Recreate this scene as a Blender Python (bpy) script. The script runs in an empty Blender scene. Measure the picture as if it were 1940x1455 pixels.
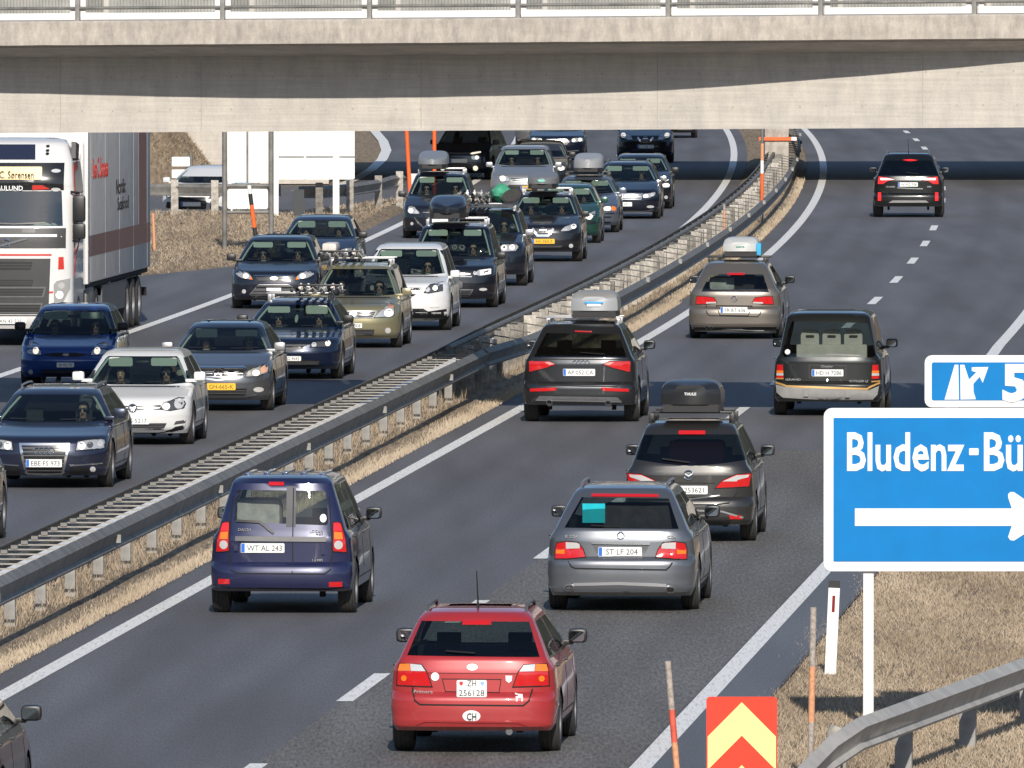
import bpy, bmesh, math, random
import numpy as np
from mathutils import Vector, Matrix
R = math.radians
random.seed(7); rng = np.random.default_rng(7)
S = bpy.context.scene
COL = S.collection

# ---------------------------------------------------------------- camera, sky, sun, exposure
F_PX, PW, PH, CAM_H, Y_HOR = 30000.0, 1940.0, 1455.0, 8.6, -205.0
PITCH = math.atan((PH/2 - Y_HOR)/F_PX)
cam_d = bpy.data.cameras.new('camera'); cam = bpy.data.objects.new('camera', cam_d); COL.objects.link(cam)
cam_d.sensor_width = 36.0; cam_d.lens = 36.0*F_PX/PW
cam_d.clip_start = 1.0; cam_d.clip_end = 6000.0
cam.location = (0, 0, CAM_H); cam.rotation_euler = (R(90) - PITCH, 0, 0)
S.camera = cam
SUN_EL, SUN_PHI = R(27.0), R(-2.5)          # shadows run away from the camera, a touch to the left
w = bpy.data.worlds.new('World'); S.world = w; w.use_nodes = True
nt = w.node_tree; nt.nodes.clear()
sky = nt.nodes.new('ShaderNodeTexSky'); sky.sky_type = 'NISHITA'; sky.sun_disc = False
sky.sun_elevation = SUN_EL; sky.altitude = 600; sky.air_density = 1.0; sky.dust_density = 0.6; sky.ozone_density = 1.6
bgn = nt.nodes.new('ShaderNodeBackground'); bgn.inputs[1].default_value = 0.115
outn = nt.nodes.new('ShaderNodeOutputWorld')
nt.links.new(sky.outputs[0], bgn.inputs[0]); nt.links.new(bgn.outputs[0], outn.inputs[0])
sund = bpy.data.lights.new('sun', 'SUN'); sun = bpy.data.objects.new('sun', sund); COL.objects.link(sun)
sund.energy = 4.6; sund.angle = R(0.53); sund.color = (1.0, 0.93, 0.83)
ldir = Vector((math.sin(SUN_PHI)*math.cos(SUN_EL), math.cos(SUN_PHI)*math.cos(SUN_EL), -math.sin(SUN_EL)))
sun.rotation_euler = ldir.to_track_quat('-Z', 'Y').to_euler()
sky.sun_rotation = math.atan2(-ldir.x, -ldir.y)       # towards the sun, measured from +Y
S.view_settings.view_transform = 'Standard'; S.view_settings.look = 'None'
S.view_settings.exposure = 0.02; S.view_settings.gamma = 1.0; S.view_settings.use_curve_mapping = False
S.render.engine = 'CYCLES'
S.cycles.max_bounces = 7; S.cycles.transparent_max_bounces = 12; S.cycles.glossy_bounces = 4; S.cycles.diffuse_bounces = 3
S.render.resolution_x = 1024; S.render.resolution_y = 768

# ---------------------------------------------------------------- pixel -> place
def ground(px, py, z=0.0):
    """point of the plane at height z that pixel (px,py) of the photograph looks at"""
    a = (px - PW/2)/F_PX; b = (PH/2 - py)/F_PX
    d = Vector((a, math.cos(PITCH) + b*math.sin(PITCH), -math.sin(PITCH) + b*math.cos(PITCH)))
    t = (z - CAM_H)/d.z
    return Vector((d.x*t, d.y*t, z))
def at_depth(px, py, Y):
    a = (px - PW/2)/F_PX; b = (PH/2 - py)/F_PX
    d = Vector((a, math.cos(PITCH) + b*math.sin(PITCH), -math.sin(PITCH) + b*math.cos(PITCH)))
    t = Y/d.y
    return Vector((d.x*t, Y, CAM_H + d.z*t))
def scale_at(Y): return F_PX/(Y + 0.25)
def LX(d):
    """x of the inner edge line of the right carriageway at distance d (metres)"""
    x = -5.47 + 0.0594*(d - 169.0)
    if d > 290: x -= 0.0594/600*(d - 290)**2
    return x
def LT(d):
    return math.atan(0.0594 - (0.0594/300*(d - 290) if d > 290 else 0))

# ---------------------------------------------------------------- materials
MATS = {}
def nodes_of(name):
    m = bpy.data.materials.new(name); m.use_nodes = True
    n = m.node_tree.nodes; b = n['Principled BSDF']
    return m, n, m.node_tree.links, b
def simple(name, col, rough=0.5, metal=0.0, coat=0.0, spec=0.5, var=0.0, vscale=8.0, bump=0.0, emis=None):
    if name in MATS: return MATS[name]
    m, n, l, b = nodes_of(name)
    b.inputs['Base Color'].default_value = (*col, 1); b.inputs['Roughness'].default_value = rough
    b.inputs['Metallic'].default_value = metal; b.inputs['Specular IOR Level'].default_value = spec
    b.inputs['Coat Weight'].default_value = coat; b.inputs['Coat Roughness'].default_value = 0.04
    if emis: b.inputs['Emission Color'].default_value = (*emis[0], 1); b.inputs['Emission Strength'].default_value = emis[1]
    if var > 0:
        tc = n.new('ShaderNodeTexCoord'); nz = n.new('ShaderNodeTexNoise'); nz.inputs['Scale'].default_value = vscale
        nz.inputs['Detail'].default_value = 6; nz.inputs['Roughness'].default_value = 0.62
        l.new(tc.outputs['Object'], nz.inputs['Vector'])
        mr = n.new('ShaderNodeMapRange'); mr.inputs[1].default_value = 0.3; mr.inputs[2].default_value = 0.7
        mr.inputs[3].default_value = 1 - var; mr.inputs[4].default_value = 1 + var
        l.new(nz.outputs[0], mr.inputs[0])
        mx = n.new('ShaderNodeVectorMath'); mx.operation = 'SCALE'; mx.inputs[0].default_value = col
        l.new(mr.outputs[0], mx.inputs['Scale']); l.new(mx.outputs[0], b.inputs['Base Color'])
        if bump > 0:
            bp = n.new('ShaderNodeBump'); bp.inputs['Strength'].default_value = bump; bp.inputs['Distance'].default_value = 0.02
            l.new(nz.outputs[0], bp.inputs['Height']); l.new(bp.outputs[0], b.inputs['Normal'])
    MATS[name] = m; return m
def paint(name, col, metal=0.35, rough=0.34, dirt=0.22):
    """car paint: base under clear coat, with a film of road dust that thickens near the ground"""
    if name in MATS: return MATS[name]
    m, n, l, b = nodes_of(name)
    tc = n.new('ShaderNodeTexCoord'); nz = n.new('ShaderNodeTexNoise')
    nz.inputs['Scale'].default_value = 3.0; nz.inputs['Detail'].default_value = 7; nz.inputs['Roughness'].default_value = 0.65
    l.new(tc.outputs['Object'], nz.inputs['Vector'])
    sp = n.new('ShaderNodeSeparateXYZ'); l.new(tc.outputs['Object'], sp.inputs[0])
    mr = n.new('ShaderNodeMapRange'); mr.inputs[1].default_value = 0.2; mr.inputs[2].default_value = 1.0
    mr.inputs[3].default_value = 1.0; mr.inputs[4].default_value = 0.25
    l.new(sp.outputs[2], mr.inputs[0])
    mu = n.new('ShaderNodeMath'); mu.operation = 'MULTIPLY'; l.new(nz.outputs[0], mu.inputs[0]); l.new(mr.outputs[0], mu.inputs[1])
    mu2 = n.new('ShaderNodeMath'); mu2.operation = 'MULTIPLY'; mu2.inputs[1].default_value = dirt*(1.6 if max(col) > 0.15 else 0.55); l.new(mu.outputs[0], mu2.inputs[0])
    mx = n.new('ShaderNodeMix'); mx.data_type = 'RGBA'
    if max(col) < 0.11: col = tuple(v*0.62 for v in col)
    mx.inputs[6].default_value = (*col, 1); mx.inputs[7].default_value = (0.22, 0.20, 0.175, 1)
    l.new(mu2.outputs[0], mx.inputs[0]); l.new(mx.outputs[2], b.inputs['Base Color'])
    ra = n.new('ShaderNodeMath'); ra.operation = 'ADD'; ra.inputs[1].default_value = rough; l.new(mu2.outputs[0], ra.inputs[0])
    l.new(ra.outputs[0], b.inputs['Roughness'])
    b.inputs['Metallic'].default_value = metal
    b.inputs['Coat Weight'].default_value = 0.85; b.inputs['Coat Roughness'].default_value = 0.05
    MATS[name] = m; return m
def glass(name, tint, refl=1.0, rough=0.0):
    if name in MATS: return MATS[name]
    m = bpy.data.materials.new(name); m.use_nodes = True
    n = m.node_tree.nodes; l = m.node_tree.links; n.clear()
    o = n.new('ShaderNodeOutputMaterial'); mx = n.new('ShaderNodeMixShader')
    t = n.new('ShaderNodeBsdfTransparent'); t.inputs[0].default_value = (*tint, 1)
    g = n.new('ShaderNodeBsdfGlossy'); g.inputs['Roughness'].default_value = rough
    lw = n.new('ShaderNodeLayerWeight'); lw.inputs[0].default_value = 0.5
    pw = n.new('ShaderNodeMath'); pw.operation = 'POWER'; pw.inputs[1].default_value = 5.0; l.new(lw.outputs['Facing'], pw.inputs[0])
    mu = n.new('ShaderNodeMath'); mu.operation = 'MULTIPLY_ADD'; mu.inputs[1].default_value = 0.92*refl; mu.inputs[2].default_value = 0.08*refl; mu.use_clamp = True
    l.new(pw.outputs[0], mu.inputs[0]); l.new(mu.outputs[0], mx.inputs[0])
    l.new(t.outputs[0], mx.inputs[1]); l.new(g.outputs[0], mx.inputs[2]); l.new(mx.outputs[0], o.inputs[0])
    MATS[name] = m; return m

G_CLEAR = glass('windscreen_glass', (0.46, 0.55, 0.52), 1.0)
G_SIDE = glass('side_glass', (0.30, 0.33, 0.32), 0.9)
G_REAR = glass('rear_glass', (0.62, 0.66, 0.64), 1.0)
G_DARK = glass('privacy_glass', (0.13, 0.14, 0.135), 1.0)
CHROME = simple('chrome', (0.78, 0.78, 0.78), 0.16, 1.0)
SATIN = simple('satin_trim', (0.34, 0.34, 0.35), 0.42, 0.7)
BLACK = simple('black_plastic', (0.012, 0.012, 0.013), 0.42)
TRIM = simple('black_gloss_trim', (0.010, 0.010, 0.011), 0.18, coat=0.5)
GREYP = simple('grey_plastic', (0.10, 0.10, 0.105), 0.5, var=0.15)
RUBBER = simple('tyre_rubber', (0.035, 0.033, 0.031), 0.8, var=0.35, vscale=14)
RIM = simple('alloy_rim', (0.42, 0.41, 0.40), 0.35, 0.85, var=0.2)
UNDER = simple('underbody', (0.012, 0.012, 0.012), 0.9)
INTER = simple('interior_dark', (0.024, 0.024, 0.026), 0.7, var=0.2)
INTER_G = simple('interior_grey', (0.30, 0.30, 0.28), 0.85, var=0.1)
PALE = simple('pale_visor_cloth', (0.80, 0.82, 0.72), 0.8)
SEAM = simple('panel_gap', (0.006, 0.006, 0.006), 0.8)
RED = simple('red_lens', (0.50, 0.012, 0.014), 0.12, coat=0.8, emis=((1, 0.02, 0.02), 0.05))
REDLIT = simple('red_lens_lit', (0.60, 0.012, 0.014), 0.15, coat=0.6, emis=((1.0, 0.03, 0.03), 0.9))
AMBER = simple('amber_lens', (0.80, 0.20, 0.02), 0.15, coat=0.8)
LENSW = simple('white_lens', (0.72, 0.70, 0.68), 0.12, 0.35, coat=0.8)
LAMPD = simple('lamp_housing', (0.10, 0.10, 0.105), 0.15, 0.3, coat=1.0)
LAMPC = simple('clear_lamp', (0.55, 0.55, 0.54), 0.14, 0.45, coat=1.0)
LIT = simple('lit_headlamp', (0.95, 0.93, 0.86), 0.15, 0.2, coat=0.8, emis=((1.0, 0.88, 0.68), 1.0))
MIRG = simple('mirror_glass', (0.30, 0.32, 0.34), 0.03, 1.0)
PLATE = simple('plate_white', (0.80, 0.80, 0.78), 0.35)
PLATEY = simple('plate_yellow', (0.85, 0.48, 0.03), 0.35)
PLATEB = simple('plate_blue', (0.02, 0.14, 0.55), 0.35)
INK = simple('plate_ink', (0.015, 0.015, 0.015), 0.5)
STICK = simple('sticker_white', (0.80, 0.80, 0.79), 0.45)

# ---------------------------------------------------------------- mesh and object helpers
def link(o, parent=None):
    COL.objects.link(o)
    if parent: o.parent = parent
    return o
def obj(name, me, mat=None, parent=None, loc=None, rot=None, scale=None):
    o = bpy.data.objects.new(name, me)
    if mat is not None and not me.materials: me.materials.append(mat)
    link(o, parent)
    if loc is not None: o.location = loc
    if rot is not None: o.rotation_euler = rot
    if scale is not None: o.scale = scale
    return o
def own(o, mat):
    """give this object its own material while sharing mesh data"""
    o.material_slots[0].link = 'OBJECT'; o.material_slots[0].material = mat; return o
def bm_mesh(bm, name, smooth=None, mat=None):
    if smooth is not None:
        ca = math.cos(R(smooth))
        for f in bm.faces: f.smooth = True
        for e in bm.edges:
            if len(e.link_faces) == 2 and e.link_faces[0].normal.dot(e.link_faces[1].normal) < ca: e.smooth = False
    me = bpy.data.meshes.new(name); bm.to_mesh(me); bm.free()
    if mat is not None: me.materials.append(mat)
    return me
def pydata(name, v, f, mat=None, smooth=None):
    me = bpy.data.meshes.new(name); me.from_pydata(v, [], f); me.update()
    if smooth is not None:
        bm = bmesh.new(); bm.from_mesh(me); bm.normal_update(); bpy.data.meshes.remove(me)
        return bm_mesh(bm, name, smooth, mat)
    if mat is not None: me.materials.append(mat)
    return me
def tag(o, label, cat, group=None, kind=None):
    if label: o['label'] = label
    if cat: o['category'] = cat
    if group: o['group'] = group
    if kind: o['kind'] = kind
    return o
def empty(name, loc=(0, 0, 0), rz=0.0):
    o = bpy.data.objects.new(name, None); o.empty_display_size = 0.2
    COL.objects.link(o); o.location = loc; o.rotation_euler = (0, 0, rz); return o
def b_box(bm, x0, x1, y0, y1, z0, z1, bev=0.0):
    vs = [bm.verts.new(p) for p in ((x0,y0,z0),(x1,y0,z0),(x1,y1,z0),(x0,y1,z0),(x0,y0,z1),(x1,y0,z1),(x1,y1,z1),(x0,y1,z1))]
    fs = [bm.faces.new([vs[i] for i in q]) for q in ((0,3,2,1),(4,5,6,7),(0,1,5,4),(1,2,6,5),(2,3,7,6),(3,0,4,7))]
    if bev > 0:
        es = set(e for f in fs for e in f.edges)
        bmesh.ops.bevel(bm, geom=list(es), offset=bev, segments=2, affect='EDGES', profile=0.6)
def box_me(name, x0, x1, y0, y1, z0, z1, mat=None, bev=0.0, smooth=35):
    bm = bmesh.new(); b_box(bm, x0, x1, y0, y1, z0, z1, bev); bm.normal_update()
    return bm_mesh(bm, name, smooth if bev else None, mat)
def b_tube(bm, pts, r, n=8, cap=True):
    pts = [Vector(p) for p in pts]; rs = r if isinstance(r, (list, tuple)) else [r]*len(pts)
    rings = []
    for i, p in enumerate(pts):
        d = (pts[min(i+1, len(pts)-1)] - pts[max(i-1, 0)]).normalized()
        a = d.orthogonal().normalized() if abs(d.z) > 0.9 else d.cross(Vector((0, 0, 1))).normalized()
        b = d.cross(a).normalized()
        rings.append([bm.verts.new(p + (a*math.cos(t) + b*math.sin(t))*rs[i]) for t in [2*math.pi*k/n for k in range(n)]])
    for i in range(len(rings)-1):
        for k in range(n):
            bm.faces.new((rings[i][k], rings[i][(k+1) % n], rings[i+1][(k+1) % n], rings[i+1][k]))
    if cap:
        bm.faces.new(rings[0]); bm.faces.new(list(reversed(rings[-1])))
def tube_me(name, pts, r, mat=None, n=8):
    bm = bmesh.new(); b_tube(bm, pts, r, n); bmesh.ops.recalc_face_normals(bm, faces=bm.faces[:]); bm.normal_update()
    return bm_mesh(bm, name, 40, mat)
def b_prism(bm, poly, axis, a, b):
    """polygon (u,v) extruded along axis from a to b"""
    def P(u, v, t): return {'x': (t, u, v), 'y': (u, t, v), 'z': (u, v, t)}[axis]
    lo = [bm.verts.new(P(u, v, a)) for u, v in poly]; hi = [bm.verts.new(P(u, v, b)) for u, v in poly]
    n = len(poly)
    bm.faces.new(lo); bm.faces.new(list(reversed(hi)))
    for i in range(n): bm.faces.new((lo[i], hi[i], hi[(i+1) % n], lo[(i+1) % n]))
def prism_me(name, poly, axis, a, b, mat=None, smooth=None):
    bm = bmesh.new(); b_prism(bm, poly, axis, a, b); bmesh.ops.recalc_face_normals(bm, faces=bm.faces[:]); bm.normal_update()
    return bm_mesh(bm, name, smooth, mat)
def ell(cx, cy, rx, ry, n=16, a0=0.0):
    return [(cx + rx*math.cos(a0 + 2*math.pi*i/n), cy + ry*math.sin(a0 + 2*math.pi*i/n)) for i in range(n)]
def rrect(x0, x1, y0, y1, r, n=4):
    out = []
    for cx, cy, a in ((x1-r, y1-r, 0), (x0+r, y1-r, 90), (x0+r, y0+r, 180), (x1-r, y0+r, 270)):
        for i in range(n+1): out.append((cx + r*math.cos(R(a + 90*i/n)), cy + r*math.sin(R(a + 90*i/n))))
    return out
TXT = {}
def text_me(s, bold=0.0, depth=0.0):
    """lettering as mesh; height of capitals 1, centred on the origin, in the XY plane"""
    k = (s, bold, depth)
    if k in TXT: return TXT[k].copy()
    c = bpy.data.curves.new('lettering', 'FONT'); c.body = s; c.size = 1.0; c.offset = bold; c.extrude = depth; c.resolution_u = 2
    c.align_x = 'CENTER'
    o = bpy.data.objects.new('lettering', c); COL.objects.link(o)
    dg = bpy.context.evaluated_depsgraph_get(); dg.update()
    me = bpy.data.meshes.new_from_object(o.evaluated_get(dg))
    bpy.data.objects.remove(o); bpy.data.curves.remove(c)
    co = np.empty(len(me.vertices)*3); me.vertices.foreach_get('co', co); co = co.reshape(-1, 3)
    if len(co):
        cx = (co[:, 0].min() + co[:, 0].max())/2
        co[:, 0] -= cx; co[:, 1] -= 0.36; co[:, :2] /= 0.72
        me.vertices.foreach_set('co', co.ravel())
    TXT[k] = me; return me.copy()
def text_w(me):
    co = np.empty(len(me.vertices)*3); me.vertices.foreach_get('co', co); co = co.reshape(-1, 3)
    return co[:, 0].max() - co[:, 0].min()
def strip_me(name, off0, off1, d0, d1, step, z, mat, lane0=None):
    """ribbon that follows the motorway between two lateral offsets (numbers or functions of d)"""
    n = max(1, int(math.ceil((d1 - d0)/step))); v = []; f = []; offs = []
    for i in range(n+1):
        d = d0 + (d1 - d0)*i/n
        a = off0(d) if callable(off0) else off0; b = off1(d) if callable(off1) else off1
        v += [(LX(d) + a, d, z), (LX(d) + b, d, z)]; offs += [a, b]
        if i: k = 2*i; f.append((k-2, k-1, k+1, k))
    me = pydata(name, v, f, mat)
    if lane0 is not None:      # position across the lanes, for wheel-track wear
        at = me.attributes.new('lane', 'FLOAT', 'POINT'); at.data.foreach_set('value', [o_ - lane0 for o_ in offs])
    return me
# ================================================================ setting materials
def asphalt(name, col, grain, gx=42.0, gy=3.2, warm=(1.06, 1.0, 0.94), rough=0.72):
    m, n, l, b = nodes_of(name)
    tc = n.new('ShaderNodeTexCoord'); mp = n.new('ShaderNodeMapping'); mp.inputs['Scale'].default_value = (gx, gy, 1)
    l.new(tc.outputs['Object'], mp.inputs[0])
    n1 = n.new('ShaderNodeTexNoise'); n1.inputs['Scale'].default_value = 1.0; n1.inputs['Detail'].default_value = 3; n1.inputs['Roughness'].default_value = 0.75
    l.new(mp.outputs[0], n1.inputs[0])
    mp2 = n.new('ShaderNodeMapping'); mp2.inputs['Scale'].default_value = (0.9, 0.05, 1); l.new(tc.outputs['Object'], mp2.inputs[0])
    n2 = n.new('ShaderNodeTexNoise'); n2.inputs['Scale'].default_value = 1.0; n2.inputs['Detail'].default_value = 5; l.new(mp2.outputs[0], n2.inputs[0])
    r1 = n.new('ShaderNodeMapRange'); r1.inputs[1].default_value = 0.28; r1.inputs[2].default_value = 0.72
    r1.inputs[3].default_value = 1 - grain; r1.inputs[4].default_value = 1 + grain; l.new(n1.outputs[0], r1.inputs[0])
    r2 = n.new('ShaderNodeMapRange'); r2.inputs[1].default_value = 0.3; r2.inputs[2].default_value = 0.7
    r2.inputs[3].default_value = 0.80; r2.inputs[4].default_value = 1.22; l.new(n2.outputs[0], r2.inputs[0])
    at = n.new('ShaderNodeAttribute'); at.attribute_name = 'lane'
    def mth(op, a, b_=None, c_=None):
        k = n.new('ShaderNodeMath'); k.operation = op
        for i_, q_ in enumerate((a, b_, c_)):
            if q_ is None: continue
            if isinstance(q_, (int, float)): k.inputs[i_].default_value = q_
            else: l.new(q_, k.inputs[i_])
        return k.outputs[0]
    u = mth('ABSOLUTE', mth('SUBTRACT', mth('FLOORED_MODULO', at.outputs['Fac'], 3.75), 1.875))
    trk = mth('MAXIMUM', mth('SUBTRACT', 1.0, mth('DIVIDE', mth('ABSOLUTE', mth('SUBTRACT', u, 0.8)), 0.42)), 0.0)
    oil = mth('MAXIMUM', mth('SUBTRACT', 1.0, mth('DIVIDE', u, 0.35)), 0.0)
    wear = mth('SUBTRACT', mth('SUBTRACT', 1.05, mth('MULTIPLY', trk, mth('MULTIPLY', n2.outputs[0], 0.30))), mth('MULTIPLY', oil, 0.07))
    mu = n.new('ShaderNodeMath'); mu.operation = 'MULTIPLY'; l.new(mth('MULTIPLY', r1.outputs[0], r2.outputs[0]), mu.inputs[0]); l.new(wear, mu.inputs[1])
    mx = n.new('ShaderNodeMix'); mx.data_type = 'RGBA'; l.new(n2.outputs[0], mx.inputs[0])
    mx.inputs[6].default_value = (col[0]*warm[0], col[1]*warm[1], col[2]*warm[2], 1); mx.inputs[7].default_value = (col[0]/warm[0], col[1], col[2]/warm[2], 1)
    sc = n.new('ShaderNodeVectorMath'); sc.operation = 'SCALE'; l.new(mx.outputs[2], sc.inputs[0]); l.new(mu.outputs[0], sc.inputs['Scale'])
    l.new(sc.outputs[0], b.inputs['Base Color'])
    b.inputs['Roughness'].default_value = rough; b.inputs['Specular IOR Level'].default_value = 0.30
    bp = n.new('ShaderNodeBump'); bp.inputs['Strength'].default_value = 0.25; bp.inputs['Distance'].default_value = 0.004
    l.new(n1.outputs[0], bp.inputs['Height']); l.new(bp.outputs[0], b.inputs['Normal'])
    return m
ASPH = asphalt('asphalt_smooth', (0.124, 0.123, 0.131), 0.34, warm=(1.06, 1.0, 0.95))
ASPH2 = asphalt('asphalt_coarse', (0.140, 0.133, 0.124), 0.62, 30.0, 2.0)
ASPHW = asphalt('asphalt_damp_edge', (0.125, 0.122, 0.122), 0.35, rough=0.5)
def road_paint():
    m, n, l, b = nodes_of('road_marking_paint')
    tc = n.new('ShaderNodeTexCoord'); mp = n.new('ShaderNodeMapping'); mp.inputs['Scale'].default_value = (30, 1.6, 1); l.new(tc.outputs['Object'], mp.inputs[0])
    nz = n.new('ShaderNodeTexNoise'); nz.inputs['Scale'].default_value = 1; nz.inputs['Detail'].default_value = 6; l.new(mp.outputs[0], nz.inputs[0])
    cr = n.new('ShaderNodeValToRGB'); cr.color_ramp.elements[0].position = 0.30; cr.color_ramp.elements[0].color = (0.62, 0.61, 0.585, 1)
    cr.color_ramp.elements[1].position = 0.52; cr.color_ramp.elements[1].color = (0.86, 0.85, 0.82, 1)
    l.new(nz.outputs[0], cr.inputs[0]); l.new(cr.outputs[0], b.inputs['Base Color']); b.inputs['Roughness'].default_value = 0.7
    return m
MARK = road_paint()
def dry_ground():
    m, n, l, b = nodes_of('dry_grass_ground')
    tc = n.new('ShaderNodeTexCoord'); mp = n.new('ShaderNodeMapping'); mp.inputs['Scale'].default_value = (9, 0.8, 6); l.new(tc.outputs['Object'], mp.inputs[0])
    nz = n.new('ShaderNodeTexNoise'); nz.inputs['Scale'].default_value = 1; nz.inputs['Detail'].default_value = 8; nz.inputs['Roughness'].default_value = 0.7; l.new(mp.outputs[0], nz.inputs[0])
    cr = n.new('ShaderNodeValToRGB'); e = cr.color_ramp.elements
    e[0].position = 0.30; e[0].color = (0.10, 0.070, 0.044, 1); e[1].position = 0.70; e[1].color = (0.42, 0.325, 0.215, 1)
    k = e.new(0.5); k.color = (0.27, 0.20, 0.128, 1)
    l.new(nz.outputs[0], cr.inputs[0]); l.new(cr.outputs[0], b.inputs['Base Color']); b.inputs['Roughness'].default_value = 0.95
    bp = n.new('ShaderNodeBump'); bp.inputs['Strength'].default_value = 0.9; bp.inputs['Distance'].default_value = 0.06
    l.new(nz.outputs[0], bp.inputs['Height']); l.new(bp.outputs[0], b.inputs['Normal'])
    return m
DRY = dry_ground()
def blade_mat():
    m, n, l, b = nodes_of('dry_grass_blades')
    at = n.new('ShaderNodeAttribute'); at.attribute_name = 'tone'
    cr = n.new('ShaderNodeValToRGB'); e = cr.color_ramp.elements
    e[0].position = 0.0; e[0].color = (0.15, 0.112, 0.078, 1); e[1].position = 1.0; e[1].color = (0.62, 0.515, 0.385, 1)
    k = e.new(0.45); k.color = (0.41, 0.325, 0.232, 1)
    l.new(at.outputs['Fac'], cr.inputs[0]); l.new(cr.outputs[0], b.inputs['Base Color']); b.inputs['Roughness'].default_value = 0.8
    b.inputs['Specular IOR Level'].default_value = 0.2
    return m
BLADE = blade_mat()
def concrete(name, base=(0.47, 0.44, 0.40), lines=9.0, stain=0.5, cs=(1.4, 1.4, 2.2)):
    m, n, l, b = nodes_of(name)
    tc = n.new('ShaderNodeTexCoord')
    def noise(sx, sy, sz, det=6, ro=0.6):
        mp = n.new('ShaderNodeMapping'); mp.inputs['Scale'].default_value = (sx, sy, sz); l.new(tc.outputs['Object'], mp.inputs[0])
        z = n.new('ShaderNodeTexNoise'); z.inputs['Scale'].default_value = 1; z.inputs['Detail'].default_value = det; z.inputs['Roughness'].default_value = ro
        l.new(mp.outputs[0], z.inputs[0]); return z
    a = noise(0.7, 1, lines*2.4, 5); c = noise(*cs, 8, 0.72); d = noise(26, 26, 30, 4, 0.7)
    def rng_(src, lo, hi, x0=0.3, x1=0.7):
        r = n.new('ShaderNodeMapRange'); r.inputs[1].default_value = x0; r.inputs[2].default_value = x1; r.inputs[3].default_value = lo; r.inputs[4].default_value = hi
        l.new(src.outputs[0], r.inputs[0]); return r
    ra = rng_(a, 0.88, 1.08); rc = rng_(c, 1 - 0.28*stain, 1 + 0.14*stain); rd = rng_(d, 0.93, 1.05)
    p = n.new('ShaderNodeMath'); p.operation = 'MULTIPLY'; l.new(ra.outputs[0], p.inputs[0]); l.new(rc.outputs[0], p.inputs[1])
    q = n.new('ShaderNodeMath'); q.operation = 'MULTIPLY'; l.new(p.outputs[0], q.inputs[0]); l.new(rd.outputs[0], q.inputs[1])
    mx = n.new('ShaderNodeMix'); mx.data_type = 'RGBA'; l.new(c.outputs[0], mx.inputs[0])
    mx.inputs[6].default_value = (base[0]*0.93, base[1]*0.95, base[2], 1); mx.inputs[7].default_value = (base[0]*1.03, base[1], base[2]*0.95, 1)
    s = n.new('ShaderNodeVectorMath'); s.operation = 'SCALE'; l.new(mx.outputs[2], s.inputs[0]); l.new(q.outputs[0], s.inputs['Scale'])
    l.new(s.outputs[0], b.inputs['Base Color']); b.inputs['Roughness'].default_value = 0.88; b.inputs['Specular IOR Level'].default_value = 0.2
    bp = n.new('ShaderNodeBump'); bp.inputs['Strength'].default_value = 0.35; bp.inputs['Distance'].default_value = 0.012
    ad = n.new('ShaderNodeMath'); l.new(a.outputs[0], ad.inputs[0]); l.new(d.outputs[0], ad.inputs[1])
    l.new(ad.outputs[0], bp.inputs['Height']); l.new(bp.outputs[0], b.inputs['Normal'])
    return m
CONC = concrete('board_marked_concrete', (0.55, 0.515, 0.465), 9.0, 0.7, (2.6, 2.6, 0.9))
CONC_E = concrete('weathered_edge_concrete', (0.48, 0.435, 0.38), 2.0, 1.3, (7.0, 7.0, 2.2))
ZINC = simple('galvanised_steel', (0.175, 0.168, 0.155), 0.6, 0.1, var=0.4, vscale=3.0)
ZINC_P = simple('galvanised_post', (0.28, 0.272, 0.255), 0.6, 0.15, var=0.25, vscale=6.0)
POSTW = simple('weathered_post', (0.30, 0.275, 0.24), 0.85, 0.0, var=0.5, vscale=9.0)
def vary(m, amt):
    n = m.node_tree.nodes; l = m.node_tree.links; b = n['Principled BSDF']; src = b.inputs['Base Color'].links[0].from_socket
    oi = n.new('ShaderNodeObjectInfo'); mr = n.new('ShaderNodeMapRange'); mr.inputs[3].default_value = 1 - amt; mr.inputs[4].default_value = 1 + amt; l.new(oi.outputs['Random'], mr.inputs[0])
    sc = n.new('ShaderNodeVectorMath'); sc.operation = 'SCALE'; l.new(src, sc.inputs[0]); l.new(mr.outputs[0], sc.inputs['Scale']); l.new(sc.outputs[0], b.inputs['Base Color'])
vary(POSTW, 0.45)
WHITEP = simple('white_powder_coat', (0.80, 0.79, 0.76), 0.45, var=0.05)
SIGNB = simple('sign_blue', (0.0, 0.185, 0.50), 0.55, spec=0.2, var=0.07, vscale=2.5)
SIGNW = simple('sign_white', (0.80, 0.80, 0.79), 0.42)
ALU = simple('aluminium_panel_back', (0.78, 0.78, 0.76), 0.5, var=0.04)
ORANGE = simple('signal_orange', (0.90, 0.13, 0.02), 0.5, var=0.12)
REDP = simple('chevron_red', (0.80, 0.035, 0.008), 0.45, var=0.05)
YELL = simple('chevron_yellow', (0.95, 0.80, 0.28), 0.45)
WOOD = simple('weathered_wood', (0.36, 0.31, 0.27), 0.85, var=0.4, vscale=30)
WOODO = simple('faded_orange_wood', (0.62, 0.30, 0.16), 0.8, var=0.25, vscale=30)
BLACKP = simple('black_band', (0.02, 0.02, 0.02), 0.6)

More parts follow.
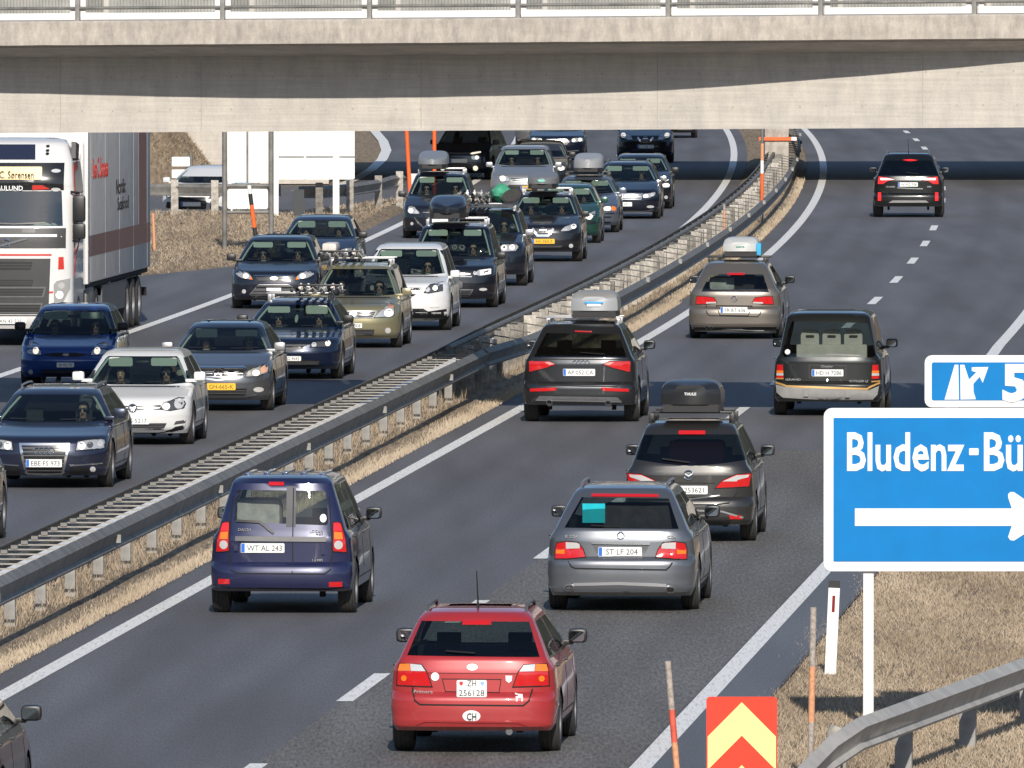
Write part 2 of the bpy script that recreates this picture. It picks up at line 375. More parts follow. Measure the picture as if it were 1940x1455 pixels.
# ================================================================ ground and roads
g = obj('ground', pydata('ground', [(-3000, -600, -0.03), (3000, -600, -0.03), (3000, 5000, -0.03), (-3000, 5000, -0.03)], [(0, 1, 2, 3)], DRY)); g['kind'] = 'structure'
v = []; f = []; NA, NR = 180, 7
for i in range(NA):
    a = 2*math.pi*i/NA; h0 = 210 + 90*math.sin(2*a + 0.6) + 60*math.sin(5*a + 2.0) + 34*math.sin(11*a) + random.uniform(-16, 16)
    for k in range(NR):
        t = k/(NR-1); rr_ = 1500 + 1500*t + random.uniform(-60, 60); v.append((rr_*math.sin(a), rr_*math.cos(a), -8 + h0*1.5*t**1.15 + (random.uniform(-14, 14) if 0 < k else 0)))
for i in range(NA):
    for k in range(NR-1): a = i*NR + k; b = ((i+1) % NA)*NR + k; f.append((a, b, b+1, a+1))
g = obj('unseen_hills', pydata('unseen_hills', v, f, simple('unseen_slope', (0.045, 0.050, 0.035), 0.95, var=0.5, vscale=0.01), 60)); g['kind'] = 'structure'  # hills out of view, added so the cars reflect a dark horizon
def right_edge(d):
    if d < 215: return 8.25
    if d < 250: return 8.25 + (d - 215)/35*2.6
    return 10.85
def left_edge(d):
    pts = [(0, -19), (330, -18), (345, -15.0), (356, -13.3), (363, -11.8), (396, -10.85), (1000, -10.8)]
    for (a, x), (b, y) in zip(pts, pts[1:]):
        if a <= d < b: return x + (y - x)*(d - a)/(b - a)
    return -10.8
def outer_off(q): return 7.55 - 0.62*min(1, max(0, (q - 205)/95))
def structure(name, me): o = obj(name, me); o['kind'] = 'structure'; return o
structure('right_carriageway', strip_me('right_carriageway', -0.52, right_edge, 60, 640, 6, 0.0, ASPH, 0.0))
structure('left_carriageway', strip_me('left_carriageway', left_edge, -2.42, 60, 640, 6, 0.0, ASPH, -2.85))
structure('asphalt_patch', strip_me('asphalt_patch', 3.72, 7.42, 60, 243.5, 6, 0.004, ASPH2, 0.0))
structure('road_shoulder', strip_me('road_shoulder', 7.66, lambda d: 8.22, 60, 214, 6, 0.004, ASPHW))
def px_poly(pts, z): return [tuple(ground(x, y, z)) for x, y in pts]
ramp = [(120, 430), (120, 347), (600, 351), (655, 348), (700, 327), (728, 302), (736, 285), (728, 265), (700, 243), (660, 215), (1100, 215), (960, 330), (820, 430)]
bm = bmesh.new(); bm.faces.new([bm.verts.new(p) for p in px_poly(ramp, -0.008)]); bmesh.ops.triangulate(bm, faces=bm.faces[:])
structure('ramp_road', bm_mesh(bm, 'ramp_road', None, ASPH))
def ribbon(name, pts, wid, z, mat):
    v = []; f = []
    for i, p in enumerate(pts):
        d = (pts[min(i+1, len(pts)-1)] - pts[max(i-1, 0)]); d.z = 0; d.normalize(); nrm = Vector((d.y, -d.x, 0))*wid/2
        a = p - nrm; b = p + nrm; v += [(a.x, a.y, z), (b.x, b.y, z)]
        if i: k = 2*i; f.append((k-2, k-1, k+1, k))
    return pydata(name, v, f, mat)
cv = [ground(x, y) for x, y in ((560, 362), (640, 352), (676, 338), (705, 320), (724, 302), (732, 285), (726, 267), (708, 246), (680, 225))]
structure('ramp_edge_line', ribbon('ramp_edge_line', cv, 0.34, 0.004, MARK))
structure('right_carriageway_inner_line', strip_me('line', -0.11, 0.11, 100, 640, 4, 0.005, MARK))
structure('right_carriageway_outer_line', strip_me('line', lambda q: outer_off(q) - 0.11, lambda q: outer_off(q) + 0.11, 100, 420, 4, 0.009, MARK))
structure('left_carriageway_inner_line', strip_me('line', -2.96, -2.74, 100, 640, 4, 0.005, MARK))
structure('left_carriageway_outer_line', strip_me('line', -10.41, -10.19, 100, 640, 4, 0.005, MARK))
# lane dashes: 6 m painted, 12 m gap
def dash_off(q): return 3.75 - 0.2*min(1, max(0, (q - 250)/80))
d = ground(700, 1330).y - 18*4
while d < 600:
    structure('lane_dash', strip_me('lane_dash', lambda q: dash_off(q) - 0.09, lambda q: dash_off(q) + 0.09, d, d + 6, 2, 0.009, MARK))
    structure('lane_dash', strip_me('lane_dash', -6.68, -6.50, d + 5, d + 11, 2, 0.005, MARK)); d += 18
# median: a low berm of dry turf between the carriageways
v = []; f = []
prof = [(-2.44, 0.0), (-2.15, 0.08), (-1.6, 0.11), (-0.85, 0.11), (-0.65, 0.06), (-0.50, 0.0)]
ds = [60 + 4*i for i in range(146)]
for i, dd in enumerate(ds):
    j = random.uniform(-0.05, 0.05)
    for k, (o_, z_) in enumerate(prof): v.append((LX(dd) + o_ + (j if 0 < k < 5 else j*0.9 if k == 5 else 0), dd, z_ + (random.uniform(-0.015, 0.02) if 0 < k < 5 else -0.02)))
    if i:
        for k in range(5): a = (i-1)*6 + k; f.append((a, a+1, a+7, a+6))
structure('median_verge', pydata('median_verge', v, f, DRY, 60))
# berm between motorway and ramp
def far_line(x):          # far rim of the berm (metres) where the ramp guard rail stands
    pts = [(-30, 410), (-9.6, 413), (-6.2, 413.5), (-5.2, 415), (-3.0, 432), (-2.4, 440)]
    for (a, p), (b, q) in zip(pts, pts[1:]):
        if a <= x <= b: return p + (q - p)*(x - a)/(b - a)
    return 410 if x < -30 else 440
v = []; f = []; NX, NY = 60, 26
def berm_z(t, u, x): return 0.30*t**0.9*(0.85 + 0.15*math.sin(x*3.1 + u*9)) + random.uniform(-0.02, 0.02)
for i in range(NX+1):
    x = -28 + (28 - 2.5)*i/NX
    lo = 330.0
    for dd in range(330, 442):
        if LX(dd) + left_edge(dd) > x: lo = dd; break
    hi = max(far_line(x), lo + 0.5)
    for k in range(NY+1):
        t = k/NY; dd = lo + (hi - lo)*t
        v.append((x, dd, -0.02 if k == 0 else (-0.05 if k == NY else berm_z(t, x*0.3, x))))
for i in range(NX):
    for k in range(NY): a = i*(NY+1) + k; f.append((a, a+NY+1, a+NY+2, a+1))
structure('grass_berm', pydata('grass_berm', v, f, DRY, 70))
# bank and abutment of the far bridge beyond the ramp
v = []; f = []; NX, NY = 40, 14
for i in range(NX+1):
    x = -34 + (34 - 6.0)*i/NX
    for k in range(NY+1):
        dd = 452 + 20*k/NY; t = min(1, max(0, (dd - 454)/9)); t = t*t*(3-2*t)
        z = max(-0.02, 0.45 - (x + 8.76)*1.3)*t + (random.uniform(-0.03, 0.05) if 0 < k else 0)
        v.append((x, dd, min(z, 5.0) - 0.04))
for i in range(NX):
    for k in range(NY): a = i*(NY+1) + k; f.append((a, a+NY+1, a+NY+2, a+1))
structure('grass_bank', pydata('grass_bank', v, f, DRY, 70))
c = [ground(x, y) for x, y in ((675, 352), (700, 330), (715, 300), (712, 275), (695, 247))]

# ================================================================ dry grass blades
LXv = np.vectorize(LX)
def clump(x, y, sx, sy): return (np.sin(x*sx + 1.3*np.sin(y*sy*0.7)) + np.sin(y*sy + 2.1*np.sin(x*sx*0.6)))*0.25 + 0.5
def blades(name, gen, n, hmin, hmax, wid, lean=0.35, tone0=0.48):
    P = gen(n); n = len(P)
    h = rng.uniform(hmin, hmax, n)*(0.6 + 0.8*rng.random(n)); a = rng.uniform(-1, 1, n)*0.9
    wv = wid*(0.6 + 0.8*rng.random(n))
    bx = np.cos(a)*wv/2; by = np.sin(a)*wv/2
    lx = rng.normal(0, lean, n)*h; ly = rng.normal(0, lean, n)*h
    V = np.empty((n, 3, 3))
    V[:, 0] = P; V[:, 0, 0] -= bx; V[:, 0, 1] -= by
    V[:, 1] = P; V[:, 1, 0] += bx; V[:, 1, 1] += by
    V[:, 2] = P; V[:, 2, 0] += lx; V[:, 2, 1] += ly; V[:, 2, 2] += h
    me = bpy.data.meshes.new(name); me.vertices.add(3*n); me.loops.add(3*n); me.polygons.add(n)
    me.vertices.foreach_set('co', V.ravel()); me.loops.foreach_set('vertex_index', np.arange(3*n, dtype=np.int32))
    me.polygons.foreach_set('loop_start', np.arange(0, 3*n, 3, dtype=np.int32))
    t = np.clip(rng.normal(tone0, 0.13, n) + 0.34*(clump(P[:, 0], P[:, 1], 1.9, 0.21) - 0.5) + 0.2*(clump(P[:, 0], P[:, 1], 5.3, 0.6) - 0.5), 0, 1)
    tone = np.stack([t*0.62, t*0.62, t], 1).ravel()
    at = me.attributes.new('tone', 'FLOAT', 'POINT'); at.data.foreach_set('value', tone)
    me.update(); me.validate(); me.materials.append(BLADE)
    o = obj(name, me); o['kind'] = 'stuff'; return o
def gen_med(o0, o1, d0, d1, z, keep=0.0):
    def g_(n):
        d = d0 + (d1 - d0)*rng.random(n)**1.25; o = o0 + (o1 - o0)*rng.random(n)
        k = clump(o, d, 7, 0.9) + rng.random(n)*0.9 > keep
        d, o = d[k], o[k]; return np.stack([LXv(d) + o, d, np.full(len(d), z)], 1)
    return g_
o = blades('median_grass', gen_med(-1.10, -0.40, 140, 330, 0.03), 60000, 0.03, 0.085, 0.011, 0.35, 0.84); tag(o, 'dry straw grass along the median beside the inner edge line', 'grass')
o = blades('median_weeds', gen_med(-1.70, -0.95, 140, 470, 0.08, 0.35), 22000, 0.06, 0.24, 0.010); tag(o, 'brown dead weeds growing up between the two median rails', 'weeds')
o = blades('far_median_grass', gen_med(-1.05, -0.50, 330, 470, 0.04), 12000, 0.04, 0.09, 0.02, 0.35, 0.70); tag(o, 'dry grass on the far stretch of the median', 'grass')
def gen_verge(n):
    d = 128 + 90*rng.random(n)**1.15; x = LXv(d) + 8.2 + rng.random(n)*4.6 + 0.12*np.sin(d*0.37) + rng.normal(0, 0.09, n)
    k = clump(x, d, 3.1, 0.55) + rng.random(n)*1.1 > 0.42
    return np.stack([x[k], d[k], np.full(k.sum(), -0.03)], 1)
o = blades('verge_grass', gen_verge, 170000, 0.02, 0.060, 0.010, 0.6, 0.54); tag(o, 'brown trampled winter grass under the blue exit sign', 'grass')
def gen_berm(n):
    x = -14 + 11.5*rng.random(n); d = 352 + 84*rng.random(n)
    k = np.array([LX(b) + left_edge(b) > a + 0.1 and b < far_line(a) - 0.5 for a, b in zip(x, d)])
    x, d = x[k], d[k]; return np.stack([x, d, 0.30*np.clip((d - 355)/58, 0, 1)**0.9 - 0.02], 1)
o = blades('berm_grass', gen_berm, 46000, 0.03, 0.085, 0.02, 0.8); tag(o, 'dry matted grass on the berm between motorway and ramp', 'grass')
def gen_bank(n):
    x = -20 + 12*rng.random(n); d = 458 + 12*rng.random(n); t = np.clip((d - 454)/9, 0, 1); t = t*t*(3-2*t)
    z = np.minimum(np.maximum(-0.02, 0.45 - (x + 8.76)*1.3)*t, 5) - 0.05; return np.stack([x, d, z], 1)
o = blades('bank_grass', gen_bank, 16000, 0.04, 0.12, 0.025, 0.8); tag(o, 'dry grass on the steep bank beside the far abutment', 'grass')

# ================================================================ guard rails
WPROF = [(0.0, 0.155), (0.012, 0.155), (0.100, 0.075), (0.03, -0.07), (0.03, -0.09), (0.072, -0.13), (0.062, -0.155),
         (0.050, -0.155), (0.056, -0.13), (0.017, -0.092), (0.017, -0.066), (0.084, 0.070), (0.0, 0.142)]
def beam_me(name, pts, side, mat=ZINC):
    """W-profile along a path of points (x,y,z of the profile's middle); side=+1 faces right of travel"""
    v = []; f = []; n = len(WPROF)
    for i, p in enumerate(pts):
        p = Vector(p); d = Vector(pts[min(i+1, len(pts)-1)]) - Vector(pts[max(i-1, 0)]); d.z = 0; d.normalize()
        nr = Vector((d.y, -d.x, 0))*side
        for u, h in WPROF: q = p + nr*u; v.append((q.x, q.y, q.z + h))
        if i:
            for k in range(n): a = (i-1)*n + k; b = (i-1)*n + (k+1) % n; f.append((a, b, b+n, a+n) if side > 0 else (b, a, a+n, b+n))
    m0 = len(pts) - 1; f.append(tuple(range(n))); f.append(tuple(m0*n + k for k in reversed(range(n))))
    return pydata(name, v, f, mat, 28)
post_me = box_me('post', -0.065, 0.065, -0.05, 0.05, -0.3, 0.62, ZINC_P, 0.012)
wpost_me = box_me('post', -0.085, 0.085, -0.05, 0.05, -0.3, 0.66, POSTW, 0.012)
spacer_me = box_me('spacer_bar', -0.40, 0.40, -0.025, 0.025, -0.008, 0.008, simple('spacer_steel', (0.33, 0.31, 0.28), 0.7, var=0.3, vscale=5))
bracket_me = box_me('bracket', -0.04, 0.04, -0.04, 0.04, -0.022, 0.022, ZINC)
strap_me = tube_me('strap', [(-0.42, 0, 0.02), (0.0, 0.05, 0.0), (0.40, 0, -0.06)], 0.012, ZINC, 5)
refl_me = prism_me('reflector', [(0.0, -0.05), (0.0, 0.05), (0.05, 0.0)], 'x', 0.0, 0.07, ZINC_P)
RAIL_Z = 0.70
def barrier(name, label, d0, d1, rungs):
    t = empty(name, (LX(d0) - 1.17, d0, 0.0)); tag(t, label, 'guard rail', 'median guard rails')
    base = t.location
    N = max(2, int((d1 - d0)/4)+1); dd = [d0 + (d1 - d0)*i/(N-1) for i in range(N)]
    for nm, off, sd in (('right_beam', -0.80, 1), ('left_beam', -1.54, -1)):
        dz = 0.0 if rungs else (-0.15 if sd > 0 else 0.06)
        pts = [(LX(x) + off - base.x, x - base.y, RAIL_Z + 0.06 + dz*min(1, (x - d0)/14)) for x in dd]
        obj('rail_beam', beam_me('rail_beam', pts, sd), None, t)
    k = 0; x = d0 + 1.0
    while x < d1:
        a = -LT(x)
        if rungs:
            s_ = obj('spacer_bar', spacer_me, None, t, (LX(x) - 1.17 - base.x, x - base.y, RAIL_Z + 0.13), (0, 0, a + R(random.uniform(-1.5, 1.5))))
            obj('bracket', bracket_me, None, s_, (-0.31, 0, 0.03))
        if k % 3 == 0:
            if rungs: obj('post', post_me, None, t, (LX(x) - 1.17 - base.x, x - base.y, 0.1), (0, 0, a))
            else:
                for kk in range(2):
                    xx = x + 2*kk
                    if xx < d1: obj('post', wpost_me, None, t, (LX(xx) - 1.24 - base.x, xx - base.y, 0.12), (R(random.uniform(-2, 2)), R(random.uniform(-3, 3)), a + R(random.uniform(-12, 12))), (random.uniform(0.95, 1.35), 1, random.uniform(1.05, 1.22)))
                obj('strap', strap_me, None, t, (LX(x) - 1.17 - base.x, x - base.y, RAIL_Z + 0.18), (0, 0, a))
        if k % 12 == 4: obj('reflector', refl_me, None, t, (LX(x) - 0.74 - base.x, x - base.y, RAIL_Z + 0.04), (0, 0, a))
        k += 1; x += 4.0/3
    if not rungs:
        obj('top_pipe', tube_me('top_pipe', [(LX(x_) - 1.40 - base.x, x_ - base.y, RAIL_Z + 0.22) for x_ in dd], 0.05, ZINC, 8), None, t)
    return t
barrier('median_guard_rail', 'near double steel guard rail with ladder of cross bars in the median', 138, 266, True)
barrier('median_guard_rail', 'far double guard rail on close weathered posts with dead weeds between', 266.6, 560, False)
def ramp_rail(label, pts, posts, face=-1):
    t = empty('ramp_guard_rail', pts[0]); b = t.location.copy(); tag(t, label, 'guard rail')
    obj('rail_beam', beam_me('rail_beam', [Vector(p) - b + Vector((0, 0, 0.60)) for p in pts], face), None, t)
    for p in posts:
        obj('post', wpost_me, None, t, (p[0] - b.x, p[1] - b.y - 0.09, p[2] - 0.05), (0, 0, 0), (1.15, 1, 1.05)); 
    return t
gz = 0.22
def gp(x, y, z=gz): return ground(x, y, z)
pa = [gp(200, 403), gp(330, 403), gp(407, 404), gp(500, 404), gp(532, 404)]
ramp_rail('steel guard rail in front of the white car on the ramp', pa, [gp(262, 403), gp(331, 403), gp(407, 404), gp(486, 405)], 1)
pb = [gp(566, 408), gp(605, 408), gp(663, 403), gp(717, 394), gp(742, 386), gp(764, 384)]
t = ramp_rail('steel guard rail with tapered end behind the sign backs', pb, [gp(605, 409), gp(663, 404), gp(717, 394), gp(757, 385)], 1)
obj('end_post', box_me('end_post', -0.14, 0.14, -0.08, 0.08, -0.1, 0.72, simple('dark_steel', (0.04, 0.045, 0.05), 0.6)), None, t, gp(566, 412) - t.location)
# rail at the lower right with its turned-down end
P0 = ground(1736, 1458); P1 = ground(1852, 1412); dv = (P1 - P0).normalized()
t = empty('roadside_guard_rail', P0); tag(t, 'grey guard rail with bent-down end below the exit sign', 'guard rail')
k = P0 - dv*4.0
pts = [k + Vector((-0.62, -2.6, -0.34)), k + Vector((-0.30, -1.2, -0.12)), k + Vector((0, 0, 0)), P0, P1] + [P1 + dv*4.6*i for i in range(1, 10)]
pts = [p - P0 + Vector((-0.02, 0, 0.555)) for p in pts]
obj('rail_beam', beam_me('rail_beam', pts, 1, simple('galvanised_rail_pale', (0.46, 0.435, 0.395), 0.6, 0.1, var=0.2, vscale=3)), None, t)
big = box_me('post', -0.085, 0.085, -0.05, 0.05, -0.3, 0.62, ZINC_P, 0.012)
for i in range(9): q = P0 + dv*4.66*i - P0; obj('post', big, None, t, q + Vector((-0.12, 0.10, 0)), (0, 0, R(-9)))
q = ground(1585, 1462) - P0
obj('anchor_post', tube_me('anchor_post', [q + Vector((0, 0, -0.2)), q + Vector((0, 0, 0.38)), q + Vector((0.02, 0, 0.44))], [0.105, 0.10, 0.085], POSTW, 14), None, t)
obj('anchor_cable', tube_me('anchor_cable', [q + Vector((0.06, 0, 0.36)), k - P0 + Vector((0, 0, 0.5))], 0.012, BLACK, 6), None, t)

# ================================================================ overpass
def zt(X): return 6.575 + 0.0085*X
OV = [(-40, 0.9), (-14, 1.25), (-8.2, 1.50), (-3.1, 1.72), (2.3, 1.58), (5.5, 1.20), (8.2, 0.78), (11, 0.35), (40, 0.1)]
def overhang(X):
    for i in range(len(OV)-1):
        (a, p), (b, q) = OV[i], OV[i+1]
        if a <= X <= b:
            t = (X - a)/(b - a); m0 = 0 if i == 0 else (q - OV[i-1][1])/(b - OV[i-1][0]); m1 = 0 if i+2 >= len(OV) else (OV[i+2][1] - p)/(OV[i+2][0] - a)
            h = b - a; t2, t3 = t*t, t*t*t
            return (2*t3-3*t2+1)*p + (t3-2*t2+t)*h*m0 + (-2*t3+3*t2)*q + (t3-t2)*h*m1
    return 0.1
DB, DF = 255.0, 262.4
br = empty('overpass_bridge', (4.0*math.sin(R(0)), DB, 0)); br.location = (4 - 4*math.cos(R(12)), DB + 4*math.sin(R(12)), 0); br.rotation_euler = (0, 0, -R(12)); tag(br, 'concrete road bridge with white railing spanning the whole motorway', 'bridge')
XS = [-26 + 0.5*i for i in range(105)]
def loft(name, sect, mat, smooth=30):
    v = []; f = []; n = None
    for i, X in enumerate(XS):
        s_ = sect(X); n = len(s_); v += [(X, a - DB, b) for a, b in s_]
        if i:
            for q in range(n): a = (i-1)*n + q; b_ = (i-1)*n + (q+1) % n; f.append((a, b_, b_+n, a+n))
    f.append(tuple(range(n-1, -1, -1))); m0 = (len(XS)-1)*n; f.append(tuple(m0 + q for q in range(n)))
    bm = bmesh.new(); me = bpy.data.meshes.new(name); me.from_pydata(v, [], f); bm.from_mesh(me); bmesh.ops.recalc_face_normals(bm, faces=bm.faces[:]); bm.normal_update(); bpy.data.meshes.remove(me)
    return bm_mesh(bm, name, smooth, mat)
obj('girder', loft('girder', lambda X: [(DB - overhang(X) + 0.38, zt(X) - 0.03), (DB - overhang(X) + 0.38, zt(X) - 0.43), (DB, zt(X) - 0.61), (DB, zt(X) - 1.825), (DF - 0.4, zt(X) - 1.825), (DF - 0.4, zt(X) - 0.5), (DF, zt(X) - 0.45), (DF, zt(X) - 0.03)], CONC), None, br)
obj('edge_beam', loft('edge_beam', lambda X: [(DB - overhang(X) + 0.03, zt(X)), (DB - overhang(X), zt(X) - 0.03), (DB - overhang(X) , zt(X) - 0.39 - 0.0015*math.sin(X*5.3) - 0.0012*math.sin(X*17)), (DB - overhang(X) + 0.37, zt(X) - 0.42), (DB - overhang(X) + 0.37, zt(X))], CONC_E), None, br)
# formwork tie holes and casting joints on the girder face
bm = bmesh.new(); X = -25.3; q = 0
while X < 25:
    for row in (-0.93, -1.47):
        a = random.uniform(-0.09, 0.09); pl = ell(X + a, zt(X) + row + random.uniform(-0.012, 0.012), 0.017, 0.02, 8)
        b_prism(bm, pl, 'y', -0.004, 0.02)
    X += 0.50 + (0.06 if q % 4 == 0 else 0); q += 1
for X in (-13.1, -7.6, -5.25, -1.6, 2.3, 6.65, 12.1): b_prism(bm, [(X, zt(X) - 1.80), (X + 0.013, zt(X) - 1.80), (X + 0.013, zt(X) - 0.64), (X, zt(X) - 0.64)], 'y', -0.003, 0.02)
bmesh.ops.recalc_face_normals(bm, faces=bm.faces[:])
o = obj('tie_holes', bm_mesh(bm, 'tie_holes', None, simple('tie_hole_joint_shadow', (0.40, 0.365, 0.325), 0.9)), None, br); o['kind'] = 'stuff'  # shadow in holes and joints, painted as a darker concrete tone
PX0, PSP = (164 - 970)/118.3*1.02, 281.5/118.3*1.022
rp_me = box_me('railing_post', -0.035, 0.035, -0.04, 0.06, -0.10, 1.06, ZINC_P, 0.01)
def railing_panel(wd):
    bm = bmesh.new(); h = wd/2
    b_box(bm, -h, h, -0.02, 0.02, 0.02, 0.125); b_box(bm, -h, h, -0.02, 0.02, 0.95, 1.05)
    b_box(bm, -h, -h + 0.085, -0.02, 0.02, 0.127, 0.948); b_box(bm, h - 0.085, h, -0.02, 0.02, 0.127, 0.948)
    return bm_mesh(bm, 'railing_panel', None, WHITEP)
rpan = railing_panel(PSP - 0.085)
for i in range(-6, 15):
    X = PX0 + PSP*i
    if abs(X) > 25: continue
    y = DB - overhang(X) + 0.14 - DB
    p = obj('railing_post', rp_me, None, br, (X, y - 0.05, zt(X)))
    X2 = X + PSP/2; y2 = DB - overhang(X2) + 0.14 - DB
    sl = math.atan2(overhang(X) - overhang(X + PSP), PSP)
    obj('railing_panel', rpan, None, br, (X2, (y + (-overhang(X + PSP) + 0.14))/2, zt(X2)), (0, -0.0085, sl))
obj('hand_tube', loft('hand_tube', lambda X: [(DB - overhang(X) + 0.08 + 0.025*math.cos(t), zt(X) + 0.205 + 0.025*math.sin(t)) for t in [k*math.pi/4 for k in range(8)]], ZINC), None, br)
# corrugated screen along the far edge of the deck
CORR = simple('corrugated_sheet', (0.40, 0.395, 0.37), 0.45, 0.3, var=0.25, vscale=2)
CORRD = simple('corrugated_sheet_shaded', (0.26, 0.26, 0.24), 0.5, 0.3, var=0.25, vscale=2)  # darker copy of the sheet, with shade painted into its colour
def corr(wd, per, amp):
    n = int(wd/per*6); v = []; f = []
    for i in range(n+1):
        x = -wd/2 + wd*i/n; y = amp*math.sin(2*math.pi*x/per)
        v += [(x, y, 0), (x, y, 1.25)]
        if i: k_ = 2*i; f.append((k_-2, k_-1, k_+1, k_) if False else (k_-2, k_, k_+1, k_-1))
    return pydata('screen_panel', v, f, CORR, 60)
cpan = corr(PSP - 0.42, 0.055, 0.012); cpost = corr(0.34, 0.055, 0.010)
for i in range(-8, 16):
    X = (250 - 970)/115.0 + PSP*1.027*i
    if abs(X) > 24: continue
    pp = obj('screen_panel', cpan, None, br, (X + PSP/2 + 0.02, DF - 0.14 - DB, zt(X) + 0.01))
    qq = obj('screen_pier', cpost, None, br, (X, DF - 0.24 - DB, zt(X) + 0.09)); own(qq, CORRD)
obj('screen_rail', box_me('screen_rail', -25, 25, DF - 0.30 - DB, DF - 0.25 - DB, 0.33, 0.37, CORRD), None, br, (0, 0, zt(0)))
for sx in (-1, 1):
    a = obj('abutment', box_me('abutment', -2.5, 2.5, -0.6, 8.2, -0.2, 4.55, CONC), None, br, (sx*23.4, 0, 0))
# second bridge farther on (its shadow crosses the road; only pier and abutment show under the first one)
b2 = empty('far_bridge', (8.0, 464.5, 0)); tag(b2, 'far concrete bridge whose pier stands in the median', 'bridge')
obj('deck', box_me('deck', -46, 30, 0, 30, 5.0, 6.4, CONC), None, b2, (0, -1.5, 0))
pr = obj('pier', box_me('pier', 7.42 - 8, 8.13 - 8, 0.6, 3.4, 0.0, 4.99, CONC_E, 0.03), None, b2)
bm = bmesh.new(); b_box(bm, -0.75, 0.20, 0.52, 0.56, 1.30, 1.40); bar = obj('warning_bar', bm_mesh(bm, 'warning_bar', None, ORANGE), None, pr)
bm = bmesh.new(); b_box(bm, 0.203, 0.36, 0.52, 0.56, 1.30, 1.40); obj('warning_bar_end', bm_mesh(bm, 'warning_bar_end', None, WHITEP), None, pr)
obj('abutment', box_me('abutment', -10.4 - 8, -5.4 - 8, 2.0, 24, 0.0, 4.98, CONC), None, b2)
obj('abutment', box_me('abutment', 17.5, 21.5, 0.0, 26, 0.0, 4.98, CONC), None, b2)

# ================================================================ signs
SD = 163.0; ss = scale_at(SD)
def SX(px): return (px - 970)/ss
def SZ(py): return at_depth(970, py, SD).z
sg = empty('exit_sign', (SX(1645), SD, 0)); tag(sg, 'large blue motorway exit sign reading Bludenz-Bürs with white arrow', 'road sign')
ox = SX(1645)
x0, x1 = SX(1560) - ox, SX(2168) - ox; z0, z1 = SZ(1082), SZ(773)
def plate(name, poly, y0, y1, mat, parent): return obj(name, prism_me(name, poly, 'y', y0, y1, mat), None, parent)
plate('panel', rrect(x0, x1, z0, z1, 0.085), -0.02, 0.03, SIGNW, sg)
bd = 0.10
plate('blue_field', rrect(x0 + bd, x1 - bd, z0 + bd, z1 - bd, 0.012), -0.027, -0.021, SIGNB, sg)
def sign_text(s_, px0, px1, py0, py1, parent, bold=0.02, y=-0.030, mat=None, o_=None):
    me = text_me(s_, bold, 0.004); wd = text_w(me); h = SZ(py0) - SZ(py1); me.materials.clear(); me.materials.append(mat or SIGNW)
    return obj('lettering', me, None, parent, ((SX(px0) + SX(px1))/2 - ox, y, (SZ(py0) + SZ(py1))/2), (R(90), 0, 0), ((SX(px1) - SX(px0))/wd, h, 1))
sign_text('Bludenz', 1604, 1826, 817, 890, sg)
plate('hyphen', rrect(SX(1835) - ox, SX(1853) - ox, SZ(862), SZ(849), 0.01), -0.031, -0.0275, SIGNW, sg)
sign_text('Bürs', 1863, 1998, 817, 890, sg)
ar = [(1619, 963), (1916, 963), (1909, 942), (1909, 936), (1913, 932), (1920, 932), (1990, 980), (1920, 1024), (1913, 1023), (1909, 1017), (1916, 996), (1619, 996)]
plate('arrow', [(SX(a) - ox, SZ(b)) for a, b in ar], -0.031, -0.0275, SIGNW, sg)
ex0, ex1 = SX(1751) - ox, SX(2168) - ox; ez0, ez1 = SZ(771.5), SZ(673)
ep = plate('number_panel', rrect(ex0, ex1, ez0, ez1, 0.075), -0.02, 0.03, SIGNW, sg)
plate('number_field', rrect(ex0 + 0.072, ex1 - 0.072, ez0 + 0.072, ez1 - 0.072, 0.02), -0.027, -0.021, SIGNB, ep)
zz = (1540, 660, 3.3075)
def zp(pts): return [(SX(zz[0] + a/zz[2]) - ox, SZ(zz[1] + b/zz[2])) for a, b in pts]
for pl in ([(885, 102), (908, 102), (912, 320), (822, 320)], [(920, 102), (945, 102), (975, 195), (1020, 150), (992, 140), (992, 118), (1096, 116), (1060, 216), (1042, 176), (1002, 222), (1003, 270), (1018, 318), (922, 320)]):
    plate('exit_symbol', zp(pl), -0.031, -0.0275, SIGNW, ep)
sign_text('57', 1898, 2000, 690, 757, ep, 0.045)
for px in (1645, 2085):
    obj('pole', box_me('pole', -0.055, 0.055, 0.032, 0.12, -0.2, (z1 - 0.05) if px < 1700 else z1 + 0.4, WHITEP, 0.01), None, sg, (SX(px) - ox, 0, 0))
# chevron marker at the bottom edge
CD = 146.0; cs = scale_at(CD); cx0, cx1 = (1338 - 970)/cs, (1472 - 970)/cs; cz1 = at_depth(970, 1320, CD).z; cz0 = cz1 - 1.02
ch = empty('chevron_marker', ((cx0 + cx1)/2, CD, 0)); tag(ch, 'red and yellow chevron marker board at the bottom edge', 'road sign')
hw = (cx1 - cx0)/2
plate('board', rrect(-hw, hw, cz0, cz1, 0.035), -0.01, 0.02, REDP, ch)
for i in range(2):
    a = cz1 - 0.05 - 0.581*i; w_ = hw - 0.012
    pl = [(0, a), (w_, a - 0.317), (w_, a - 0.317 - 0.308), (0, a - 0.308), (-w_, a - 0.317 - 0.308), (-w_, a - 0.317)]
    pl = [(u, max(vv, cz0 + 0.02)) for u, vv in pl]
    pl = [p for j, p in enumerate(pl) if p != pl[j-1]]
    if i < 2: plate('chevron', pl, -0.016, -0.0105, YELL, ch)
for sx in (-0.18, 0.18): obj('pole', tube_me('pole', [(sx, 0.05, -0.3), (sx, 0.05, cz1 - 0.1)], 0.03, ZINC, 8), None, ch)
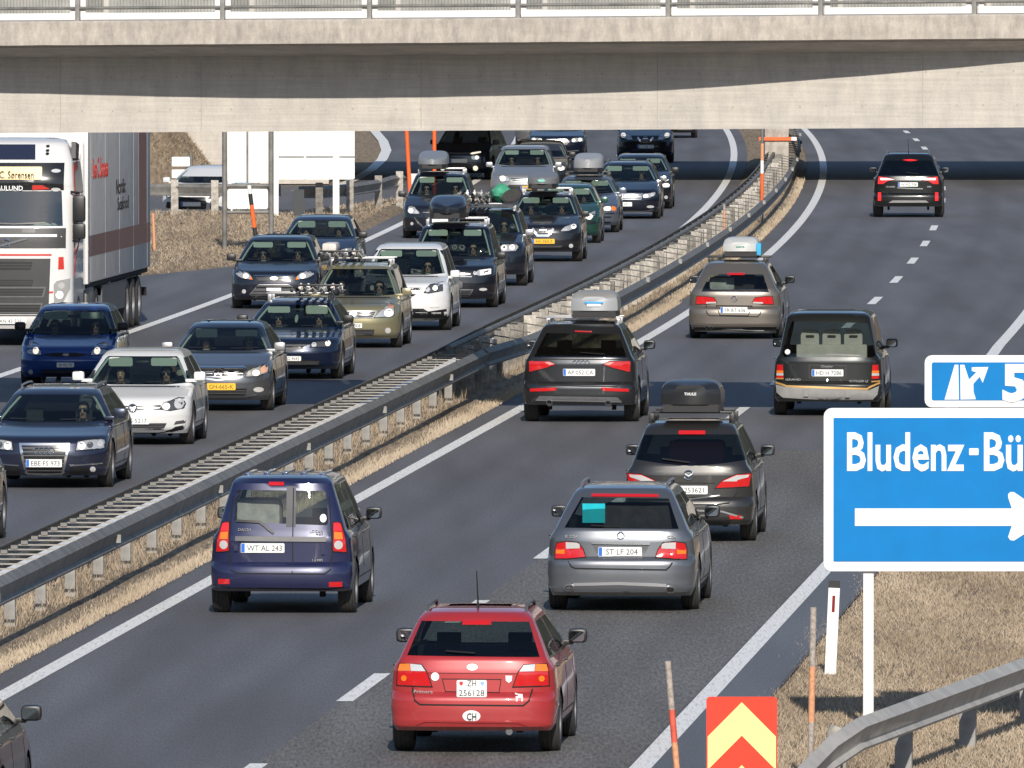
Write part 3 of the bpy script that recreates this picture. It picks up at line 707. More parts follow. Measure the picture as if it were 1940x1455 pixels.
# sign backs by the ramp
def back_sign(label, Y, px, pole_px, pole_w, lower=None, truss=False, bars=()):
    s_ = scale_at(Y); X = lambda a: (a - 970)/s_; Z = lambda b: at_depth(970, b, Y).z
    t = empty('sign_back', (X(pole_px[0]), Y, 0)); o_ = X(pole_px[0]); tag(t, label, 'road sign')
    xs = px[4:] or None
    xa, xb, ya, yb = px[:4]
    plate('panel', rrect(X(xa) - o_, X(xb) - o_, Z(yb), Z(ya), 0.05), 0.02, 0.05, ALU, t)
    for sp in bars:
        if sp[0] == 'v': plate('stiffener', [(X(sp[1]) - o_ - 0.025, Z(yb) + 0.01), (X(sp[1]) - o_ + 0.025, Z(yb) + 0.01), (X(sp[1]) - o_ + 0.025, Z(ya) - 0.01), (X(sp[1]) - o_ - 0.025, Z(ya) - 0.01)], -0.005, 0.0185, ZINC if truss else WHITEP, t)
        else: plate('stiffener', [(X(xa) - o_, Z(sp[1]) - 0.012), (X(xb) - o_, Z(sp[1]) - 0.012), (X(xb) - o_, Z(sp[1]) + 0.012), (X(xa) - o_, Z(sp[1]) + 0.012)], -0.004, 0.0182, GREYP, t)
    if lower:
        xa, xb, ya, yb = lower
        q_ = plate('lower_panel', rrect(X(xa) - o_, X(xb) - o_, Z(yb), Z(ya), 0.05), 0.02, 0.045, ALU, t)
        for sp in (0.22, 0.5, 0.78):
            u = X(xa) + (X(xb) - X(xa))*sp - o_; plate('stiffener', [(u - 0.02, Z(yb) + 0.02), (u + 0.02, Z(yb) + 0.02), (u + 0.02, Z(ya) - 0.02), (u - 0.02, Z(ya) - 0.02)], 0.0, 0.0185, WHITEP, q_)
        for b_ in (ya - 6, yb + 6):
            obj('cross_tube', tube_me('cross_tube', [(X(pole_px[0]) - o_, -0.03, Z(b_)), (X(pole_px[1]) - o_, -0.03, Z(b_))], 0.04, ZINC, 8), None, t)
    for a in pole_px:
        if truss: obj('pole', tube_me('pole', [(X(a) - o_, -0.06, -0.2), (X(a) - o_, -0.06, 4.4)], pole_w, ZINC, 10), None, t)
        else: obj('pole', box_me('pole', -pole_w, pole_w, -0.10, -0.01, -0.2, 4.4, WHITEP, 0.01), None, t, (X(a) - o_, 0, 0))
    return t
back_sign('back of a tall white sign on two tubular poles with small panel below', 377.0, (431, 508, 205, 346), (426, 514), 0.062, (431, 508, 358, 396), True, (('v', 469),))
back_sign('back of a wide white sign on two broad white posts by the ramp rail', 409.0, (516, 672, 190, 340), (522, 637), 0.085, None, False, (('h', 297), ('v', 578)))
SmD = 452.0; s_ = scale_at(SmD)
t = empty('small_ramp_sign', ((362 - 970)/s_, SmD, 0)); tag(t, 'small pair of white panels on a grey post behind the white car', 'road sign')
obj('pole', tube_me('pole', [(0, 0, -0.2), (0, 0, at_depth(970, 292, SmD).z)], 0.05, ZINC, 8), None, t)
for ya, yb in ((297, 315), (321, 337)):
    plate('panel', rrect((326 - 362)/s_, (360 - 362)/s_, at_depth(970, yb, SmD).z, at_depth(970, ya, SmD).z, 0.03), -0.09, -0.06, ALU, t)
# ================================================================ poles and marker posts
def pole(name, label, base, top_h, lean, r, bands, group='snow poles along the road'):
    t = empty(name, base); tag(t, label, 'marker pole', group)
    z = -0.15
    for frac, mat in bands:
        z2 = top_h*frac
        obj('band', tube_me('band', [(lean*z/top_h, 0, z), (lean*z2/top_h, 0, z2)], r, mat, 10), None, t); z = z2
    return t
PB = ground
pole('snow_pole', 'leaning wooden snow pole with a red band beside the outer edge line', PB(1291, 1560), (1560 - 1252)/205, -26/205, 0.030, ((0.50, WOODO), (0.70, simple('faded_red', (0.62, 0.10, 0.06), 0.7, var=0.2)), (1.0, WOOD)))
pole('snow_pole', 'grey wooden snow pole with faded orange middle by the delineator post', PB(1535, 1480), (1480 - 1150)/196, 6/196, 0.032, ((0.34, WOOD), (0.66, WOODO), (1.0, WOOD)))
pole('snow_pole', 'tall orange and white pole in the median before the far pier', PB(1443, 430), 2.75, 0.02, 0.045, ((0.22, ZINC), (0.50, ORANGE), (0.62, WHITEP), (0.78, WOODO), (1.0, ZINC)))
pole('snow_pole', 'thin pale pink pole in the median behind the brown estate', PB(1372, 478), 1.15, 0.0, 0.032, ((0.45, WOOD), (0.85, WOODO), (1.0, WOOD)))
pole('snow_pole', 'tall orange pole left of the silver roof box', PB(778, 392), 2.25, -8/69, 0.055, ((1.0, ORANGE),))
pole('snow_pole', 'tall orange pole standing behind the silver roof box', PB(823, 378), 2.30, 0.0, 0.055, ((1.0, ORANGE),))
pole('snow_pole', 'orange and black banded pole before the small sign panel', PB(489, 484), 1.66, -17/80, 0.050, ((0.20, BLACKP), (0.40, BLACKP), (0.72, ORANGE), (0.88, BLACKP), (1.0, WHITEP)))
pole('snow_pole', 'orange and white banded pole behind the white car on the ramp', PB(348, 352), 1.30, -14/65, 0.050, ((0.30, ORANGE), (0.62, ORANGE), (0.80, BLACKP), (0.93, WHITEP), (1.0, BLACKP)))
pole('snow_pole', 'bare wooden stake in the grass right of the truck', PB(293, 482), 0.98, -3/80, 0.034, ((1.0, WOODO),))
t = empty('delineator_post', PB(1573, 1272)); tag(t, 'white delineator post with red reflector and black cap', 'marker post')
t.rotation_euler = (0, R(2.6), 0)
obj('post_body', prism_me('post_body', [(-0.062, -0.05), (0.062, -0.05), (0.055, 0.04), (-0.055, 0.04)], 'z', -0.1, 0.925, SIGNW), None, t)
obj('cap', prism_me('cap', [(-0.064, -0.052), (0.064, -0.052), (0.057, 0.042), (-0.057, 0.042)], 'z', 0.927, 1.0, BLACKP), None, t)
obj('reflector', box_me('reflector', -0.016, 0.016, -0.058, -0.0505, 0.66, 0.84, simple('dark_red_reflector', (0.22, 0.01, 0.01), 0.3)), None, t)
mb = empty('marker_block', PB(787, 382)); tag(mb, 'white concrete end block behind the orange poles', 'marker')
obj('block', box_me('block', -0.17, 0.17, -0.15, 0.15, -0.1, 0.78, concrete('white_concrete', (0.70, 0.69, 0.66), 3, 0.5), 0.02), None, mb)
# ================================================================ vehicles: shared pieces
def lerp_pts(pts, z):
    if z <= pts[0][0]: return pts[0][1]
    for (a, p), (b, q) in zip(pts, pts[1:]):
        if z <= b: return p + (q - p)*(z - a)/(b - a) if b > a else q
    return pts[-1][1]
def lathe(name, prof, n=28, mat=None, smooth=35):
    """profile (x along the axle, r) turned about the x axis"""
    v = []; f = []; m = len(prof)
    for k in range(n):
        a = 2*math.pi*k/n
        for x, r in prof: v.append((x, r*math.cos(a), r*math.sin(a)))
    for k in range(n):
        for j in range(m-1):
            a = k*m + j; b = ((k+1) % n)*m + j; f.append((a, b, b+1, a+1))
    me = bpy.data.meshes.new(name); me.from_pydata(v, [], f)
    bm = bmesh.new(); bm.from_mesh(me); bpy.data.meshes.remove(me); bmesh.ops.remove_doubles(bm, verts=bm.verts[:], dist=1e-5); bmesh.ops.recalc_face_normals(bm, faces=bm.faces[:]); bm.normal_update()
    return bm_mesh(bm, name, smooth, mat)
TYRE = lathe('tyre', [(-0.5, 0.66), (-0.52, 0.80), (-0.47, 0.95), (-0.36, 0.99), (-0.34, 0.975), (-0.31, 0.995), (-0.12, 1.0), (-0.10, 0.98), (-0.07, 1.0), (0.07, 1.0), (0.10, 0.98), (0.12, 1.0), (0.31, 0.995), (0.34, 0.975), (0.36, 0.99), (0.47, 0.95), (0.52, 0.80), (0.5, 0.66), (0.3, 0.64), (-0.3, 0.64), (-0.5, 0.66)], 28, RUBBER)
def rim_me(spokes=5):
    bm = bmesh.new()
    tmp = lathe('r', [(-0.45, 0.645), (0.40, 0.645), (0.47, 0.665), (0.47, 0.63), (0.36, 0.60), (0.30, 0.59), (-0.45, 0.59)], 24); bm.from_mesh(tmp); bpy.data.meshes.remove(tmp)
    for k in range(spokes):
        a = 2*math.pi*k/spokes; ca, sa = math.cos(a), math.sin(a)
        def P(x, r, t): return (x, r*ca - t*sa, r*sa + t*ca)
        q = [P(0.40, 0.10, -0.09), P(0.40, 0.10, 0.09), P(0.36, 0.62, 0.06), P(0.36, 0.62, -0.06), P(0.22, 0.10, -0.09), P(0.22, 0.10, 0.09), P(0.20, 0.62, 0.07), P(0.20, 0.62, -0.07)]
        vs = [bm.verts.new(p) for p in q]
        for i in ((0, 1, 2, 3), (7, 6, 5, 4), (0, 4, 5, 1), (1, 5, 6, 2), (2, 6, 7, 3), (3, 7, 4, 0)): bm.faces.new([vs[j] for j in i])
    tmp = lathe('h', [(0.2, 0.17), (0.42, 0.16), (0.44, 0.0001)], 14); bm.from_mesh(tmp); bpy.data.meshes.remove(tmp)
    bmesh.ops.recalc_face_normals(bm, faces=bm.faces[:]); bm.normal_update()
    return bm_mesh(bm, 'wheel', 40, RIM)
RIM5 = rim_me(5); DISC = lathe('brake_disc', [(0.05, 0.50), (0.09, 0.50), (0.09, 0.0001)], 18, simple('brake_disc', (0.06, 0.055, 0.05), 0.6, 0.5))
def wheel(parent, x, y, r, wd, side):
    w_ = obj('wheel', RIM5, None, parent, (x, y, r), (0, 0, 0 if side > 0 else math.pi), (wd, r, r))
    obj('tyre', TYRE, None, w_); obj('brake_disc', DISC, None, w_)
def seat_mesh():
    bm = bmesh.new()
    b_box(bm, -0.25, 0.25, -0.28, 0.27, 0.0, 0.16, 0.05)
    P = [(-0.30, 0.12), (-0.20, 0.12), (-0.30, 0.60), (-0.36, 0.66), (-0.46, 0.66), (-0.43, 0.5)]
    b_prism(bm, P, 'x', -0.225, 0.225)
    b_prism(bm, [(-0.36, 0.70), (-0.28, 0.70), (-0.29, 0.86), (-0.33, 0.90), (-0.39, 0.88), (-0.40, 0.72)], 'x', -0.12, 0.12)
    b_box(bm, -0.07, -0.05, -0.36, -0.34, 0.62, 0.75); b_box(bm, 0.05, 0.07, -0.36, -0.34, 0.62, 0.75)
    bmesh.ops.recalc_face_normals(bm, faces=bm.faces[:]); bm.normal_update()
    return bm_mesh(bm, 'seat', 40, INTER)
SEAT = seat_mesh()
def bench_mesh():
    bm = bmesh.new(); b_box(bm, -0.62, 0.62, -0.25, 0.25, 0.0, 0.16, 0.05)
    b_prism(bm, [(-0.26, 0.12), (-0.16, 0.12), (-0.28, 0.55), (-0.34, 0.60), (-0.42, 0.58)], 'x', -0.62, 0.62)
    for x in (-0.38, 0.0, 0.38): b_box(bm, x - 0.12, x + 0.12, -0.40, -0.32, 0.61, 0.76, 0.03)
    bmesh.ops.recalc_face_normals(bm, faces=bm.faces[:]); bm.normal_update()
    return bm_mesh(bm, 'rear_bench', 40, INTER)
BENCH = bench_mesh()
bm = bmesh.new(); ring = [(0.185*math.cos(t), 0.0, 0.185*math.sin(t)) for t in [2*math.pi*k/18 for k in range(19)]]
b_tube(bm, ring, 0.015, 6, False); b_box(bm, -0.17, 0.17, -0.01, 0.01, -0.02, 0.02); bm.normal_update()
WHEEL_S = bm_mesh(bm, 'steering_wheel', 40, BLACK)
VISOR = prism_me('sun_visor', rrect(-0.20, 0.20, -0.075, 0.075, 0.035), 'y', -0.008, 0.008, PALE)
def mirror_mesh():
    bm = bmesh.new(); b_box(bm, 0.03, 0.22, -0.06, 0.10, 0.0, 0.145, 0.045); b_box(bm, -0.10, 0.08, 0.0, 0.07, -0.02, 0.03, 0.012)
    bm.normal_update(); return bm_mesh(bm, 'wing_mirror', 50, BLACK)
MIRROR = mirror_mesh(); MIRGL = prism_me('mirror_glass', rrect(0.05, 0.20, 0.02, 0.125, 0.03), 'y', -0.066, -0.062, MIRG)
bm = bmesh.new(); b_box(bm, -0.065, 0.065, -0.012, 0.02, -0.012, 0.012, 0.006); bm.normal_update(); HANDLE = bm_mesh(bm, 'door_handle', 40, BLACK)

# ---------------------------------------------------------------- people in the cars
SKIN = simple('skin', (0.56, 0.33, 0.235), 0.55); HAIRS = {k: simple('hair_' + k, c_, 0.6) for k, c_ in (('dark', (0.02, 0.014, 0.010)), ('brown', (0.07, 0.042, 0.022)), ('grey', (0.30, 0.29, 0.28)), ('none', (0.5, 0.3, 0.21)))}
CLOTHS = {k: simple('cloth_' + k, c_, 0.85, var=0.12, vscale=12) for k, c_ in (('dark', (0.03, 0.032, 0.04)), ('teal', (0.03, 0.13, 0.14)), ('pale', (0.55, 0.56, 0.50)), ('grey', (0.16, 0.16, 0.17)), ('red', (0.22, 0.03, 0.035)), ('cream', (0.62, 0.56, 0.44)), ('blue', (0.03, 0.06, 0.16)), ('green', (0.05, 0.11, 0.06)))}
def body_mesh(driver):
    """seated figure grown from one skeleton: hips at the origin, facing +y"""
    J = {'hip': (0, 0, 0.10, .15, .12), 'waist': (0, -0.05, 0.28, .145, .10), 'chest': (0, -0.10, 0.45, .17, .11), 'neckb': (0, -0.11, 0.585, .075, .07), 'neck': (0, -0.09, 0.64, .052, .055),
         'jaw': (0, -0.055, 0.70, .060, .075), 'head': (0, -0.065, 0.78, .078, .095), 'crown': (0, -0.075, 0.855, .060, .072)}
    E = [('hip', 'waist'), ('waist', 'chest'), ('chest', 'neckb'), ('neckb', 'neck'), ('neck', 'jaw'), ('jaw', 'head'), ('head', 'crown')]
    for s_ in (-1, 1):
        k = 'l' if s_ < 0 else 'r'
        arm = {'sh': (s_*.19, -0.10, .53, .065, .06)}
        if driver: arm.update({'el': (s_*.27, 0.10, .33, .048, .046), 'wr': (s_*.17, 0.33, .43, .032, .03), 'ha': (s_*.155, 0.40, .47, .038, .022), 'fi': (s_*.13, 0.43, .51, .030, .018)})
        else: arm.update({'el': (s_*.25, 0.02, .28, .048, .046), 'wr': (s_*.10, 0.22, .20, .032, .03), 'ha': (s_*.05, 0.29, .19, .038, .022), 'fi': (s_*.02, 0.34, .18, .030, .018)})
        arm.update({'th': (s_*.10, 0.06, .10, .09, .085), 'kn': (s_*.14, 0.46, .16, .065, .065), 'an': (s_*.13, 0.72, -.14, .045, .05), 'to': (s_*.13, 0.90, -.16, .045, .035)})
        for a, b_ in arm.items(): J[k + a] = b_
        E += [('chest', k+'sh'), (k+'sh', k+'el'), (k+'el', k+'wr'), (k+'wr', k+'ha'), (k+'ha', k+'fi'), ('hip', k+'th'), (k+'th', k+'kn'), (k+'kn', k+'an'), (k+'an', k+'to')]
    names = list(J); me = bpy.data.meshes.new('person'); me.from_pydata([J[a][:3] for a in names], [(names.index(a), names.index(b_)) for a, b_ in E], [])
    o = bpy.data.objects.new('person', me); COL.objects.link(o)
    md = o.modifiers.new('skin', 'SKIN'); md.use_smooth_shade = True
    for i, a in enumerate(names):
        sv = me.skin_vertices[0].data[i]; sv.radius = J[a][3:5]; sv.use_root = (a == 'hip')
    o.modifiers.new('sub', 'SUBSURF').levels = 1
    dg = bpy.context.evaluated_depsgraph_get(); dg.update()
    out = bpy.data.meshes.new_from_object(o.evaluated_get(dg)); bpy.data.objects.remove(o)
    out.materials.clear(); out.materials.append(CLOTHS['dark']); out.materials.append(SKIN)
    hx, hy, hz = (0.15, 0.40, 0.47) if driver else (0.04, 0.30, 0.18)
    for p in out.polygons:
        c_ = p.center; p.use_smooth = True
        hand = c_.y > (0.345 if driver else 0.24) and abs(c_.x) < 0.24 and c_.z > (0.38 if driver else 0.155) and c_.y < 0.6
        p.material_index = 1 if (c_.z > 0.615 or hand) else 0
    return out
P_DRV = body_mesh(True); P_PAS = body_mesh(False)
bm = bmesh.new(); bmesh.ops.create_uvsphere(bm, u_segments=14, v_segments=9, radius=1.0)
bmesh.ops.delete(bm, geom=[v_ for v_ in bm.verts if v_.co.z < 0.42 and v_.co.y > -0.05 or v_.co.z < -0.75], context='VERTS'); bm.normal_update()
HAIR = bm_mesh(bm, 'hair', 60, HAIRS['dark'])
bm = bmesh.new(); b_box(bm, -0.072, -0.008, 0.0, 0.02, -0.022, 0.02, 0.008); b_box(bm, 0.008, 0.072, 0.0, 0.02, -0.022, 0.02, 0.008); b_box(bm, -0.075, 0.075, 0.0, 0.012, 0.008, 0.018); bm.normal_update()
SHADES = bm_mesh(bm, 'sunglasses', 40, BLACK)
bm = bmesh.new(); b_prism(bm, [(0.0, 0.02), (0.018, -0.028), (0.0, -0.034)], 'x', -0.012, 0.012); bmesh.ops.recalc_face_normals(bm, faces=bm.faces[:]); bm.normal_update(); NOSE = bm_mesh(bm, 'nose', None, SKIN)
MOUTH = prism_me('mouth', ell(0, 0, 0.026, 0.007, 10), 'y', -0.003, 0.004, simple('lips', (0.30, 0.09, 0.08), 0.5))
def person(car_o, M, x, y, z, label, cloth='dark', hair='dark', driver=False, glasses=True):
    o = obj('person', P_DRV if driver else P_PAS); o.matrix_world = M @ Matrix.Translation((x, y, z)); tag(o, label, 'person', 'people in the cars')
    o.material_slots[0].link = 'OBJECT'; o.material_slots[0].material = CLOTHS[cloth]
    h = obj('hair', HAIR, None, o, (0, -0.088, 0.795), None, (0.092, 0.108, 0.092)); own(h, HAIRS[hair])
    if glasses: obj('sunglasses', SHADES, None, o, (0, 0.035, 0.775))
    else:
        for s_ in (-1, 1): obj('eye', MOUTH, None, o, (s_*0.03, 0.034, 0.778), None, (0.5, 1, 0.9))
    obj('nose', NOSE, None, o, (0, 0.035, 0.757)); obj('mouth', MOUTH, None, o, (0, 0.028, 0.707))
    return o

# ================================================================ the car builder
class Car:
    """A car body lofted from level rings: front(z), rear(z) outlines and half width w(z).
    Local axes: x to the car's right, y forward, z up, origin on the ground at mid length."""
    def __init__(s, name, label, cat, away, cx, gy, L, W, H, paint_, hl=0.72, cowl=0.97, cy=1.05, rl=1.95, belt=0.95, bt=0.62, rake=0.35, rw=0.70, wr=0.315,
                 oh=0.85, zb=0.19, yaw=None, hdr=None, bw=0.93, gl=None, side_gl=None, back_only=False, low=None, wbf=None, pts_w=None):
        s.away, s.L, s.W, s.H, s.belt, s.cowl, s.wr, s.oh = away, L, W, H, belt, cowl, wr, oh
        s.paint = paint_; f = L/2; r = -L/2; s.f, s.r = f, r; s.rl, s.cy, s.zb = rl, cy, zb
        hdr = hdr or H - 0.10; s.hdr = hdr
        s.fp = [(zb, f - 0.16), (zb + 0.07, f - 0.05), (0.36, f - 0.012), (0.48, f), (hl - 0.16, f - 0.015), (hl - 0.06, f - 0.045), (hl, f - 0.10), (hl + 0.035, f - 0.20),
                (hl + (cowl - hl)*0.45, f - 0.20 - (cy - 0.20)*0.32), (hl + (cowl - hl)*0.80, f - 0.20 - (cy - 0.20)*0.70), (cowl, f - cy),
                (cowl + (hdr - cowl)*0.5, f - cy - (rl - cy)*0.46), (hdr, f - rl), (H - 0.045, f - rl - 0.16), (H - 0.012, f - rl - 0.5), (H, f - rl - 1.0)]
        s.rp = [(zb, r + 0.14), (zb + 0.045, r + 0.035), (zb + 0.10, r + 0.01), (0.46, r), (bt - 0.03, r + 0.005), (bt, r + 0.03), (bt + 0.03, r + 0.075), (belt - 0.12, r + 0.085), (belt, r + 0.11),
                (belt + (hdr - belt)*0.5, r + 0.11 + rake*0.42), (hdr, r + 0.11 + rake), (H - 0.045, r + 0.11 + rake + 0.07), (H - 0.012, r + 0.11 + rake + 0.30), (H, r + 0.11 + rake + 0.8)]
        h = W/2
        s.wp = pts_w or [(zb, h*0.93), (0.30, h*0.975), (0.48, h), (0.66, h*0.992), (belt - 0.08, h*0.965), (belt, h*bw), (belt + (hdr - belt)*0.5, h*(bw*0.52 + rw*0.48)), (hdr, h*rw), (H - 0.045, h*rw*0.93), (H - 0.012, h*rw*0.80), (H, h*rw*0.55)]
        s.cfp = [(zb, 0.30), (0.4, 0.46), (hl, 0.48), (cowl, 0.20), (hdr, 0.16), (H, 0.3)]
        s.crp = [(zb, 0.16), (0.4, 0.24), (bt, 0.24), (belt, 0.17), (hdr, 0.13), (H, 0.3)]
        sgn = 1 if away else -1
        # placement
        g_ = ground(cx, gy); dface = g_.y - oh
        X = (cx - 970)/scale_at(dface); s.sc = scale_at(dface); s.cx = cx
        s.yface0 = at_depth(970, 0, dface); s.dface = dface
        th = LT(dface) if yaw is None else yaw; s.th = th
        fw = Vector((math.sin(th), math.cos(th), 0))*sgn            # forward direction of travel
        face = Vector((X, dface, 0)); c_ = face + (fw*(L/2) if away else -fw*(L/2))
        rz = -th if away else math.pi - th
        s.root = empty(name, c_, rz); tag(s.root, label, cat, 'cars on the motorway')
        s.M = Matrix.Translation(c_) @ Matrix.Rotation(rz, 4, 'Z')
        s.gl = gl; s.side_gl = side_gl; s.back_only = back_only
        s.wbf = wbf
    # surface of the body
    def hw(s, z): return lerp_pts(s.wp, z)
    def tap(s, y): return 1 - 0.045*(2*y/s.L)**4
    def front(s, x, z):
        t = min(abs(x)/s.hw(z), 0.985); return lerp_pts(s.fp, z) - lerp_pts(s.cfp, z)*(1 - math.sqrt(1 - t**2.8))
    def back(s, x, z):
        t = min(abs(x)/s.hw(z), 0.985); return lerp_pts(s.rp, z) + lerp_pts(s.crp, z)*(1 - math.sqrt(1 - t**3.6))
    def side(s, y, z): return s.hw(z)*s.tap(y)
    def roof_z(s, x):
        for i in range(60):
            z = s.H - i*0.01
            if s.hw(z) >= abs(x): return z
        return s.H - 0.1
    def P(s, Z, pts):
        """zoom-crop points -> (x,z) on the visible end of the car"""
        out = []; sg = 1 if s.away else -1
        for a, b in pts:
            px = Z[0] + a/Z[2]; py = Z[1] + b/Z[2]
            out.append((sg*(px - s.cx)/s.sc, at_depth(970, py, s.dface).z))
        return out
    def build(s):
        zs = sorted(set([round(z, 4) for z, _ in s.fp + s.rp + s.wp])); lv = [zs[0]]
        for a, b in zip(zs, zs[1:]):
            if b - lv[-1] < 0.006: continue
            df = max(abs(lerp_pts(s.fp, b) - lerp_pts(s.fp, lv[-1])), abs(lerp_pts(s.rp, b) - lerp_pts(s.rp, lv[-1])))
            n = max(1, int(math.ceil(max((b - lv[-1])/0.10, df/0.16)))); a0 = lv[-1]
            for i in range(1, n+1): lv.append(a0 + (b - a0)*i/n)
        ts = [math.sin(math.pi/2*(i/8 - 1)) for i in range(17)]; NS = 15
        bm = bmesh.new(); rings = []
        for z in lv:
            w_ = s.hw(z); pts = []
            for t in ts: x = t*w_; pts.append((x, s.front(x, z) if abs(t) < 0.99 else lerp_pts(s.fp, z) - lerp_pts(s.cfp, z)))
            ya = lerp_pts(s.fp, z) - lerp_pts(s.cfp, z); yb = lerp_pts(s.rp, z) + lerp_pts(s.crp, z)
            for i in range(1, NS+1): pts.append((w_, ya + (yb - ya)*i/(NS+1)))
            for t in reversed(ts): x = t*w_; pts.append((x, s.back(x, z) if abs(t) < 0.99 else yb))
            for i in range(1, NS+1): pts.append((-w_, yb + (ya - yb)*i/(NS+1)))
            rings.append([bm.verts.new((x*s.tap(y), y, z)) for x, y in pts])
        n = len(rings[0])
        for a, b in zip(rings, rings[1:]):
            for k in range(n): bm.faces.new((a[k], b[k], b[(k+1) % n], a[(k+1) % n]))
        bm.faces.new(list(reversed(rings[-1])) if False else rings[-1])
        bmesh.ops.recalc_face_normals(bm, faces=bm.faces[:]); bm.normal_update()
        if sum(f.normal.z*f.calc_area() for f in bm.faces) < 0: bmesh.ops.reverse_faces(bm, faces=bm.faces[:]); bm.normal_update()
        s.lay = bm.faces.layers.int.new('part'); s.bm = bm; s.parts = [('body', s.paint)]
        return s
    def cut(s, poly, where, name, mat):
        """cut a window or other field out of the shell along a polygon and make it a part"""
        bm = s.bm; ax = 0 if where in ('front', 'back') else 1
        us = [p[0] for p in poly]; vs = [p[1] for p in poly]; u0, u1, v0, v1 = min(us) - .12, max(us) + .12, min(vs) - .12, max(vs) + .12
        def ok(f):
            nn = f.normal; c_ = f.calc_center_median()
            if where == 'front' and (nn.y < 0.12 or c_.y < 0): return False
            if where == 'back' and (nn.y > -0.12 or c_.y > 0): return False
            if where == 'right' and nn.x < 0.35: return False
            if where == 'left' and nn.x > -0.35: return False
            if nn.z > 0.93: return False
            return any(u0 < v_.co[ax] < u1 and v0 < v_.co.z < v1 for v_ in f.verts)
        m = len(poly)
        for i in range(m):
            a, b = poly[i], poly[(i+1) % m]; nx, nz = -(b[1] - a[1]), b[0] - a[0]
            ln = math.hypot(nx, nz)
            if ln < 1e-6: continue
            fs = [f for f in bm.faces if ok(f)]
            es = set(e for f in fs for e in f.edges); vv = set(v_ for f in fs for v_ in f.verts)
            co = (a[0], 0, a[1]) if ax == 0 else (0, a[0], a[1]); no = (nx/ln, 0, nz/ln) if ax == 0 else (0, nx/ln, nz/ln)
            bmesh.ops.bisect_plane(bm, geom=list(vv) + list(es) + fs, dist=1e-5, plane_co=co, plane_no=no)
        bm.normal_update(); s.parts.append((name, mat)); k = len(s.parts) - 1; hit = 0
        for f in bm.faces:
            if not ok(f) or f[s.lay]: continue
            c_ = f.calc_center_median(); u, v = c_[ax], c_.z
            ins = False
            for i in range(m):
                (xa, ya), (xb, yb) = poly[i], poly[(i+1) % m]
                if (ya > v) != (yb > v) and u < (xb - xa)*(v - ya)/(yb - ya) + xa: ins = not ins
            if ins: f[s.lay] = k; hit += 1
        return hit
    def finish(s, running=True):
        bm = s.bm
        # wheel arches
        yf = s.f - (s.oh if not s.away else 0.88); yr = s.r + (s.oh if s.away else 0.95)
        if s.wbf: yf = s.f - s.wbf
        s.yf, s.yr = yf, yr; ra = s.wr + 0.055
        for yc in (yf, yr) if running else ():
            poly = [(yc + ra*math.cos(R(a)), s.wr + ra*math.sin(R(a))) for a in range(-30, 211, 20)]
            for side in ('left', 'right'): s.cut(poly, side, '_arch', None)
        dead = [f for f in bm.faces if s.parts[f[s.lay]][0] == '_arch']
        bmesh.ops.delete(bm, geom=dead, context='FACES')
        groups = {}
        for f in bm.faces: groups.setdefault(f[s.lay], []).append(f)
        for k, fs in groups.items():
            nm, mt = s.parts[k]; b2 = bmesh.new(); mp = {}
            for f in fs:
                vv = []
                for v_ in f.verts:
                    key = v_
                    if key not in mp: mp[key] = b2.verts.new(v_.co)
                    vv.append(mp[key])
                try: b2.faces.new(vv)
                except ValueError: pass
            b2.normal_update()
            obj(nm, bm_mesh(b2, nm, 38, mt), None, s.root)
        bm.free()
        if not running: return s
        # chassis, wheel wells, wheels
        h = s.W/2; wd = 0.205 if s.wr < 0.34 else 0.23
        bm = bmesh.new(); b_box(bm, -h + 0.30, h - 0.30, s.r + 0.35, s.f - 0.30, s.zb + 0.01, 0.50)
        b_box(bm, -h + 0.04, h - 0.04, yr + ra + 0.01, yf - ra - 0.01, s.zb + 0.005, 0.42)
        b_box(bm, -h + 0.10, h - 0.10, s.r + 0.24, yr - ra - 0.02, s.zb + 0.03, 0.40); b_box(bm, -h + 0.12, h - 0.12, yf + ra + 0.02, s.f - 0.32, s.zb + 0.02, 0.40)
        for yc in (yf, yr): b_box(bm, -h + 0.05, h - 0.05, yc - ra, yc + ra, s.wr + ra + 0.005, s.wr + ra + 0.02)
        for sx in (-1, 1): b_box(bm, sx*(h - 0.42) - 0.03, sx*(h - 0.42) + 0.03, yr - 0.12, yr + 0.12, 0.19, 0.3)
        obj('underbody', bm_mesh(bm, 'underbody', None, UNDER), None, s.root)
        for yc in (yf, yr):
            for sd in (-1, 1): wheel(s.root, sd*(h - 0.01 - wd*0.52), yc, s.wr, wd, sd)
        return s
    def stick(s, poly, where, name, mat, lift=0.006, thick=0.03, parent=None, step=0.07, quads=None):
        """a solid piece that follows the surface of the car: polygon in (x,z) on an end or (y,z) on a side"""
        bm = bmesh.new()
        if quads:
            for q in quads: bm.faces.new([bm.verts.new((u, 0, v)) for u, v in q])
            bmesh.ops.remove_doubles(bm, verts=bm.verts[:], dist=1e-6); poly = [p for q in quads for p in q]
        else:
            vs = [bm.verts.new((u, 0, v)) for u, v in poly]
            fc = bm.faces.new(vs); bmesh.ops.triangulate(bm, faces=[fc])
        us = [p[0] for p in poly]; zs = [p[1] for p in poly]
        for ax, lo, hi in ((0, min(us), max(us)), (2, min(zs), max(zs))):
            n = int((hi - lo)/step)
            for i in range(1, n+1):
                co = [0, 0, 0]; no = [0, 0, 0]; co[ax] = lo + (hi - lo)*i/(n+1); no[ax] = 1
                bmesh.ops.bisect_plane(bm, geom=bm.verts[:] + bm.edges[:] + bm.faces[:], dist=1e-6, plane_co=co, plane_no=no)
        ret = bmesh.ops.extrude_face_region(bm, geom=bm.faces[:])
        nv = set(v_ for v_ in ret['geom'] if isinstance(v_, bmesh.types.BMVert))
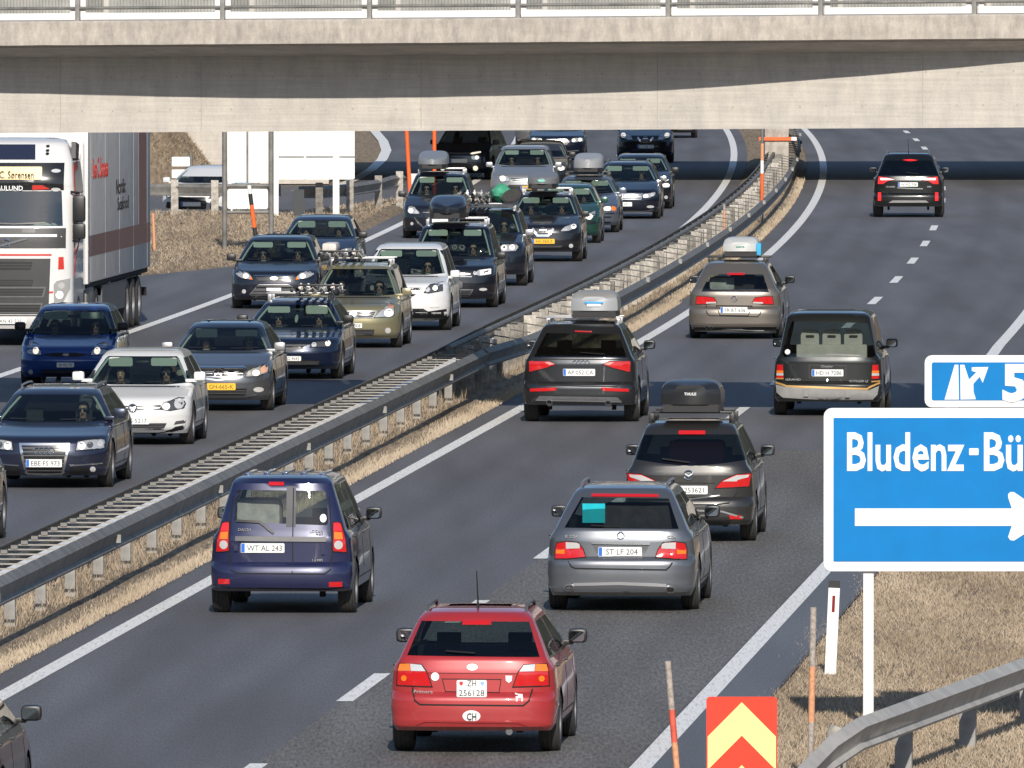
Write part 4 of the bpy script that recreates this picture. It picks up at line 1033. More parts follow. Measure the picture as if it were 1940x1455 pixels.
        for v_ in bm.verts:
            u, z = v_.co.x, v_.co.z; out = lift if v_ in nv else lift - thick
            if where == 'front': v_.co = (u*s.tap(s.f*0.9), s.front(u, z) + out, z)
            elif where == 'back': v_.co = (u*s.tap(s.f*0.9), s.back(u, z) - out, z)
            else:
                sg = 1 if where == 'right' else -1; v_.co = (sg*(s.side(u, z) + out), u, z)
        bmesh.ops.recalc_face_normals(bm, faces=bm.faces[:]); bm.normal_update()
        return obj(name, bm_mesh(bm, name, 40, mat), None, parent or s.root)
    def line(s, pts, where, name, mat, wd=0.01, lift=0.003, thick=0.012, parent=None):
        """a thin strip along a polyline, open or closed"""
        closed = pts[0] == pts[-1]; n = len(pts); L_ = []; R_ = []
        for i, p in enumerate(pts):
            a = pts[i-1] if i else (pts[-2] if closed else p); b = pts[i+1] if i < n-1 else (pts[1] if closed else p)
            def unit(u, v): l_ = math.hypot(v[0]-u[0], v[1]-u[1]) or 1; return ((v[0]-u[0])/l_, (v[1]-u[1])/l_)
            d1 = unit(a, p) if a != p else unit(p, b); d2 = unit(p, b) if b != p else d1
            nx, nz = -(d1[1] + d2[1]), d1[0] + d2[0]; l_ = math.hypot(nx, nz) or 1; nx, nz = nx/l_, nz/l_
            m_ = wd/2/max(0.5, nx*-d1[1] + nz*d1[0])
            L_.append((p[0] + nx*m_, p[1] + nz*m_)); R_.append((p[0] - nx*m_, p[1] - nz*m_))
        return s.stick(None, where, name, mat, lift, thick, parent, 0.12, quads=[(L_[i], L_[i+1], R_[i+1], R_[i]) for i in range(n-1)])
    def both(s, poly, name, mat, lift=0.006, where=None, parent=None, **kw):
        """the piece and its mirror image"""
        wh = where or ('back' if s.away else 'front'); out = []
        for sg in (1, -1):
            p = parent[0 if sg > 0 else 1] if isinstance(parent, list) else parent
            out.append(s.stick([(sg*u, v) for u, v in poly][::sg], wh, name, mat, lift, parent=p, **kw))
        return out
    def plate(s, txt, z, x=0.0, kind='D', wd=0.52, ht=0.112, bold=0.0, size=0.068):
        wh = 'back' if s.away else 'front'; y = s.back(x, z) if s.away else s.front(x, z)
        y2 = [(s.back(x + a, z + b) if s.away else s.front(x + a, z + b)) for a in (-wd/2, 0, wd/2) for b in (-ht/2, ht/2)]
        y = (min([y] + y2) - 0.008) if s.away else (max([y] + y2) + 0.008)
        rot = 0 if s.away else math.pi
        p = obj('number_plate', prism_me('number_plate', rrect(-wd/2, wd/2, -ht/2, ht/2, 0.012, 2), 'y', -0.006, 0.02, PLATEY if kind == 'NL' else PLATE), None, s.root, (x, y, z), (0, 0, rot))
        tx = 0.0
        if kind in ('D', 'NL', 'A', 'F'):
            b_ = prism_me('euro_band', rrect(-wd/2 + 0.004, -wd/2 + 0.047, -ht/2 + 0.004, ht/2 - 0.004, 0.008, 2), 'y', -0.0075, -0.0062, PLATEB); obj('euro_band', b_, None, p); tx = 0.022
        rows = txt if isinstance(txt, (list, tuple)) else [txt]
        for i, t in enumerate(rows):
            if not t: continue
            me = text_me(t, bold); me.materials.clear(); me.materials.append(INK); w_ = text_w(me); av = wd - 0.06 - 2*tx
            sx = min(size, av/w_) if len(rows) == 1 else min(size, 0.86*wd/w_ if i else 0.3*wd/w_)
            zz_ = 0 if len(rows) == 1 else (0.055 if i == 0 else -0.042)
            obj('lettering', me, None, p, (tx, -0.0085, zz_), (R(90), 0, 0), (sx, size, 1))
        return p
    def badge(s, txt, x0, x1, z, ht, mat=CHROME, name='lettering'):
        me = text_me(txt, 0.01, 0.02); me.materials.clear(); me.materials.append(mat); w_ = text_w(me); xm = (x0 + x1)/2
        y = (min(s.back(xm, z - ht/2), s.back(xm, z + ht/2), s.back(x0, z), s.back(x1, z), s.back(xm, z)) - 0.010) if s.away else (s.front(xm, z) + 0.012)
        o = obj(name, me, None, s.root, (xm, y, z), (R(90), 0, 0 if s.away else math.pi), (abs(x1 - x0)/w_, ht, 0.2)); return o
    def glazing(s, fr=None, bk=None, gf=None, gb=None, gs=None, sides=2):
        """windscreen, rear window and side windows"""
        h = s.hdr; zb_, zt_ = s.cowl + 0.012, h - 0.012
        fr = fr or [(-s.hw(zb_)*0.925, zb_ + 0.035), (-s.hw(zb_)*0.5, zb_ + 0.004), (s.hw(zb_)*0.5, zb_ + 0.004), (s.hw(zb_)*0.925, zb_ + 0.035), (s.hw(zt_)*0.90, zt_ - 0.03), (s.hw(zt_)*0.84, zt_), (-s.hw(zt_)*0.84, zt_), (-s.hw(zt_)*0.90, zt_ - 0.03)]
        s.fr = fr
        s.cut(fr, 'front', 'windscreen', gf or G_CLEAR)
        zb_ = s.belt + 0.02
        bk = bk or [(-s.hw(zb_)*0.86, zb_), (s.hw(zb_)*0.86, zb_), (s.hw(zt_)*0.84, zt_ - 0.02), (-s.hw(zt_)*0.84, zt_ - 0.02)]
        s.cut(bk, 'back', 'rear_window', gb or (G_REAR if s.away else G_DARK))
        zl, zh = max(s.belt, s.cowl - 0.06) + 0.02, h - 0.035
        ya, yb = s.f - s.cy - 0.20, s.f - s.rl - 0.02; yc, yd = lerp_pts(s.rp, zl) + 0.38, lerp_pts(s.rp, zh) + 0.30
        n = sides
        for sd in ('left', 'right'):
            for i in range(n):
                a0, a1 = i/n, (i+1)/n; g0 = 0.0 if i == 0 else 0.05; g1 = 0.0 if i == n-1 else 0.05
                bl0 = ya + (yc - ya)*a0 - g0; bl1 = ya + (yc - ya)*a1 + g1; tl0 = yb + (yd - yb)*a0 - g0; tl1 = yb + (yd - yb)*a1 + g1
                s.cut([(bl0, zl), (tl0, zh), (tl1, zh), (bl1, zl)], sd, 'side_window', gs or G_SIDE)
        s.sidewin = (ya, yb, yc, yd, zl, zh)
    def trims(s, mirror_mat=None, handles=True, visors=True, rails=None, antenna=False, pillar=True):
        ya, yb, yc, yd, zl, zh = s.sidewin
        for sd, sg in (('left', -1), ('right', 1)):
            s.line([(ya + 0.02, zl - 0.012), (yc, zl - 0.012)], sd, 'window_moulding', TRIM, 0.02)
            m = obj('wing_mirror', MIRROR, None, s.root, (sg*(s.side(ya, zl) - 0.0), ya - 0.03, zl + 0.005), None, (sg, 1, 1))
            if mirror_mat: own(m, mirror_mat)
            obj('mirror_glass', MIRGL, None, m, (0, 0, 0), (R(3), 0, R(-4)))
            # doors as shut lines with handles
            ym = (ya + yc)/2 + 0.05; z0 = s.zb + 0.13
            d1 = s.line([(ym, z0), (ym, zl - 0.02)], sd, 'door_gap', SEAM, 0.012)
            s.line([(ya - 0.02, z0 + 0.05), (ya - 0.02, zl - 0.03)], sd, 'door_gap', SEAM, 0.012)
            s.line([(s.yr + s.wr + 0.08, z0), (ya - 0.02, z0)], sd, 'sill_gap', SEAM, 0.012)
            if handles:
                for yy in (ym + 0.14, yc + 0.28): obj('door_handle', HANDLE, None, s.root, (sg*(s.side(yy, zl - 0.10) + 0.012), yy, zl - 0.10), (0, 0, R(90)*sg))
        if rails: 
            for sg in (-1, 1):
                x = sg*s.hw(s.H - 0.045)*0.92; z = s.roof_z(abs(x)); y0, y1 = s.f - s.rl - 0.30, lerp_pts(s.rp, s.H - 0.03) + 0.12
                bm = bmesh.new(); b_tube(bm, [(x, y0, z - 0.02), (x, y0 - 0.10, z + 0.045), (x, (y0 + y1)/2, z + 0.055), (x, y1 + 0.12, z + 0.045), (x, y1, z - 0.02)], 0.017, 7); bm.normal_update()
                obj('roof_rail', bm_mesh(bm, 'roof_rail', 40, rails), None, s.root)
        if antenna:
            y = lerp_pts(s.rp, s.H) - 0.35 if antenna == 'rear' else s.f - s.rl - 0.5
            obj('aerial', tube_me('aerial', [(0, y, s.H - 0.02), (0, y + 0.01, s.H + 0.06), (-0.01, y - 0.06, s.H + 0.36)], [0.018, 0.009, 0.005], BLACK, 6), None, s.root)
        # cabin
        obj('dashboard', prism_me('dashboard', [(s.f - s.cy - 0.05, s.cowl - 0.16), (s.f - s.cy - 0.12, s.cowl + 0.0), (s.f - s.cy - 0.50, s.cowl + 0.015), (s.f - s.cy - 0.62, s.cowl - 0.12), (s.f - s.cy - 0.60, s.cowl - 0.45), (s.f - s.cy - 0.1, s.cowl - 0.45)], 'x', -s.W/2 + 0.12, s.W/2 - 0.12, INTER), None, s.root)
        s.zs = s.cowl - 0.70
        s.ys = s.f - s.rl - 0.12
        for x in (-0.36, 0.36): obj('seat', SEAT, None, s.root, (x, s.ys, s.zs), None, (1, 1, 0.98))
        obj('rear_bench', BENCH, None, s.root, (0, s.ys - 0.92, s.zs - 0.02), None, (1, 1, 0.92))
        obj('steering_wheel', WHEEL_S, None, s.root, (-0.36, s.ys + 0.47, s.zs + 0.47), (R(-25), 0, 0))
        if visors:
            for x in (-0.34, 0.34):
                yv = s.f - s.rl + 0.10 - 0.05; zv = s.hdr - 0.10
                obj('sun_visor', VISOR, None, s.root, (x*s.W/1.8, yv - 0.03, zv), (R(random.uniform(-28, -10)), 0, 0), (random.uniform(0.9, 1.05), 1, random.uniform(0.7, 1.05)))
            obj('rear_view_mirror', box_me('rear_view_mirror', -0.11, 0.11, -0.02, 0.02, -0.03, 0.03, BLACK, 0.012), None, s.root, (0, s.f - s.rl + 0.06, s.hdr - 0.11))
        if pillar:
            for sg in (-1, 1):
                a = (sg*(s.hw(s.cowl)*0.885), s.f - s.cy - 0.26, s.cowl + 0.03); b = (sg*s.hw(s.hdr)*0.855, s.f - s.rl - 0.09, s.hdr - 0.045)
                obj('pillar_trim', tube_me('pillar_trim', [a, ((a[0]+b[0])/2*1.012, (a[1]+b[1])/2 + 0.03, (a[2]+b[2])/2), b], 0.018, PALE, 6), None, s.root)
    def people(s, drv=None, pas=None):
        if drv: person(s.root, s.M, -0.36, s.ys - 0.06, s.zs + 0.10, drv[0], drv[1], drv[2], True, drv[3] if len(drv) > 3 else True)
        if pas: person(s.root, s.M, 0.36, s.ys - 0.06, s.zs + 0.09, pas[0], pas[1], pas[2], False, pas[3] if len(pas) > 3 else True)
    def crossbars(s, mat=BLACK, ys=None, over=0.0, lift=0.10):
        out = []
        for y in ys or (s.f - s.rl - 0.55, s.f - s.rl - 1.35):
            x = s.hw(s.H - 0.045)*0.95; z = s.H + lift; bm = bmesh.new()
            b_box(bm, -x - over, x + over, y - 0.03, y + 0.03, z - 0.014, z + 0.014, 0.006)
            for sg in (-1, 1): b_box(bm, sg*x - 0.035, sg*x + 0.035, y - 0.045, y + 0.045, s.roof_z(x) - 0.02, z - 0.015, 0.01)
            bm.normal_update(); obj('cross_bar', bm_mesh(bm, 'cross_bar', 40, mat), None, s.root); out.append(y)
        s.zbar = s.H + lift + 0.014; return s
    def ring_badge(s, x, z, r, mat=CHROME, rr=None, disc=None):
        wh = 'back' if s.away else 'front'; n = 20; y = (s.back(x, z) - 0.012) if s.away else (s.front(x, z) + 0.012)
        bm = bmesh.new(); b_tube(bm, [(x + r*math.cos(t), y, z + r*math.sin(t)) for t in [2*math.pi*k/n for k in range(n+1)]], rr or r*0.16, 6, False); bm.normal_update()
        o = obj('emblem', bm_mesh(bm, 'emblem', 50, mat), None, s.root)
        if disc: s.stick(ell(x, z, r*0.95, r*0.95, 16), wh, 'emblem_field', disc, 0.006, 0.03, o)
        return o
    def lens(s, x, z, rx, rz=None, mat=LIT, parent=None, name='lamp_lens', lift=0.012):
        return s.both(ell(x, z, rx, rz or rx, 14), name, mat, lift, parent=parent)
    def close(s, *a, **k): s.finish(); s.trims(*a, **k); return s
# ================================================================ cars seen from behind (right carriageway)
def box_pts(a): x0, y0, x1, y1 = a; return [(x0, y0), (x1, y0), (x1, y1), (x0, y1)]
def roof_box(label, car, L_, W_, H_, mat, x=0.0, yc=None, nose=0.35, top=0.72, name='roof_box', text=None, base_mat=BLACK, accent=None, front_text=False):
    """roof box with bottom tray, lid and rim; shaped by rings from nose to tail"""
    yc = (car.f - car.rl - 0.95) if yc is None else yc
    t = empty(name); t.matrix_world = car.M @ Matrix.Translation((x, yc, car.zbar + 0.002)); tag(t, label, 'roof box', 'roof boxes')
    def shell(z0, z1, prof, mt, nm):
        v = []; f = []; n = 20; st = 13
        for i in range(st):
            u = i/(st-1); y = L_/2 - L_*u
            wf = min(1, (u/0.22 + 0.02))**0.45 if u < 0.22 else (min(1, ((1-u)/0.06 + 0.55)) if u > 0.94 else 1)
            hf = prof(u)
            for k in range(n):
                a = math.pi*k/(n-1); cx_ = math.cos(a); sz = math.sin(a)
                v.append((W_/2*wf*math.copysign(abs(cx_)**0.42, cx_), y, z0 + (z1 - z0)*hf*abs(sz)**0.42))
            if i:
                for k in range(n-1): a_ = (i-1)*n + k; f.append((a_, a_+1, a_+n+1, a_+n))
        f.append(tuple(range(n))); f.append(tuple((st-1)*n + k for k in reversed(range(n))))
        me = bpy.data.meshes.new(nm); me.from_pydata(v, [], f); bm = bmesh.new(); bm.from_mesh(me); bpy.data.meshes.remove(me); bmesh.ops.recalc_face_normals(bm, faces=bm.faces[:]); bm.normal_update()
        return obj(nm, bm_mesh(bm, nm, 42, mt), None, t)
    lid = shell(0.10, H_, lambda u: min(1, nose + (1-nose)*min(1, u/0.45)) * (1 if u < 0.85 else 1 - (u - 0.85)/0.15*(1-top)), mat, 'lid')
    bm = bmesh.new(); 
    b_prism(bm, [(-W_*0.46, -L_*0.48), (W_*0.46, -L_*0.48), (W_*0.47, L_*0.30), (W_*0.34, L_*0.46), (-W_*0.34, L_*0.46), (-W_*0.47, L_*0.30)], 'z', 0.0, 0.10)
    bmesh.ops.recalc_face_normals(bm, faces=bm.faces[:]); bm.normal_update(); obj('tray', bm_mesh(bm, 'tray', 30, base_mat), None, t)
    if text:
        me = text_me(text, 0.02, 0.01); me.materials.clear(); me.materials.append(accent or STICK); w_ = text_w(me)
        if front_text: obj('lettering', me, None, lid, (0, L_*0.44, 0.10 + (H_-0.10)*0.35), (R(90), 0, math.pi), (0.22/w_, 0.045, 1))
        else: obj('lettering', me, None, lid, (0, -L_/2 - 0.012, 0.10 + (H_-0.10)*0.55*top), (R(90), 0, 0), (0.16/w_, 0.036, 1))
    return t
def rim(c, poly, a):
    wh = 'back' if c.away else 'front'
    for sg, p in ((1, a[0]), (-1, a[1])): c.line([(sg*u, v) for u, v in list(poly) + [poly[0]]], wh, 'lamp_rim', SEAM, 0.010, 0.013, parent=p)
def taillight(c, poly, subs, mat=RED):
    a = c.both(poly, 'tail_light', mat, 0.010)
    for pl, m in subs: c.both(pl, 'lens', m, 0.016, parent=a)
    rim(c, poly, a)
    return a

# --- red estate
Z = (720, 1090, 4.0425)
c = Car('estate_car', 'red Swiss estate car with CH oval sticker on its bumper', 'car', True, 894, 1422, 4.52, 1.695, 1.44, paint('paint_faded_red', (0.40, 0.022, 0.026), 0.15, 0.35, 0.10), hl=0.70, cowl=0.95, belt=0.95, bt=0.60, rake=0.42, rw=0.68, wr=0.30, oh=0.92, bw=0.90, zb=0.24)
c.build(); P = lambda *a: c.P(Z, a)
c.glazing(bk=P((290, 368), (1118, 372), (1215, 632), (195, 622)))
c.close(None, rails=GREYP, antenna='rear', visors=False, pillar=False)
tl = taillight(c, P((118, 683), (300, 688), (342, 742), (384, 856), (98, 850), (104, 740)), [(P((122, 686), (203, 682), (212, 736), (108, 738)), AMBER), (P((208, 683), (298, 690), (332, 738), (215, 737)), LENSW)])
c.both(ell(*P((158, 795))[0], 0.03, 0.03, 12), 'bulb', AMBER, 0.018, parent=tl)
c.stick(P(*box_pts((606, 356, 834, 393))), 'back', 'brake_light', RED, 0.02)
c.line(P((465, 797), (930, 800), (915, 900), (490, 893), (465, 797)), 'back', 'plate_surround', SEAM, 0.008)
c.line(P((228, 865), (250, 962), (292, 992), (1108, 998), (1152, 962), (1178, 872)), 'back', 'tailgate_gap', SEAM, 0.016)
c.line(P((340, 752), (1072, 756)), 'back', 'crease', SEAM, 0.005)
pl = c.plate(['ZH', '256128'], P((702, 868))[0][1], P((702, 868))[0][0], 'CH', 0.30, 0.17, size=0.062)
SHRED = simple('shield_red', (0.6, 0.03, 0.03), 0.4); SHBLU = simple('shield_blue', (0.3, 0.45, 0.7), 0.4)
for xx, mt in ((-0.105, SHRED), (0.105, SHBLU)): obj('shield', prism_me('shield', [(-0.018, 0.02), (0.018, 0.02), (0.018, -0.005), (0, -0.022), (-0.018, -0.005)], 'y', -0.0085, -0.0065, mt), None, pl, (xx, 0, 0.05))
c.stick(ell(*P((702, 706))[0], 0.055, 0.032), 'back', 'emblem', CHROME, 0.012)
ov = c.stick(ell(*P((700, 1078))[0], 0.092, 0.058, 24), 'back', 'country_sticker', STICK, 0.004)
c.badge('CH', P((665, 1078))[0][0], P((738, 1078))[0][0], P((700, 1080))[0][1], 0.07, INK)
c.stick(ell(*P((408, 780))[0], 0.042, 0.042, 20), 'back', 'round_sticker', STICK, 0.004)
c.stick(P((965, 770), (1018, 772), (1014, 810), (992, 826), (968, 808)), 'back', 'shield_sticker', STICK, 0.004)
an = c.stick(P((1040, 900), (1066, 908), (1100, 910), (1106, 938), (1050, 940)), 'back', 'animal_sticker', STICK, 0.004)
for a_ in (1050, 1092): c.stick(P((a_, 938), (a_ + 14, 938), (a_ + 13, 964), (a_ + 2, 964)), 'back', 'sticker_leg', STICK, 0.004, parent=an)
c.badge('Primera', P((255, 893))[0][0], P((400, 893))[0][0], P((330, 893))[0][1], 0.035)
c.line(P((490, 585), (720, 600)), 'back', 'wiper', BLACK, 0.016, 0.02)
c.line(P((255, 1145), (330, 1118), (1075, 1128), (1135, 1150)), 'back', 'bumper_crease', c.paint, 0.02, 0.012)
obj('exhaust', tube_me('exhaust', [(P((985, 1212))[0][0], c.r + 0.10, 0.235), (P((985, 1212))[0][0], c.r + 0.6, 0.25)], 0.035, GREYP, 12), None, c.root)
LUG = simple('luggage_red', (0.35, 0.04, 0.03), 0.8); 
# --- dark blue van-estate
Z = (380, 880, 4.85)
c = Car('estate_van', 'dark blue boxy estate with split rear doors in the left lane', 'car', True, 531, 1160, 4.45, 1.74, 1.66, paint('paint_dark_blue', (0.022, 0.028, 0.105), 0.2, 0.3, 0.10), hl=0.80, cowl=1.02, belt=1.0, bt=0.60, rake=0.12, rw=0.70, wr=0.315, oh=0.80, bw=0.90, zb=0.28)
c.build(); P = lambda *a: c.P(Z, a)
c.glazing(bk=P((330, 240), (1120, 248), (1150, 275), (1165, 545), (1140, 562), (320, 532), (300, 515), (312, 262)), sides=3)
c.close(None, visors=False, pillar=False)
tl = taillight(c, P((1226, 530), (1298, 540), (1345, 690), (1355, 812), (1226, 800)), [(P((1232, 545), (1292, 550), (1305, 612), (1232, 612)), REDLIT), (P((1236, 622), (1308, 628), (1318, 690), (1240, 690)), AMBER)])
c.lens(*P((1278, 743))[0], 0.052, None, LENSW, tl)
c.stick(P((782, 205), (872, 206), (872, 575), (782, 575)), 'back', 'door_pillar', simple('dark_window_band', (0.02, 0.022, 0.035), 0.5), 0.006)
c.line(P((848, 140), (846, 1000)), 'back', 'door_gap', SEAM, 0.012, 0.010)
c.line(P((268, 300), (250, 540), (235, 850), (268, 978), (330, 1002), (1150, 1006), (1206, 968), (1222, 820), (1205, 540), (1185, 300)), 'back', 'door_gap', SEAM, 0.016)
c.stick(P((300, 662), (1163, 668), (1163, 712), (300, 706)), 'back', 'handle_strip', GREYP, 0.03)
c.plate('WT·AL 243', *reversed(P((567, 770))[0]), 'D')
c.stick(P(*box_pts((612, 166, 755, 198))), 'back', 'brake_light', RED, 0.015)
for q in ((288, 712, 326, 800), (1118, 722, 1152, 828)): c.stick(P(*box_pts(q)), 'back', 'hinge', c.paint, 0.03)
for q in ((298, 270, 318, 312), (1152, 270, 1170, 308)): c.stick(P(*box_pts(q)), 'back', 'hinge', c.paint, 0.008)
c.badge('DACIA', *[P((a, 600))[0][0] for a in (340, 462)], P((0, 602))[0][1], 0.035); c.badge('LOGAN', *[P((a, 600))[0][0] for a in (1000, 1122)], P((0, 616))[0][1], 0.035)
c.badge('MCV', *[P((a, 600))[0][0] for a in (1056, 1122)], P((0, 643))[0][1], 0.022); c.badge('1.6 MPI', *[P((a, 600))[0][0] for a in (1025, 1118)], P((0, 880))[0][1], 0.03)
c.stick(ell(*P((1132, 497))[0], 0.04, 0.05, 18), 'back', 'round_sticker', STICK, 0.012)
for q in ((138, 1056, 250, 1102), (1192, 1080, 1315, 1126)): c.stick(P(*box_pts(q)), 'back', 'reflector', RED, 0.008)
c.line(P((305, 520), (530, 530), (575, 560), (620, 600), (665, 632)), 'back', 'wiper', BLACK, 0.028, 0.03)
c.line(P((100, 1112), (230, 1135), (1180, 1150), (1330, 1130)), 'back', 'bumper_edge', SEAM, 0.016)
for x in (-0.45, -0.22, 0.0, 0.22, 0.45): obj('roof_rib', box_me('roof_rib', x - 0.03, x + 0.03, c.r + 0.7, c.f - c.rl - 0.4, c.H - 0.02, c.roof_z(abs(x)) + 0.010, c.paint, 0.004), None, c.root)
bx_ = box_me('cargo', -0.3, 0.25, -0.2, 0.25, 0, 0.42, simple('pale_cargo', (0.45, 0.44, 0.41), 0.9, var=0.3), 0.10); obj('cargo', bx_, None, c.root, (-0.28, c.r + 0.75, 0.95))
# --- grey estate with turquoise shade
Z = (1020, 900, 5.388)
c = Car('estate_car', 'grey estate car with a turquoise sheet in the rear window', 'car', True, 1175, 1154, 4.85, 1.82, 1.50, paint('paint_tenorite_grey', (0.155, 0.165, 0.185), 0.65, 0.30, 0.08), hl=0.72, cowl=0.98, belt=0.98, bt=0.64, rake=0.48, rw=0.66, wr=0.32, oh=1.00, bw=0.90, zb=0.20)
c.build(); P = lambda *a: c.P(Z, a)
c.glazing(bk=P((415, 245), (1305, 255), (1425, 555), (255, 545)), gb=G_REAR)
c.close(None, rails=SATIN, visors=False, pillar=False)
tl = taillight(c, P((1203, 838), (1228, 760), (1280, 692), (1400, 680), (1512, 698), (1532, 760), (1532, 858), (1385, 856)), [(P((1268, 708), (1300, 694), (1415, 690), (1412, 757), (1265, 752)), LENSW), (P((1428, 765), (1520, 772), (1522, 820), (1428, 818)), AMBER)])
c.stick(P((505, 206), (1215, 212), (1215, 240), (505, 236)), 'back', 'brake_light', RED, 0.02)
c.stick(P((525, 688), (835, 680), (1145, 690), (1140, 716), (835, 712), (530, 706)), 'back', 'chrome_strip', CHROME, 0.025)
c.stick(P((535, 718), (1135, 722), (1066, 852), (608, 846)), 'back', 'plate_recess_shade', simple('recess_shade_grey', (0.07, 0.075, 0.085), 0.5), 0.002)  # darker grey paints in the shade of the recess
c.plate('ST·LF 204', *reversed(P((830, 785))[0]), 'D')
c.line(P((285, 880), (318, 938), (360, 955), (1315, 968), (1352, 938), (1382, 893)), 'back', 'tailgate_gap', SEAM, 0.018)
st = c.ring_badge(*P((835, 622))[0], 0.042, CHROME)
for a in (90, 210, 330):
    x, z = P((835, 622))[0]; c.line([(x, z), (x + 0.04*math.cos(R(a)), z + 0.04*math.sin(R(a)))], 'back', 'emblem_ray', CHROME, 0.009, 0.014, parent=st)
for q in ((293, 1155), (1362, 1172)):
    x, z = P(q)[0]; c.stick(ell(x, z, 0.068, 0.043, 18), 'back', 'exhaust', CHROME, 0.025); c.stick(ell(x, z, 0.050, 0.029, 16), 'back', 'exhaust_mouth', UNDER, 0.027)
c.line(P((340, 1120), (820, 1108), (1320, 1128)), 'back', 'bumper_strip_or_glint', SATIN, 0.035, 0.012)  # lighter reflection along the bumper crease, painted as a satin line
c.stick(P(*box_pts((865, 1182, 940, 1214))), 'back', 'tow_cover', GREYP, 0.01)
c.badge('E 220', P((270, 630))[0][0], P((385, 630))[0][0], P((0, 630))[0][1], 0.035); c.badge('CDI', P((1310, 630))[0][0], P((1400, 630))[0][0], P((0, 632))[0][1], 0.035)
x, z = P((547, 402))[0]; obj('window_shade', prism_me('window_shade', [(x - 0.135, z - 0.115), (x + 0.135, z - 0.115), (x + 0.135, z + 0.115), (x - 0.135, z + 0.115)], 'y', -0.004, 0.004, simple('turquoise_cloth', (0.0, 0.42, 0.50), 0.8, var=0.08)), None, c.root, (0, c.back(x, z) + 0.07, 0), (0, 0, 0))
c.line(P((520, 520), (830, 530)), 'back', 'wiper', BLACK, 0.016, 0.02)
DUF = simple('dark_cargo', (0.03, 0.03, 0.032), 0.9, var=0.4); obj('cargo', box_me('cargo', -0.5, 0.55, -0.25, 0.3, 0, 0.40, DUF, 0.12), None, c.root, (0.18, c.r + 0.95, 0.88))
# --- dark grey people carrier with black roof box
Z = (1170, 710, 4.409)
c = Car('people_carrier', 'dark grey people carrier with black roof box behind the grey estate', 'car', True, 1304, 1024, 4.58, 1.75, 1.60, paint('paint_galaxy_grey', (0.062, 0.060, 0.058), 0.5, 0.32, 0.10), hl=0.78, cowl=1.02, belt=1.02, bt=0.58, rake=0.40, rw=0.69, wr=0.32, oh=0.88, bw=0.90, zb=0.24)
c.build(); P = lambda *a: c.P(Z, a)
c.glazing(bk=P((200, 512), (600, 506), (1000, 508), (1075, 716), (850, 745), (610, 765), (370, 745), (145, 714)), gb=G_DARK, gs=G_DARK)
c.close(None, rails=BLACK, visors=False, pillar=False)
tl = taillight(c, P((815, 950), (880, 882), (1000, 832), (1130, 826), (1112, 936)), [(P((882, 892), (1000, 842), (1108, 838), (1100, 858), (1012, 880), (1004, 892)), LENSW)])
c.stick(P(*box_pts((492, 475, 722, 506))), 'back', 'brake_light', RED, 0.02)
e = c.ring_badge(*P((590, 840))[0], 0.062, CHROME); x, z = P((590, 840))[0]
c.line([(x - 0.055, z + 0.02), (x, z - 0.012), (x + 0.055, z + 0.02)], 'back', 'emblem_wing', CHROME, 0.016, 0.016, parent=e)
c.plate('SG 253621', *reversed(P((592, 964))[0]), 'CH', 0.50, 0.11)
c.line(P((130, 960), (230, 1065), (350, 1085), (820, 1085), (940, 1070), (1010, 985)), 'back', 'tailgate_gap', SEAM, 0.018)
c.line(P((350, 905), (820, 908)), 'back', 'hatch_gap', SEAM, 0.010)
c.line(P((330, 1030), (600, 1040), (860, 1008)), 'back', 'crease', SATIN, 0.014, 0.006)
c.line(P((150, 1190), (300, 1140), (600, 1132), (880, 1142), (1062, 1195)), 'back', 'bumper_strip_or_glint', SATIN, 0.022, 0.012)  # bumper crease drawn as a paler satin line
c.both(P((940, 1172), (1050, 1178), (1052, 1208), (948, 1206)), 'reflector', RED, 0.01)
c.stick(P((240, 1215), (960, 1215), (930, 1262), (280, 1262)), 'back', 'diffuser', BLACK, 0.01)
c.line(P((360, 705), (598, 735)), 'back', 'wiper', BLACK, 0.018, 0.02)
c.crossbars(BLACK, (c.f - c.rl - 0.62, c.f - c.rl - 1.70), 0.0, 0.10)
roof_box('black glossy roof box on the dark grey people carrier', c, 1.75, 0.80, 0.42, simple('black_lid', (0.018, 0.018, 0.020), 0.30, coat=0.3), 0.0, c.f - c.rl - 1.25, 0.45, 0.80, text='THULE')
obj('cargo', box_me('cargo', -0.35, 0.4, -0.25, 0.3, 0, 0.36, simple('dark_red_cargo', (0.16, 0.02, 0.02), 0.8, var=0.3), 0.10), None, c.root, (0.05, c.r + 0.85, 0.98))
# --- dark sports utility with silver roof box
Z = (970, 540, 5.389)
c = Car('sports_utility_car', 'dark grey sports utility with silver roof box and round exhausts', 'car', True, 1097, 798, 4.63, 1.885, 1.62, paint('paint_lava_grey', (0.045, 0.048, 0.055), 0.55, 0.28, 0.08), hl=0.86, cowl=1.10, belt=1.08, bt=0.64, rake=0.50, rw=0.68, wr=0.355, oh=0.90, bw=0.91, zb=0.29)
c.build(); P = lambda *a: c.P(Z, a)
c.glazing(bk=P((330, 500), (1075, 508), (1165, 745), (215, 742)), gb=G_DARK, gs=G_DARK)
c.close(None, rails=SATIN, visors=False, pillar=False)
tl = taillight(c, P((930, 812), (1000, 778), (1222, 778), (1218, 892), (1040, 850)), [(P((945, 806), (1005, 785), (1050, 790), (1000, 820)), simple('pink_lens', (0.7, 0.25, 0.22), 0.15, coat=0.7))])
c.plate('AP·052·CA', *reversed(P((682, 893))[0]), 'F')
c.stick(P((240, 860), (505, 852), (505, 940), (300, 965)), 'back', 'tailgate_panel', c.paint, 0.004); 
c.both(P((915, 1045), (1205, 1060), (1205, 1090), (935, 1080)), 'reflector', RED, 0.01)
